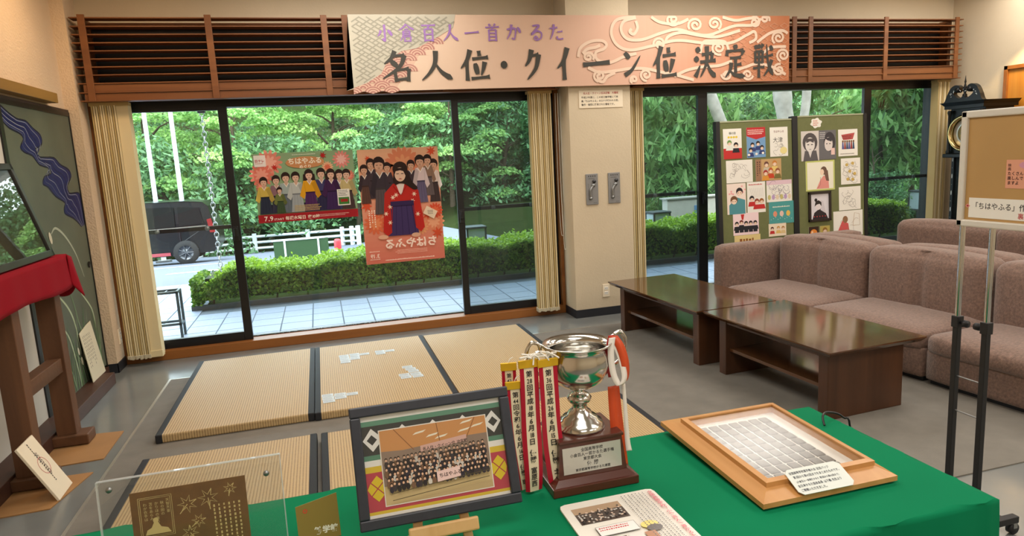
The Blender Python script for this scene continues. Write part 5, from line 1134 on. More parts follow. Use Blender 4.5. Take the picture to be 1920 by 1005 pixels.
# ------------------------------------------------------------------ framed badge collection
M_oak = mat('honey_oak', S(208, 154, 94), 0.35, wood=('Y', 16, S(190, 134, 74)))
bf = thing('display_case', 'honey-coloured wooden display frame with rows of grey badges under glass', 'display frame', (1.05, 1.42, TT))
fx0, fx1, fy0, fy1 = 0.872, 1.235, 1.192, 1.66
TILT = 0.035
def BP(x, y, z): return (x, y, TT + 0.006 + z + (y - fy0) * TILT)
def bbox(mb, x0, x1, y0, y1, z0, z1):
    return mb.hexa([BP(x0, y0, z0), BP(x1, y0, z0), BP(x1, y1, z0), BP(x0, y1, z0), BP(x0, y0, z1), BP(x1, y0, z1), BP(x1, y1, z1), BP(x0, y1, z1)])
def slope_frame(x0, x1, y0, y1, zo, X0, X1, Y0, Y1, zi, name, m, parent):
    a = [BP(x0, y0, 0), BP(x1, y0, 0), BP(x1, y1, 0), BP(x0, y1, 0)]; b_ = [BP(x0, y0, zo), BP(x1, y0, zo), BP(x1, y1, zo), BP(x0, y1, zo)]
    c = [BP(X0, Y0, zi), BP(X1, Y0, zi), BP(X1, Y1, zi), BP(X0, Y1, zi)]; d = [BP(X0, Y0, 0), BP(X1, Y0, 0), BP(X1, Y1, 0), BP(X0, Y1, 0)]
    for i in range(4):
        j = (i + 1) % 4
        MB().add([a[i], a[j], b_[j], b_[i], c[i], c[j], d[i], d[j]], [(0, 1, 2, 3), (3, 2, 5, 4), (4, 5, 7, 6), (6, 7, 1, 0), (0, 3, 4, 6), (1, 7, 5, 2)]).build(name, m, parent)
ix0, ix1, iy0, iy1 = fx0 + 0.038, fx1 - 0.026, fy0 + 0.042, fy1 - 0.046
slope_frame(fx0, fx1, fy0, fy1, 0.012, ix0, ix1, iy0, iy1, 0.022, 'outer_moulding', M_oak, bf)
slope_frame(ix0, ix1, iy0, iy1, 0.034, ix0 + 0.014, ix1 - 0.014, iy0 + 0.014, iy1 - 0.014, 0.036, 'inner_moulding', M_oak, bf)
gx0, gx1, gy0, gy1 = ix0 + 0.014, ix1 - 0.014, iy0 + 0.014, iy1 - 0.014
bbox(MB(), gx0, gx1, gy0, gy1, 0.002, 0.012).build('backing_sheet', M_paper, bf)
bbox(MB(), gx0, gx1, gy0, gy1, 0.030, 0.032).build('glass', M_frameglass, bf)
M_badge = mat('pewter_badge', S(126, 122, 114), 0.5, metal=0.2, bump=(500, 0.6))
bw, bh = (gx1 - gx0 - 0.05) / 7, (gy1 - gy0 - 0.035) / 9
proto = None
for r in range(9):
    for c in range(7):
        x = gx0 + 0.012 + bw * (c + 0.5); y = gy0 + 0.010 + bh * (r + 0.5)
        if proto is None:
            proto = thing('badge', '', 'badge')
            mb = MB(); mb.hexa([(-bw * 0.40, -bh * 0.42, 0), (bw * 0.40, -bh * 0.42, 0), (bw * 0.40, bh * 0.42, bh * 0.84 * TILT), (-bw * 0.40, bh * 0.42, bh * 0.84 * TILT), (-bw * 0.38, -bh * 0.40, 0.003), (bw * 0.38, -bh * 0.40, 0.003), (bw * 0.38, bh * 0.40, 0.003 + bh * 0.84 * TILT), (-bw * 0.38, bh * 0.40, 0.003 + bh * 0.84 * TILT)])
            mb.build('badge_plate', M_badge, proto)
            P = Print(bw * 0.76, bh * 0.8); P.scribble(bw * 0.08, bh * 0.08, bw * 0.70, bh * 0.74, 5, S(206, 202, 194), vert=True, seed=3, fill=0.35)
            P.build('relief', M_print, proto, (-bw * 0.38, -bh * 0.40, 0.003), (1, 0, 0), (0, 1, TILT), 0.0003); o = proto
        else: o = dup(proto)
        p = BP(x, y - bh * 0.42, 0.0125); move(o, (p[0], y, p[2]))
        ORD = ('first', 'second', 'third', 'fourth', 'fifth', 'sixth', 'seventh', 'eighth', 'ninth')
        tag(o, 'grey oblong badge, %s from left in the %s row from the front of the case' % (ORD[c], ORD[r]), 'badge', 'badges in the wooden display case')
lc = thing('label_card', 'handwritten white card with clipped corners resting on the wooden frame', 'card', (1.06, 1.19, TT + 0.03))
o_ = Vector(BP(0.966, 1.188, 0.016)); U_ = Vector((1, -0.01, 0.0)).normalized(); V_ = Vector((0.02, 0.80, 0.34)).normalized(); N_ = U_.cross(V_)
MB().prism([(0.01, 0), (0.138, 0), (0.148, 0.01), (0.148, 0.062), (0.138, 0.072), (0.01, 0.072), (0, 0.062), (0, 0.01)], o_, U_, V_, N_, 0.0015).build('card', mat('card_mint', S(226, 232, 226), 0.4), lc)
P = Print(0.148, 0.072)
for i, s_ in enumerate(('全国高等学校選手権大会 記念バッジ', '第1回から第42回までをまとめたものです。', '(小倉百人一首競技かるた 第1回から第42回まで)', '全日本かるた協会会長 山下義 先生より', 'ご寄贈いただきました。')):
    P.text(s_, 0.008 + 0.004 * (i in (1, 2)), 0.057 - i * 0.0122, 0.0080 if i != 2 else 0.0064, S(50, 54, 70), bold=0.01, sx=0.82)
P.build('handwriting', M_print, lc, o_ + N_ * 0.0015, U_, V_, 0.0003)
cb_ = MB().tube(spline([(1.31, 1.52, TT + 0.004), (1.325, 1.545, TT + 0.02), (1.355, 1.56, TT + 0.022), (1.395, 1.545, TT + 0.006), (1.41, 1.53, TT - 0.06), (1.412, 1.53, 0.12), (1.42, 1.52, 0.012)], 6), 0.0032, 6)
tag(cb_.build('cable', M_black), 'thin dark cable looping over the far edge of the green cloth', 'cable')

# ------------------------------------------------------------------ information sheet
sh = thing('information_sheet', 'white information sheet with a crowd photo lying on the green cloth', 'sheet', (0.58, 1.2, TT))
o_ = Vector((0.458, 1.02, TT + 0.001)); w, h = 0.235, 0.352
pts = [(0.0, 0), (w, 0), (w, h - 0.015), (w - 0.004, h - 0.004), (w - 0.015, h), (0.015, h), (0.004, h - 0.004), (0, h - 0.015)]
MB().prism(pts, o_, (1, 0, 0), (0, 1, 0), (0, 0, 1), 0.004).build('board', M_paper, sh)
P = Print(w, h)
rc = random.Random(2)
P.rect(0.020, 0.255, 0.135, 0.325, S(92, 80, 74)); P.rect(0.020, 0.30, 0.135, 0.325, S(190, 160, 130))
for k in range(90): P.ell(0.024 + 0.107 * rc.random(), 0.258 + 0.045 * rc.random(), 0.0026, 0.0028, (S(226, 200, 180), S(50, 44, 46), S(210, 206, 200))[k % 3], 6)
P.rect(0.040, 0.195, 0.130, 0.232, S(120, 120, 120)); P.rect(0.041, 0.196, 0.129, 0.231, S(248, 246, 242)); P.scribble(0.046, 0.212, 0.12, 0.228, 2, S(200, 70, 80))
P.ell(0.155, 0.205, 0.02, 0.014, S(240, 224, 130)); P.ell(0.160, 0.190, 0.018, 0.012, S(110, 104, 100)); P.ell(0.03, 0.19, 0.012, 0.008, S(240, 220, 120))
P.rect(0.025, 0.10, 0.09, 0.182, S(110, 84, 70)); P.ell(0.07, 0.15, 0.02, 0.022, S(220, 130, 110)); P.rect(0.095, 0.10, 0.125, 0.185, S(235, 232, 226)); P.rect(0.13, 0.10, 0.155, 0.18, S(190, 140, 110))
P.text('全国高等学校「小倉百人一首かるた選手権」', 0.219, 0.335, 0.0125, S(206, 60, 84), vert=True, bold=0.02)
P.scribble(0.145, 0.06, 0.208, 0.335, 7, S(120, 118, 120), vert=True, seed=11, fill=0.3)
P.build('print', M_gloss, sh, o_ + Vector((0, 0, 0.004)), (1, 0, 0), (0, 1, 0), 0.0002)

# ------------------------------------------------------------------ framed group photograph on a small easel
LA = math.radians(19); V_ = Vector((0, math.sin(LA), math.cos(LA))); U_ = Vector((1, 0, 0)); N_ = U_.cross(V_)
pf = thing('photo_frame', 'dark blue-black framed group photograph propped on the small easel', 'picture frame', (0.19, 1.33, 0.752))
o_ = Vector((0.016, 1.335, 0.754)); W_, H_ = 0.347, 0.252; fwid = 0.022
M_navy = mat('frame_navy', S(46, 50, 60), 0.4, noise=(60, 0.1))
for (a, b_, c, d) in ((0, W_, 0, fwid), (0, W_, H_ - fwid, H_), (0, fwid, fwid, H_ - fwid), (W_ - fwid, W_, fwid, H_ - fwid)): MB().obox(o_, U_, V_, N_, a, b_, c, d, -0.008, 0.008).build('frame_rail', M_navy, pf, bevel=0.003)
MB().obox(o_, U_, V_, N_, fwid - 0.003, W_ - fwid + 0.003, fwid - 0.003, H_ - fwid + 0.003, -0.006, -0.002).build('mount', M_paper, pf)
MB().obox(o_, U_, V_, N_, fwid - 0.003, W_ - fwid + 0.003, fwid - 0.003, H_ - fwid + 0.003, 0.002, 0.003).build('glass', M_frameglass, pf)
w, h = W_ - 2 * fwid, H_ - 2 * fwid; P = Print(w, h)
for (v0, v1, c) in ((0, 0.03, S(240, 238, 230)), (0.03, 0.06, S(222, 192, 60)), (0.06, 0.44, S(190, 70, 84)), (0.44, 0.50, S(222, 192, 60)), (0.50, 0.56, S(238, 236, 230)), (0.56, 0.61, S(90, 140, 116)), (0.61, 0.90, S(62, 64, 62)), (0.90, 0.95, S(100, 150, 126)), (0.95, 1.0, S(240, 240, 234))):
    P.rect(0, h * v0, w, h * v1, c); P.k = 1
P.k = 2
for k in range(5):
    x, y, r = 0.02 + k * 0.066, h * 0.76, 0.024
    P.poly([(x - r, y), (x, y + r), (x + r, y), (x, y - r)], S(236, 236, 232)) if x - r > 0 and x + r < w else P.poly([(max(x - r, 0.001), y), (min(x, w - 0.001), y + r), (min(x + r, w - 0.001), y), (min(x, w - 0.001), y - r)], S(236, 236, 232))
    P.poly([(x - r * 0.45, y), (x, y + r * 0.45), (min(x + r * 0.45, w - 0.001), y), (x, y - r * 0.45)], S(62, 64, 62))
for cxx in (0.022, w - 0.018):
    for (dx, dy) in ((0, 0.014), (0.014, 0), (0, -0.014), (-0.014, 0)):
        P.poly([(min(max(cxx + dx + a * 0.0125, 0.001), w - 0.001), h * 0.28 + dy + b_ * 0.0125) for a, b_ in ((-1, 0), (0, 1), (1, 0), (0, -1))], S(228, 200, 50))
P.build('patterned_mount', M_print, pf, o_ + U_ * fwid + V_ * fwid + N_ * -0.002, U_, V_, 0.0001)
gp = MB().obox(o_, U_, V_, N_, fwid + 0.034, W_ - fwid - 0.034, fwid + 0.019, H_ - fwid - 0.032, -0.002, -0.0008).build('photograph', M_paper, pf)
q = o_ + U_ * (fwid + 0.036) + V_ * (fwid + 0.021) + N_ * -0.0008; w, h = W_ - 2 * fwid - 0.072, H_ - 2 * fwid - 0.055
P = Print(w, h); P.rect(0, 0, w, h, S(200, 176, 130)); P.poly([(0, 0), (w, h * 0.1), (w, h * 0.25), (0, h * 0.3)], S(214, 190, 140)); P.poly([(0, h * 0.66), (w, h * 0.72), (w, h), (0, h)], S(212, 152, 96))
P.poly([(0, h * 0.25), (w, h * 0.3), (w, h * 0.76), (w * 0.8, h * 0.76), (w * 0.2, h * 0.70), (0, h * 0.72)], S(150, 130, 116))
for (x, y) in ((0.3, 0.88), (0.42, 0.82), (0.5, 0.78), (0.75, 0.93), (0.72, 0.82), (0.85, 0.86)): P.poly([(w * x, h * y), (w * (x + 0.10), h * (y + 0.02)), (w * (x + 0.13), h * (y + 0.05)), (w * (x + 0.03), h * (y + 0.03))], S(246, 240, 220))
for x in (0.30, 0.55, 0.78): P.line([(w * x, h * 0.68), (w * (x * 1.6 - 0.35), h)], 0.0016, S(150, 100, 64))
P.poly([(w * 0.36, h * 0.64), (w * 0.80, h * 0.69), (w * 0.80, h * 0.78), (w * 0.36, h * 0.72)], S(222, 180, 170)); P.text('名人位・クイーン位 決定戦', w * 0.38, h * 0.65, h * 0.052, S(50, 44, 42), bold=0.02, rot=0.045)
for k in range(150):
    row = k // 25; x = (k % 25 + 0.5 * (row % 2) + rc.uniform(-0.2, 0.2)) / 25.5; y = 0.60 - row * 0.065 + rc.uniform(-0.01, 0.01) + 0.05 * x
    if not 0.03 < x < 0.97: continue
    P.ell(w * x, h * (y - 0.07), 0.0046, 0.0072, (S(40, 38, 44), S(60, 54, 58), S(210, 204, 196), S(48, 46, 60), S(120, 90, 70))[rc.randrange(5)], 8); P.ell(w * x, h * y, 0.0031, 0.0036, S(44, 34, 32), 8); P.ell(w * x, h * (y - 0.012), 0.0024, 0.0028, S(224, 182, 154), 8); P.k -= 2
    if k % 25 == 24: P.k += 4
P.k += 3
P.poly([(w * 0.48, h * 0.20), (w * 0.70, h * 0.23), (w * 0.70, h * 0.37), (w * 0.48, h * 0.34)], S(236, 204, 200)); P.text('ちはやふる', w * 0.50, h * 0.255, h * 0.065, S(70, 50, 50), bold=0.02, rot=0.045)
for y in (0.06, 0.15): P.line([(w * 0.06, h * y), (w * 0.97, h * (y + 0.10))], 0.0014, S(90, 80, 60))
P.build('print', M_gloss, gp, q, U_, V_, 0.0001)
es = thing('easel', 'small pale wooden easel holding the framed group photograph', 'easel', (0.185, 1.36, TT))
M_pine = mat('pale_pine', S(220, 180, 124), 0.5, wood=('Z', 30, S(204, 160, 102)))
MB().obox(Vector((0.185, 1.322, 0.722)), U_, V_, N_, -0.074, 0.074, 0.0, 0.028, 0.014, 0.024).build('front_lip', M_pine, es, bevel=0.004)
MB().obox(Vector((0.185, 1.322, 0.722)), U_, V_, N_, -0.074, 0.074, 0.0, 0.008, -0.016, 0.015).build('ledge', M_pine, es)
for s in (-1, 1): MB().obox(Vector((0.185 + s * 0.055, 1.312, TT + 0.001)), (Vector((1, 0, 0))), (V_ + Vector((-s * 0.10, 0, 0))).normalized(), N_, -0.010, 0.010, 0, 0.20, -0.028, -0.016).build('leg', M_pine, es, bevel=0.002)
MB().tube([(0.185, 1.47, TT + 0.004), (0.185, 1.40, TT + 0.19)], 0.007, 8).build('rear_leg', M_pine, es)

# ------------------------------------------------------------------ trophy cup
M_silver = mat('aged_silver', S(206, 204, 198), 0.16, metal=1.0, noise=(9, 0.08))
M_mahog = mat('mahogany', S(92, 46, 34), 0.3, wood=('X', 24, S(70, 34, 26)), coat=0.3)
tp = thing('trophy', 'tarnished silver trophy cup with engraved plaque on a stepped wooden base', 'trophy', (0.575, 1.51, TT))
def taper(x0, x1, y0, y1, z0, X, z1): return MB().hexa([(x0, y0, z0), (x1, y0, z0), (x1, y1, z0), (x0, y1, z0), (x0 + X, y0 + X, z1), (x1 - X, y0 + X, z1), (x1 - X, y1 - X, z1), (x0 + X, y1 - X, z1)])
wx0, wx1, wy0, wy1 = 0.462, 0.682, 1.412, 1.606
MB().box(wx0, wx1, wy0, wy1, TT + 0.001, TT + 0.022).build('plinth', M_mahog, tp, bevel=0.002)
taper(wx0 + 0.006, wx1 - 0.006, wy0 + 0.006, wy1 - 0.006, TT + 0.022, 0.014, TT + 0.034).build('cove', M_mahog, tp)
bx0, bx1, by0, by1 = wx0 + 0.022, wx1 - 0.022, wy0 + 0.022, wy1 - 0.022
taper(bx0, bx1, by0, by1, TT + 0.034, 0.008, TT + 0.118).build('block', M_mahog, tp)
MB().box(bx0 + 0.004, bx1 - 0.004, by0 + 0.004, by1 - 0.004, TT + 0.118, TT + 0.126).build('block_cap', M_mahog, tp, bevel=0.002)
nv = Vector((0, 0.008, 0.084)).normalized(); nn = Vector((1, 0, 0)).cross(nv)
po_ = Vector((bx0 + 0.013, by0, TT + 0.034)) + nv * 0.010
pq = MB().obox(po_, (1, 0, 0), nv, nn, 0, bx1 - bx0 - 0.026, 0, 0.064, 0.0, 0.0015).build('plaque', mat('plaque_silver', S(206, 206, 200), 0.3, metal=0.5), tp)
P = Print(bx1 - bx0 - 0.026, 0.064)
for s_, y, sz in (('全国高等学校', 0.0515, 0.0095), ('小倉百人一首かるた選手権', 0.0405, 0.0095), ('東京都大会', 0.0295, 0.0095), ('優 勝', 0.0155, 0.0125), ('東京都高等学校かるた連盟', 0.0045, 0.0075)): P.text(s_, P.w / 2, y, sz, S(60, 60, 62), align='c', bold=0.012)
P.build('engraving', M_print, pq, po_ + nn * 0.0015, (1, 0, 0), nv, 0.0002)
c0 = (0.572, 1.512, TT + 0.126)
MB().lathe([(0, 0), (0.060, 0), (0.061, 0.006), (0.057, 0.010), (0.056, 0.016), (0.046, 0.020), (0.043, 0.028), (0.032, 0.032), (0.028, 0.042), (0.020, 0.048), (0.018, 0.062), (0.028, 0.068), (0.031, 0.078), (0.024, 0.086), (0.014, 0.092), (0.016, 0.102), (0.024, 0.104)], c0, 40).build('stem', M_silver, tp)
bowl = [(0.012, 0.102), (0.036, 0.106), (0.058, 0.120), (0.073, 0.142), (0.078, 0.165), (0.075, 0.185), (0.071, 0.197), (0.073, 0.206), (0.084, 0.213), (0.086, 0.216), (0.084, 0.218), (0.068, 0.208), (0.066, 0.196), (0.071, 0.182), (0.074, 0.165), (0.068, 0.143), (0.054, 0.124), (0.03, 0.111), (0, 0.108)]
MB().lathe(bowl, c0, 56).build('bowl', M_silver, tp)
for s in (-1, 1):
    X = lambda a, b_: (c0[0] + s * a, c0[1], c0[2] + b_)
    h_ = MB().tube([X(*p) for p in spline([(0.070, 0.150), (0.10, 0.150), (0.125, 0.172), (0.130, 0.205), (0.118, 0.228), (0.10, 0.225), (0.096, 0.208), (0.107, 0.203)], 5)], 0.0048, 8)
    h_.tube([X(*p) for p in spline([(0.074, 0.200), (0.085, 0.215), (0.10, 0.225), (0.115, 0.232), (0.124, 0.222)], 4)], 0.004, 8)
    h_.build('handle', M_silver, tp)

# ribbons tied to the trophy
M_rib = print_mat('ribbon_satin', 0.35, 0.4)
M_gold = mat('gilt_clip', S(232, 186, 40), 0.3, metal=0.35)
rw, rr = S(236, 222, 192), S(178, 20, 48)
def streamer(label, x, y, ztop, zbot, w, yaw, txt, sway=0.0, seed=0, wide=True):
    t = thing('ribbon_streamer', label, 'ribbon', (x, y, ztop), 0, 'award ribbons hanging from the trophy handle')
    U = Vector((math.cos(yaw), math.sin(yaw), 0)); N = U.cross(Vector((0, 0, 1)))
    MB().obox((x, y, ztop), U, (0, 0, 1), N, -w / 2 - 0.002, w / 2 + 0.002, -0.003, 0.016, -0.003, 0.003).build('clip', M_gold, t, bevel=0.001)
    rg = random.Random(seed); L = ztop - zbot; nseg = 26
    def at(a, k): # a across (-.5...5), k along 0..1
        off = sway * k * k; wav = 0.006 * math.sin(k * 7 + seed) * k + 0.004 * math.sin(a * 5 + seed) * k
        lift = 0.03 * max(0, k - 0.9) * 4
        return Vector((x, y, ztop)) + U * (a * w * (1 - 0.12 * math.sin(k * 5 + seed) * k) + off) + N * (wav + 0.008 * math.sin(seed) * k) - Vector((0, 0, 1)) * (L * k)
    for front, nm in ((1, 'band'),):
        vs = []; fs = []; cols = []
        cuts = [-0.5, -0.27, 0.27, 0.5]; cs_ = [rr, rw, rr]
        for q in range(3):
            for k in range(nseg + 1):
                b = len(vs); vs += [tuple(at(cuts[q], k / nseg)), tuple(at(cuts[q + 1], k / nseg))]; cols += [cs_[q]] * 2
                if k: fs.append((b - 2, b - 1, b + 1, b))
        me = bpy.data.meshes.new(nm); me.from_pydata(vs, [], fs); ca = me.color_attributes.new('ink', 'FLOAT_COLOR', 'POINT'); ca.data.foreach_set('color', np.array(cols, dtype=np.float32).ravel())
        me.materials.append(M_rib); ob = bpy.data.objects.new(nm, me); COL.objects.link(ob); attach(ob, t)
        md = ob.modifiers.new('thickness', 'SOLIDIFY'); md.thickness = 0.0006
    if txt:  # brush-written winners down the pale band, following its hang
        sz = w * 0.36; vs = []; fs = []; d = 0.010; cells = []
        for ch in txt:                                   # two figures share one square
            if ch.isdigit() and cells and cells[-1].isdigit() and len(cells[-1]) == 1: cells[-1] += ch
            else: cells.append(ch)
        for ch in cells:
            if ch == ' ': d += sz * 0.6; continue
            if len(ch) == 2:
                (v1, f1, a1, w1), (v2, f2, a2, w2) = glyph(ch[0], 0.02), glyph(ch[1], 0.02)
                gv = [(p * 0.75, q * 0.95) for p, q in v1] + [((p + w1 + 0.08) * 0.75, q * 0.95) for p, q in v2]; gf = list(f1) + [tuple(i + len(v1) for i in f) for f in f2]; gw = (w1 + w2 + 0.08) * 0.75
            else: gv, gf, gx, gw = glyph(ch, 0.02)
            b = len(vs); cxw = 0.5 if ord(ch[0]) > 0x2000 else gw / 2
            if d + sz > L: break
            for (p, q2) in gv:
                kk = (d + (0.85 - q2) * sz) / L; vs.append(tuple(at((p - cxw) * sz / w, kk) + N * 0.0009))
            fs += [tuple(i + b for i in f) for f in gf]; d += sz * 1.02
        me = bpy.data.meshes.new('writing'); me.from_pydata(vs, [], fs); me.materials.append(mat('ink_black', S(40, 36, 34), 0.6)); ob = bpy.data.objects.new('writing', me); COL.objects.link(ob); attach(ob, t)
    tw = MB().tube(spline([tuple(Vector((x, y, ztop + 0.016))), (x + 0.004, y, ztop + 0.024), (x + 0.012, y + 0.002, ztop + 0.027)], 4), 0.0012, 5).build('cord', M_paper, t)
streamer('ribbon with dark writing, right one of the two beneath the gold clips', 0.478, 1.462, 1.012, 0.708, 0.047, 0.05, '第36回平成26年6月15日 優勝 北央学園高等学校', 0.012, 1)
streamer('ribbon with dark writing, left one of the two beneath the gold clips', 0.432, 1.466, 1.014, 0.708, 0.045, 0.0, '第28回平成18年6月18日 優勝 富原西高等学校', -0.004, 2)
streamer('ribbon hanging half behind the photo frame corner, written in black', 0.398, 1.472, 0.965, 0.708, 0.042, -0.1, '第44回令和6年6月16日 優勝 瑞沢高等学校', 0.014, 3)
streamer('outermost red-edged ribbon behind the others at the left', 0.390, 1.49, 1.006, 0.73, 0.034, -0.2, '第42回 優勝', 0.010, 4)
streamer('red-edged ribbon hanging in the gap close to the wooden base', 0.496, 1.48, 1.006, 0.712, 0.034, 0.5, '北野高等学校 優勝', 0.008, 5)
kn = MB(); rg = random.Random(9)
for k in range(16):
    a = Vector((0.455 + rg.uniform(-0.03, 0.035), 1.468 + rg.uniform(-0.012, 0.012), 1.034 + rg.uniform(-0.004, 0.008)))
    d = Vector((rg.uniform(-1, 1), rg.uniform(-0.5, 0.5), rg.uniform(-0.4, 0.9))).normalized() * rg.uniform(0.010, 0.022)
    kn.tube([a - d * 0.7, a + Vector((0, 0, 0.004)), a + d], 0.0021, 5)
tag(kn.build('cord_knot', M_paper), 'tangled white cord knot tied above the gold clips', 'cord')
rb = thing('bow_ribbon', 'orange-red and white ribbons looped over the right trophy handle', 'ribbon', (0.66, 1.49, 0.74))
def strip(name, pts, w, m, tw=0.0, yaw=0.0):
    Q = spline(pts, 6); vs = []; fs = []
    for i, p in enumerate(Q):
        a = yaw + tw * i / (len(Q) - 1); U = Vector((math.cos(a), math.sin(a), 0)); ww = w if not isinstance(w, (list, tuple)) else w[0] + (w[1] - w[0]) * i / (len(Q) - 1)
        vs += [tuple(Vector(p) - U * ww / 2), tuple(Vector(p) + U * ww / 2)]
        if i: fs.append((2 * i - 2, 2 * i - 1, 2 * i + 1, 2 * i))
    return MB().add(vs, fs, True).build(name, m, rb, solid=0.0007)
M_or = mat('ribbon_orange', S(206, 76, 34), 0.35); M_wr = mat('ribbon_white', S(236, 230, 222), 0.35); M_rd = mat('ribbon_red', S(178, 30, 36), 0.35)
strip('orange_tail', [(0.651, 1.480, 0.93), (0.654, 1.478, 0.86), (0.658, 1.474, 0.79), (0.664, 1.470, 0.715)], (0.030, 0.050), M_or, 0.5)
strip('white_tail', [(0.676, 1.474, 0.935), (0.678, 1.472, 0.86), (0.680, 1.470, 0.79), (0.683, 1.468, 0.76)], (0.008, 0.016), M_wr)
strip('white_loop', [(0.648, 1.472, 1.055), (0.640, 1.464, 1.02), (0.643, 1.460, 0.97), (0.658, 1.458, 0.938), (0.672, 1.460, 0.955), (0.668, 1.466, 0.995), (0.652, 1.474, 1.05)], 0.017, M_wr, 0.4)
strip('orange_loop', [(0.652, 1.476, 1.058), (0.668, 1.470, 1.03), (0.678, 1.466, 0.985), (0.676, 1.468, 0.945), (0.660, 1.474, 0.935)], 0.024, M_or, 0.5)
strip('red_loop', [(0.648, 1.478, 1.060), (0.640, 1.476, 1.03), (0.638, 1.475, 0.99), (0.644, 1.476, 0.955)], 0.014, M_rd)

# ------------------------------------------------------------------ acrylic stand with brown card, and gold leaflet
ac = thing('acrylic_stand', 'clear upright acrylic sign holder at the left end of the green table', 'sign holder', (-0.30, 1.43, TT))
LA2 = math.radians(6); V2 = Vector((0, math.sin(LA2), math.cos(LA2))); N2 = U_.cross(V2)
oa = Vector((-0.478, 1.425, TT + 0.002))
MB().obox(oa, U_, V2, N2, 0, 0.345, 0, 0.205, -0.002, 0).build('rear_sheet', M_clear, ac, bevel=0.001)
MB().obox(oa, U_, V2, N2, 0, 0.345, 0, 0.205, 0.004, 0.006).build('front_sheet', M_clear, ac, bevel=0.001)
M_edge = glass_mat('acrylic_edge', (0.95, 0.97, 0.97, 1), 1.5, 0.30, (0.85, 0.88, 0.9, 1))
for (a, b_, c, d) in ((0, 0.345, 0.2045, 0.2065), (-0.0015, 0.0005, 0, 0.205), (0.3445, 0.3465, 0, 0.205)): MB().obox(oa, U_, V2, N2, a, b_, c, d, -0.002, 0.006).build('polished_edge', M_edge, ac)
MB().box(-0.478, -0.133, 1.36, 1.428, TT + 0.0005, TT + 0.0025).build('foot', M_clear, ac)
for (x, z) in ((0.022, 0.188), (0.316, 0.170)): MB().lathe([(0, 0), (0.006, 0), (0.006, 0.003), (0, 0.004)], tuple(oa + U_ * x + V2 * z + N2 * 0.006), 12, tuple(N2)).build('stud', M_steel, ac)
bc = thing('brown_card', 'brown card with gilt maple leaves and writing inside the acrylic holder', 'card', (-0.32, 1.43, TT + 0.004))
ob_ = oa + U_ * 0.055 + V2 * 0.004 + N2 * 0.0005; w, h = 0.218, 0.168
MB().obox(ob_, U_, V2, N2, 0, w, 0, h, 0, 0.002).build('card', mat('brown_card_stock', S(122, 82, 36), 0.6, noise=(40, 0.15)), bc)
P = Print(w, h); gd = S(226, 200, 136)
def maple(x, y, r, rot):
    pts = []
    for k in range(15):
        a = rot + 2 * PI * k / 14; q2 = r * (1.0 if k % 2 == 0 else 0.36); pts.append((x + q2 * math.cos(a), y + q2 * math.sin(a)))
    P.line(pts, 0.0016, gd); P.line([(x, y), (x + r * 1.25 * math.cos(rot + 3.6), y + r * 1.25 * math.sin(rot + 3.6))], 0.0016, gd)
for a in ((0.104, 0.128, 0.019, 0.4), (0.144, 0.134, 0.020, 1.2), (0.187, 0.146, 0.013, 0.9), (0.122, 0.090, 0.014, 0.2), (0.104, 0.068, 0.016, 1.6), (0.13, 0.035, 0.014, 0.7)): maple(*a)
for d in (0.0, 0.003): P.line([(0.014 + d, 0.155 - d), (0.076 - d, 0.155 - d), (0.076 - d, 0.072 + d), (0.014 + d, 0.072 + d), (0.014 + d, 0.155 - d)], 0.0010, gd)
for i, s_ in enumerate(('天智天皇', '秋の田の', 'かりほの庵の', '苫をあらみ', 'わが衣手は')): P.text(s_, 0.068 - i * 0.0105, 0.148 - 0.004 * (i > 0), 0.0072, gd, vert=True)
P.poly([(0.022, 0.078), (0.070, 0.078), (0.064, 0.088), (0.052, 0.092), (0.046, 0.104), (0.040, 0.104), (0.034, 0.092), (0.026, 0.088)], gd); P.ell(0.043, 0.106, 0.005, 0.006, gd)
P.scribble(0.150, 0.01, 0.208, 0.118, 6, gd, vert=True, seed=14, fill=0.4)
P.build('gilt_print', M_print, bc, ob_ + N2 * 0.002, U_, V2, 0.0002)
lf = thing('leaflet', 'olive gold leaflet with white lettering standing beside the acrylic holder', 'leaflet', (-0.06, 1.42, TT))
ol = Vector((-0.112, 1.435, TT + 0.001)); U3 = Vector((1, 0.02, 0)).normalized(); V3 = Vector((-0.02, 0.2, 1)).normalized(); N3 = U3.cross(V3)
MB().prism([(0, -0.0), (0.088, 0), (0.088, 0.094), (0.0, 0.078)], ol, U3, V3, N3, 0.002).build('cover', mat('leaflet_gold', S(150, 128, 62), 0.4), lf)
P = Print(0.088, 0.094); P.ring(0.019, 0.066, 0.0022, 0.005, S(206, 90, 60), n=14); P.text('勧学館', 0.034, 0.014, 0.0165, S(244, 240, 226), bold=0.04)
P.build('print', M_print, lf, ol + N3 * 0.002, U3, V3, 0.0002)

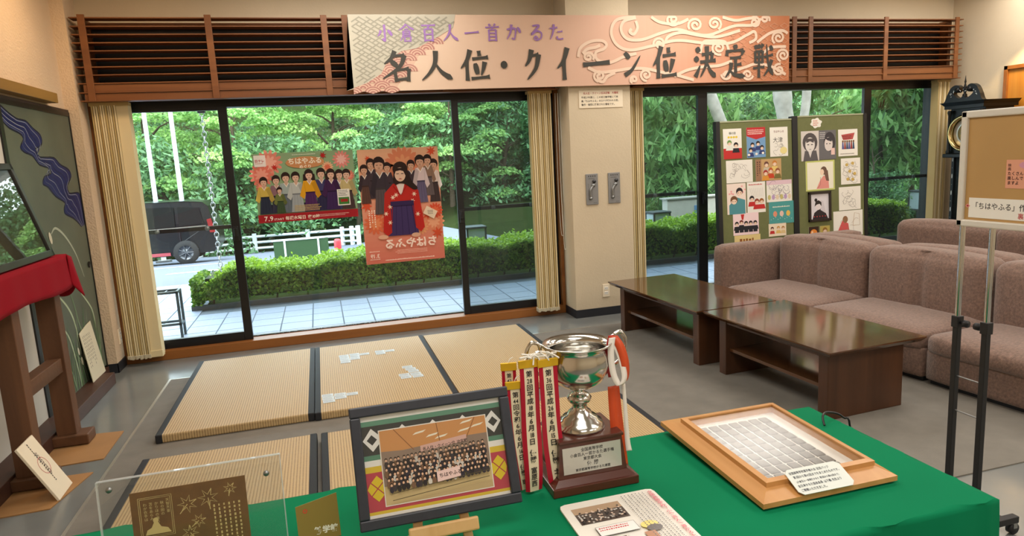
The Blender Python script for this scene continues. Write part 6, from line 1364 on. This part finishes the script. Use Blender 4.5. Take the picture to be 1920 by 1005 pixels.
# ================================================================== outdoors
GZ = -0.05
def ground_z(x, y):
    s = 1.0 if x < 2 else max(0.15, 1 - (x - 2) / 5)
    z = GZ - 0.03 - (0.087 * max(0, min(y, 27.5) - 10) * s)
    if y > 28: z += (y - 28) * 0.30
    return z
M_soil = mat('leafy_soil', S(38, 48, 24), 0.95, spec=0.0, noise=(4, 0.3))
g = MB(); g.grid(lambda u, v: (-30 + 80 * u, 6.2 + 60 * v, ground_z(-30 + 80 * u, 6.2 + 60 * v) - 0.02), 80, 60)
struct(g.build('ground', M_soil))
M_asph = mat('asphalt', S(104, 110, 124), 0.8, spec=0.15, noise=(30, 0.06))
g = MB(); g.grid(lambda u, v: (-26 + 30 * u, 10.45 + 16.3 * v, ground_z(-26 + 30 * u, 10.45 + 16.3 * v) + 0.01), 20, 30)
road = struct(g.build('road', M_asph))
for (x0, x1, y0, y1) in ((-3.2, -2.0, 15.2, 15.5), (-2.2, -1.5, 16.2, 16.45), (-14, -2.6, 18.9, 19.02)):
    MB().add([(x0, y0, ground_z(x0, y0) + 0.014), (x1, y0, ground_z(x1, y0) + 0.014), (x1 + 0.1, y1, ground_z(x1, y1) + 0.014), (x0 + 0.1, y1, ground_z(x0, y1) + 0.014)], [(0, 1, 2, 3)]).build('road_marking', M_paper, road)
# paving, tile by tile
pav = struct(thing('paving', None, None, (0, 7.3, GZ)))
M_joint = mat('paving_joint', S(110, 120, 130), 0.9); M_tile = mat('paving_tile', S(158, 170, 190), 0.45, noise=(50, 0.05))
jb = MB().box(-3.6, 7.4, 6.2, 8.35, GZ - 0.05, GZ - 0.006); jb.box(-3.6, -1.45, 8.35, 10.4, GZ - 0.05, GZ - 0.006); jb.build('joint_bed', M_joint, pav)
tm = MB().box(-0.146, 0.146, -0.146, 0.146, -0.006, 0).build('paving_tile', M_tile, pav, bevel=0.002)
first = True
for i in range(-11, 21):
    for j in range(0, 15):
        x, y = -0.335 + 0.304 * i, 6.36 + 0.302 * j
        if y > 8.15 and x > -1.55: continue
        if not (-0.30 * y - 0.35 < x < 1.0 * y - 0.6) or y > 10.3: continue
        if 1.9 < x / y * 6 < 2.7 and x > 2.2 and y < 7: continue
        if first: o = tm; first = False
        else:
            o = tm.copy(); COL.objects.link(o); o.parent = pav; o.matrix_parent_inverse = tm.matrix_parent_inverse
        o.location = (x, y, GZ)
# eave over the terrace
struct(MB().box(-3.5, 9, 6.2, 8.25, 2.30, 2.45).build('eave', M_ceil))

# ---- foliage
def leaves(pts, nrm, ln, wd, rng, tone, droop=0.0, jitter=0.6):
    """quads at pts with lengthwise directions scattered about; returns verts, faces, tone per leaf"""
    n = len(pts); nrm = nrm + rng.normal(0, jitter, (n, 3)); nrm /= np.linalg.norm(nrm, axis=1, keepdims=True)
    a = rng.normal(0, 1, (n, 3)); a -= nrm * (a * nrm).sum(1, keepdims=True); a[:, 2] -= droop; a /= np.linalg.norm(a, axis=1, keepdims=True)
    b = np.cross(nrm, a); b /= np.linalg.norm(b, axis=1, keepdims=True)
    L = ln * rng.uniform(0.7, 1.25, (n, 1)); W = wd * rng.uniform(0.7, 1.25, (n, 1))
    v = np.stack([pts - a * L * 0.5, pts + b * W * 0.5 + a * L * 0.05, pts + a * L * 0.5, pts - b * W * 0.5 + a * L * 0.05], 1).reshape(-1, 3)
    return v, tone
def leaf_mesh(name, v, tone, material):
    n = len(v) // 4; me = bpy.data.meshes.new(name)
    me.vertices.add(len(v)); me.vertices.foreach_set('co', v.astype(np.float32).ravel())
    me.loops.add(n * 4); me.loops.foreach_set('vertex_index', np.arange(n * 4, dtype=np.int32))
    me.polygons.add(n); me.polygons.foreach_set('loop_start', np.arange(0, n * 4, 4, dtype=np.int32)); me.polygons.foreach_set('loop_total', np.full(n, 4, dtype=np.int32))
    me.update(calc_edges=True)
    at = me.attributes.new('tone', 'FLOAT', 'POINT'); at.data.foreach_set('value', np.repeat(tone, 4).astype(np.float32))
    me.materials.append(material); me.validate(); return me
M_maple = leaf_mat('maple_leaves', S(104, 156, 84), S(190, 224, 136), 0.5)
M_ever = leaf_mat('evergreen_leaves', S(52, 92, 58), S(118, 164, 104), 0.35)
M_hedge = leaf_mat('hedge_leaves', S(62, 110, 24), S(172, 206, 64), 0.4)
M_bamboo = leaf_mat('bamboo_leaves', S(70, 120, 66), S(166, 208, 126), 0.5)
M_bark = mat('bark_grey', S(150, 146, 138), 0.9, noise=(7, 0.2), bump=(18, 0.5))
M_bark2 = mat('bark_brown', S(80, 66, 50), 0.9, noise=(7, 0.25), bump=(18, 0.5))
def crown(seed, nclump, R, H0, H1, per, ln, wd, flat=0.32, droop=0.2, cr=(0.5, 1.0)):
    """layered crown: flattened clumps spread over a dome"""
    rng = np.random.default_rng(seed); V = []; T = []
    for k in range(nclump):
        h = rng.uniform(0, 1) ** 0.8; a = rng.uniform(0, 2 * PI); rr = R * (1 - 0.55 * h ** 2) * math.sqrt(rng.uniform(0.05, 1))
        c = np.array([rr * math.cos(a), rr * math.sin(a), H0 + (H1 - H0) * h]); s = rng.uniform(*cr)
        q = rng.normal(0, 1, (per, 3)); q /= np.linalg.norm(q, axis=1, keepdims=True); q *= rng.uniform(0.55, 1.0, (per, 1))
        q[:, 2] = np.abs(q[:, 2]) * 1.2 - 0.3
        p = c + q * np.array([s, s, s * flat]); p[:, 2] -= 0.12 * (q[:, 0] ** 2 + q[:, 1] ** 2) * s
        nr = np.zeros((per, 3)); nr[:, 2] = 1; nr[:, :2] = q[:, :2] * 0.35
        v, t = leaves(p, nr, ln, wd, rng, np.clip(rng.normal(0.5, 0.22, per) + rng.normal(0, 0.15), 0, 1), droop)
        V.append(v); T.append(t)
    return np.concatenate(V), np.concatenate(T)
CROWNS = {}
def crown_mesh(kind, i):
    key = (kind, i)
    if key not in CROWNS:
        if kind == 'maple': v, t = crown(10 + i, 60, 3.0, 0.4, 5.6, 330, 0.13, 0.10); m = M_maple
        elif kind == 'ever': v, t = crown(40 + i, 50, 2.6, 0.1, 7.0, 260, 0.16, 0.10, 0.7, 0.5, (0.7, 1.3)); m = M_ever
        elif kind == 'bamboo': v, t = crown(70 + i, 46, 1.15, 0.0, 2.9, 62, 0.27, 0.072, 0.8, 0.9, (0.25, 0.5)); m = M_bamboo
        else: v, t = crown(90 + i, 30, 1.3, 0.0, 1.6, 120, 0.11, 0.05, 0.6, 0.4, (0.3, 0.6)); m = M_ever
        CROWNS[key] = leaf_mesh('foliage', v, t, m)
    return CROWNS[key]
TRUNKS = {}
def trunk_mesh(h, r, seed):
    rg = random.Random(seed); mb = MB(); top = Vector((rg.uniform(-0.3, 0.3), rg.uniform(-0.3, 0.3), h))
    mb.tube([(0, 0, -0.3), (0.05, 0, h * 0.3), tuple(top * 0.65), tuple(top)], [r, r * 0.8, r * 0.55, r * 0.2], 8)
    for k in range(7):
        a = rg.uniform(0, 6.28); z = rg.uniform(0.3, 0.85) * h; L = rg.uniform(0.8, 1.9) * h / 5
        b = top * (z / h); mb.tube([tuple(b), (b.x + L * 0.5 * math.cos(a), b.y + L * 0.5 * math.sin(a), z + L * 0.35), (b.x + L * math.cos(a), b.y + L * math.sin(a), z + L * 0.5)], [r * 0.35, r * 0.22, r * 0.08], 6)
    return mb
def tree(label, x, y, kind, i, scale, rot, group, h=5.0, r=0.14, sink=0.0):
    name = {'maple': 'maple_tree', 'ever': 'evergreen_tree', 'bamboo': 'leafy_shrub', 'shrub': 'low_shrub'}[kind]
    t = thing(name, label, 'tree' if kind in ('maple', 'ever') else 'shrub', (0, 0, 0), 0, group)
    trunk_mesh(h, r, i * 7 + int(x * 3)).build('trunk', M_bark2, t)
    f = bpy.data.objects.new('foliage', crown_mesh(kind, i)); COL.objects.link(f); f.parent = t; f['kind'] = 'stuff'
    t.location = (x, y, ground_z(x, y) - sink); t.rotation_euler = (0, 0, rot); t.scale = (scale, scale, scale)
    return t
GF = 'trees on the far side of the road'
for k, (x, y, kind, i, s, lab) in enumerate((
    (-10.5, 30.5, 'maple', 0, 1.25, 'pale green maple at the far left, behind the white flagpoles'),
    (-6.6, 31.5, 'maple', 1, 1.2, 'pale green maple above the dark van roof'),
    (-3.0, 30.0, 'maple', 2, 1.15, 'pale green maple behind the hanging rain chain'),
    (0.6, 31.0, 'maple', 0, 1.1, 'bright green maple directly above the landscape poster'),
    (2.6, 33.5, 'ever', 0, 1.1, 'dark evergreen between the two bright maples'),
    (5.4, 28.5, 'maple', 1, 1.0, 'bright layered maple above the tall coral poster'),
    (8.4, 31.0, 'ever', 1, 1.15, 'dark evergreen seen through the right sash of the left window'),
    (11.5, 27.5, 'ever', 2, 1.0, 'dark evergreen left of the pillar'),
    (-13.5, 34, 'ever', 1, 1.3, 'dark evergreen beyond the far left maple'),
    (-4.8, 36, 'ever', 0, 1.4, 'tall dark evergreen behind the rain chain maple'),
    (6.5, 36, 'ever', 2, 1.4, 'tall dark evergreen behind the layered maple'),
    (14.5, 33, 'ever', 0, 1.4, 'tall dark evergreen behind the pillar'),
    (16.0, 24.0, 'maple', 2, 0.95, 'hanging green tree in the left sash of the right window'),
    (21.0, 29.0, 'ever', 1, 1.3, 'dark evergreen far behind the grey wall'),
    (26.0, 28.0, 'ever', 2, 1.3, 'dark evergreen behind the leafy shrubs at right'))):
    tree(lab, x, y, kind, i, s, k * 1.3, GF, sink=0.4)
for k, (x, lab) in enumerate(((-12.0, 'dark bush at the road edge far left'), (-8.6, 'dark bush behind the van roof'), (-5.2, 'dark bush between flagpoles and rain chain'), (-2.0, 'dark bush behind the left part of the white fence'), (1.4, 'dark bush behind the end of the white fence'), (4.6, 'dark bush behind the tall coral poster'), (7.8, 'dark bush right of the tall coral poster'), (11.0, 'dark bush beyond the lantern left of the pillar'))):
    tree(lab, x, 28.6, 'shrub', k % 2, 2.4, k * 1.7, 'bushes along the far road edge', h=1.4, r=0.05)
GS = 'shrubs in the garden outside the right window'
for k, (x, y, kind, i, s, lab) in enumerate((
    (6.6, 13.2, 'bamboo', 0, 1.15, 'leafy shrub hanging over the grey wall in the right window'),
    (8.1, 13.8, 'bamboo', 1, 1.25, 'leafy shrub left of the pale forked trunk'),
    (10.2, 12.6, 'bamboo', 2, 1.15, 'bright leafy shrub right of the pale forked trunk'),
    (11.2, 11.6, 'bamboo', 0, 1.2, 'long-leaved shrub filling the right pane, left part'),
    (12.2, 11.2, 'bamboo', 1, 1.2, 'long-leaved shrub filling the right pane, right part'),
    (9.6, 9.9, 'shrub', 0, 0.55, 'low shrub at the foot of the right window pane'),
    (14.0, 13.5, 'bamboo', 2, 1.5, 'tall leafy shrub behind the clock side of the garden'),
    (9.6, 15.2, 'ever', 2, 0.6, 'dark round tree behind the pale trunk'))):
    tree(lab, x, y, kind, i, s, k * 2.1, GS, h=2.6 if kind != 'ever' else 5.0, r=0.05 if kind != 'ever' else 0.12)
# pale forked trunks
pt = thing('pale_tree', 'pale grey forked tree trunk rising behind the green panels', 'tree', (8.75, 11.2, GZ))
MB().tube(spline([(8.9, 11.2, -0.3), (8.85, 11.2, 0.6), (8.78, 11.2, 1.35), (8.62, 11.2, 1.9), (8.52, 11.2, 2.5), (8.4, 11.2, 4.0)], 4), [0.20] * 5 + [0.15] * 5 + [0.15] * 5 + [0.17] * 6, 12).build('trunk', M_bark, pt)
MB().tube(spline([(8.80, 11.2, 1.25), (8.98, 11.22, 1.75), (9.10, 11.25, 2.2), (9.15, 11.25, 3.2)], 5), 0.085, 10).build('limb', M_bark, pt)
pt = thing('pale_tree', 'slanting grey trunk left of the green panels outside', 'tree', (8.0, 12.5, GZ))
MB().tube(spline([(8.55, 12.4, -0.3), (8.35, 12.4, 1.0), (8.15, 12.4, 1.6), (7.8, 12.4, 2.4), (7.4, 12.4, 3.4)], 4), 0.12, 10).build('trunk', M_bark, pt)

# ---- clipped hedge
def hedge(label, x0, x1, y0, y1, hl, hr, n, seed):
    t = thing('hedge', label, 'hedge', ((x0 + x1) / 2, (y0 + y1) / 2, GZ))
    rng = np.random.default_rng(seed)
    def top(x): return hl + (hr - hl) * (x - x0) / (x1 - x0)
    u = rng.uniform(0, 1, n); x = x0 + (x1 - x0) * rng.uniform(0, 1, n)
    zt = top(x) + 0.03 * np.sin(x * 5) + 0.02 * np.sin(x * 13 + 1)
    end = np.clip((x - x0) / 0.35, 0.25, 1); zt = GZ + (zt - GZ) * np.sqrt(end)
    y = np.where(u < 0.62, rng.uniform(y0, y1, n), y0 + np.abs(rng.normal(0, 0.05, n))); z = np.where(u < 0.62, zt + rng.normal(0, 0.028, n), GZ + 0.1 + (zt - GZ - 0.1) * rng.uniform(0, 1, n) ** 0.7)
    y = y + 0.03 * np.sin(x * 7 + z * 9)
    m = u > 0.95; x = np.where(m, x0 + np.abs(rng.normal(0, 0.06, n)), x); y = np.where(m, rng.uniform(y0, y1, n), y); z = np.where(m, GZ + 0.06 + 0.3 * rng.uniform(0, 1, n), z)
    nr = np.zeros((n, 3)); nr[:, 2] = np.where(u < 0.62, 1, 0.5); nr[:, 1] = np.where(u < 0.62, 0, -0.8)
    v, tn = leaves(np.stack([x, y, z], 1), nr, 0.052, 0.030, rng, np.clip(rng.normal(0.5, 0.22, n) + np.where(u < 0.62, 0.14, -0.2), 0, 1), 0.0, 0.7)  # top lighter as new growth; front leaves toned darker to paint in eave shade
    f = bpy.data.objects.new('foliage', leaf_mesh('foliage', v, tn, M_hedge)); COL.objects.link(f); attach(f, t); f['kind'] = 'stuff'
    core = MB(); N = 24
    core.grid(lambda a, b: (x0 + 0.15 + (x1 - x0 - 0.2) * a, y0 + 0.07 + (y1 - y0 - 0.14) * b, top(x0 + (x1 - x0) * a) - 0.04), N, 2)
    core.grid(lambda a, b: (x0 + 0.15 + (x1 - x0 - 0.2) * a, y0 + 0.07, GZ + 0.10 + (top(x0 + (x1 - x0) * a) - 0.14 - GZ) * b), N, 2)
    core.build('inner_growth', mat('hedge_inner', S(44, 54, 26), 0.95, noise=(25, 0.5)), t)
    for k in range(int((x1 - x0) / 0.35)):
        xx = x0 + 0.2 + 0.35 * k; MB().tube([(xx, y0 + 0.12, GZ), (xx + 0.03, y0 + 0.10, GZ + 0.18), (xx - 0.02, y0 + 0.12, GZ + 0.34)], 0.012, 6).build('stem', M_bark2, t)
    MB().box(x0 - 0.02, x1, y0 + 0.02, y0 + 0.08, GZ - 0.01, GZ + 0.05).build('kerb', mat('kerb_stone', S(90, 92, 92), 0.8), t)
hedge('clipped green hedge along the terrace outside the windows', -1.50, 8.6, 8.28, 9.05, 0.34, 0.50, 52000, 5)

# ---- things outside
M_van = mat('van_black_paint', S(12, 14, 18), 0.22, spec=0.35); M_vglass = mat('van_dark_glass', S(14, 18, 20), 0.05); M_tyre = mat('tyre', S(26, 26, 27), 0.8); M_rim = mat('dark_rim', S(90, 92, 96), 0.3, metal=0.8)
vz = ground_z(-4, 21) + 0.01
vn = thing('van', 'black van parked broadside across the road', 'van', (-5.2, 21.8, vz))
def vx(p): return (-2.92 - p[0], vz + p[1])      # p = (distance from the tail, height)
prof = [(0.10, 0.30), (0.0, 0.45), (0.0, 0.95), (0.06, 1.15), (0.16, 1.60), (0.30, 1.72), (0.8, 1.77), (2.2, 1.78), (3.0, 1.72), (3.4, 1.60), (4.0, 1.12), (4.55, 0.98), (4.68, 0.80), (4.68, 0.35), (4.55, 0.25), (4.10, 0.25), (4.05, 0.50), (3.75, 0.62), (3.45, 0.50), (3.40, 0.25), (1.20, 0.25), (1.14, 0.50), (0.84, 0.66), (0.54, 0.50), (0.48, 0.28)]
bm = MB(); pp = [vx(p) for p in prof]; nP = len(pp)
rings = []
for (yy, ins) in ((20.92, 0.10), (20.88, 0.0), (22.52, 0.0), (22.48, 0.10)):
    rings.append([(a, yy + (0.16 * max(0, (b - vz - 0.95)) if yy < 21.7 else -0.16 * max(0, (b - vz - 0.95))), b) for a, b in pp])
allv = [p for r in rings for p in r]
bm.add(allv, [tuple(range(nP))] + [tuple(range(3 * nP, 4 * nP))[::-1]] + [(j * nP + i, j * nP + (i + 1) % nP, (j + 1) * nP + (i + 1) % nP, (j + 1) * nP + i) for j in range(3) for i in range(nP)])
bm.build('body', M_van, vn)
def sidepoly(name, pts, m, off, parent=vn, d=0.012):
    vs = []
    for p in pts:
        a, b = vx(p); y = 20.88 + 0.16 * max(0, b - vz - 0.95) - off; vs.append((a, y, b))
    n = len(vs); vs2 = [(a, y + d, b) for a, y, b in vs]
    return MB().add(vs + vs2, [tuple(range(n)), tuple(range(n, 2 * n))[::-1]] + [(i, (i + 1) % n, n + (i + 1) % n, n + i) for i in range(n)]).build(name, m, parent)
sidepoly('window', [(0.30, 1.12), (0.40, 1.56), (0.95, 1.62), (0.95, 1.08)], M_vglass, 0.004)
sidepoly('window', [(1.05, 1.08), (1.05, 1.62), (2.05, 1.64), (2.08, 1.04)], M_vglass, 0.004)
sidepoly('window', [(2.20, 1.04), (2.18, 1.63), (2.85, 1.60), (3.55, 1.08)], M_vglass, 0.004)
sidepoly('trim_strip', [(0.25, 1.04), (0.25, 1.065), (3.5, 1.01), (3.5, 0.985)], M_chrome, 0.006)
for (a, b) in ((0.95, 0.55), (2.15, 0.5)): sidepoly('door_seam', [(a, 0.3), (a, 1.0), (a + 0.015, 1.0), (a + 0.015, 0.3)], M_black, 0.003)
for a in (1.95, 3.0): sidepoly('door_handle', [(a, 0.90), (a, 0.94), (a + 0.2, 0.94), (a + 0.2, 0.90)], M_chrome, 0.02)
sidepoly('tail_lamp', [(0.02, 0.85), (0.10, 1.25), (0.22, 1.22), (0.16, 0.85)], mat('tail_lamp_red', S(110, 20, 24), 0.2), 0.008)
sidepoly('sill_reflector', [(1.25, 0.27), (1.25, 0.36), (1.75, 0.36), (1.75, 0.27)], mat('sill_red', S(150, 60, 70), 0.4), 0.01)
for a in (0.84, 3.75):
    for yy, s in ((20.94, -1), (22.46, 1)):
        x, z = vx((a, 0.335)); ty = MB().lathe([(0.20, 0.0), (0.32, 0.0), (0.335, 0.03), (0.335, 0.17), (0.32, 0.20), (0.2, 0.20)], (x, yy - s * 0.06, z), 28, (0, s, 0)).build('tyre', M_tyre, vn)
        rm = MB().lathe([(0.0, 0.17), (0.05, 0.175), (0.06, 0.15), (0.20, 0.15), (0.215, 0.19), (0.215, 0.10), (0, 0.10)], (x, yy - s * 0.06, z), 28, (0, s, 0))
        for k in range(7):
            an = 2 * PI * k / 7; rm.tube([(x, yy + s * 0.115, z), (x + 0.2 * math.cos(an), yy + s * 0.12, z + 0.2 * math.sin(an))], 0.018, 6)
        rm.build('rim', M_rim, ty)
mx, mz = vx((3.35, 1.15)); MB().box(mx - 0.06, mx + 0.06, 20.68, 20.88, mz - 0.1, mz + 0.1).build('mirror', M_van, vn, bevel=0.03)

M_wpaint = mat('white_paint', S(226, 232, 234), 0.4)
for x, lab in ((-5.02, 'white flagpole, left of the two behind the van'), (-4.26, 'white flagpole, right of the two behind the van')):
    t = thing('flagpole', lab, 'flagpole', (x, 24.0, ground_z(x, 24)), 0, 'flagpoles behind the van')
    MB().tube([(x, 24.0, ground_z(x, 24)), (x, 24.0, 8.5)], [0.075, 0.05], 12).build('pole', M_wpaint, t)
    MB().box(x - 0.2, x + 0.2, 23.8, 24.2, ground_z(x, 24) - 0.05, ground_z(x, 24) + 0.08).build('base', mat('kerb_stone', S(90, 92, 92), 0.8), t)
    MB().ico((x, 24.0, 8.55), 0.09, 0.09, 0.09).build('ball', M_brass, t)
fc = thing('pipe_fence', 'white pipe guard fence along the far side of the road', 'fence', (-2.5, 27.0, ground_z(-2, 27)))
fz = ground_z(0, 27)
fpts = [(-14.0 + 1.92 * k, 27.0) for k in range(8)] + [(0.72, 27.0), (1.05, 26.2), (1.25, 25.5)]
for (x, y) in fpts: MB().tube([(x, y, ground_z(x, y) - 0.1), (x, y, ground_z(x, y) + 0.72)], 0.085, 10).build('post', M_wpaint, fc)
for dz in (0.60, 0.38, 0.16):
    MB().tube([(-14.0, 27.0, fz + dz), (0.72, 27.0, fz + dz)], 0.05, 8).build('rail', M_wpaint, fc)
    MB().tube([(0.72, 27.0, fz + dz), (1.05, 26.2, ground_z(1, 26.2) + dz), (1.25, 25.5, ground_z(1.2, 25.5) + dz)], 0.045, 8).build('rail', M_wpaint, fc)
gb = thing('low_sign_board', 'low dark green board with white top edge behind the hedge', 'board', (-0.5, 16.0, ground_z(-0.5, 16)))
gz = ground_z(-0.5, 16)
MB().box(-1.09, 0.10, 16.0, 16.05, gz + 0.06, gz + 0.50).build('board', mat('board_green', S(50, 78, 44), 0.4), gb)
MB().box(-1.12, 0.02, 15.98, 16.07, gz + 0.50, gz + 0.525).build('top_edge', M_wpaint, gb)
for x in (-0.85, -0.12): MB().box(x - 0.02, x + 0.02, 15.97, 16.08, gz - 0.05, gz + 0.53).build('post', M_wpaint, gb)
bo = thing('bollard', 'short red and white traffic post beside the fence end', 'bollard', (0.32, 17.0, ground_z(0.3, 17)))
bz = ground_z(0.3, 17)
MB().lathe([(0, 0), (0.16, 0), (0.16, 0.04), (0.09, 0.06), (0.085, 0.18)], (0.32, 17.0, bz), 16).build('base', M_wpaint, bo)
MB().lathe([(0.085, 0.18), (0.085, 0.38), (0.06, 0.43), (0, 0.44)], (0.32, 17.0, bz), 16).build('red_top', mat('bollard_red', S(206, 50, 60), 0.4), bo)

rc_ = thing('rain_chain', 'metal rain chain hanging from the eave outside the left pane', 'rain chain', (-1.14, 8.16, 0.0))
lk = MB()
for k in range(32):
    z = 2.13 - k * 0.055; a = (k % 2) * PI / 2; dx, dy = math.cos(a), math.sin(a)
    lk.tube([(-1.14 + 0.022 * math.cos(t) * dx, 8.16 + 0.022 * math.cos(t) * dy, z + 0.036 * math.sin(t)) for t in [2 * PI * i / 9 for i in range(10)]], 0.0055, 5, caps=False)
o = lk.build('links', M_chrome, rc_)
MB().box(-1.18, -1.10, 8.12, 8.20, 2.14, 2.30).build('outlet', M_black, rc_, bevel=0.01)
rk = thing('metal_rack', 'grey metal umbrella rack standing on the terrace tiles', 'rack', (-1.55, 7.03, GZ))
M_rack = mat('rack_grey', S(96, 104, 104), 0.4, metal=0.5)
for x in (-1.82, -1.385):
    for y in (6.96, 7.12): MB().box(x - 0.011, x + 0.011, y - 0.011, y + 0.011, GZ, 0.40).build('leg', M_rack, rk)
for z in (0.388, 0.08):
    for y in (6.96, 7.12): MB().box(-1.83, -1.375, y - 0.011, y + 0.011, z, z + 0.022).build('rail', M_rack, rk)
    for x in (-1.82, -1.385): MB().box(x - 0.011, x + 0.011, 6.96, 7.12, z, z + 0.022).build('rail', M_rack, rk)
for k in range(3): MB().box(-1.72 + 0.11 * k, -1.705 + 0.11 * k, 6.96, 7.12, 0.392, 0.404).build('divider', M_rack, rk)
gw = thing('garden_wall', 'pale grey concrete garden wall behind the hedge', 'wall', (8.1, 12.0, 0))
MB().box(6.32, 8.4, 11.6, 11.8, ground_z(8, 12) - 0.1, 0.535).build('slab', mat('concrete_pale', S(196, 192, 180), 0.85, noise=(8, 0.06)), gw)
MB().box(6.28, 8.44, 11.57, 11.83, 0.535, 0.56).build('coping', mat('concrete_cap', S(176, 174, 166), 0.8), gw)
MB().box(6.89, 7.08, 11.58, 11.6, 0.25, 0.39).build('blue_plate', mat('plate_blue', S(110, 150, 190), 0.4), gw)
M_lant = mat('lantern_frame', S(60, 66, 70), 0.4); M_milk = mat('lantern_pane', S(190, 204, 206), 0.3)
for (x, y, lab) in ((4.93, 9.35, 'square garden lantern behind the hedge in the right window'), (2.06, 9.35, 'square garden lantern behind the hedge left of the pillar'), (9.95, 9.35, 'square garden lantern at the edge of the far right pane')):
    t = thing('garden_lantern', lab, 'lantern', (x, y, GZ), 0, 'garden lanterns behind the hedge')
    MB().box(x - 0.05, x + 0.05, y - 0.05, y + 0.05, GZ - 0.05, 0.24).build('post', M_lant, t)
    for (dx, dy) in ((-1, -1), (1, -1), (1, 1), (-1, 1)): MB().box(x + dx * 0.13 - 0.012, x + dx * 0.13 + 0.012, y + dy * 0.13 - 0.012, y + dy * 0.13 + 0.012, 0.24, 0.53).build('corner', M_lant, t)
    MB().box(x - 0.15, x + 0.15, y - 0.15, y + 0.15, 0.53, 0.56).build('cap', M_lant, t, bevel=0.006); MB().box(x - 0.15, x + 0.15, y - 0.15, y + 0.15, 0.22, 0.245).build('floor_plate', M_lant, t)
    for (x0, x1, y0, y1) in ((-0.118, 0.118, -0.132, -0.126), (-0.118, 0.118, 0.126, 0.132), (-0.132, -0.126, -0.118, 0.118), (0.126, 0.132, -0.118, 0.118)): MB().box(x + x0, x + x1, y + y0, y + y1, 0.245, 0.53).build('pane', M_milk, t)
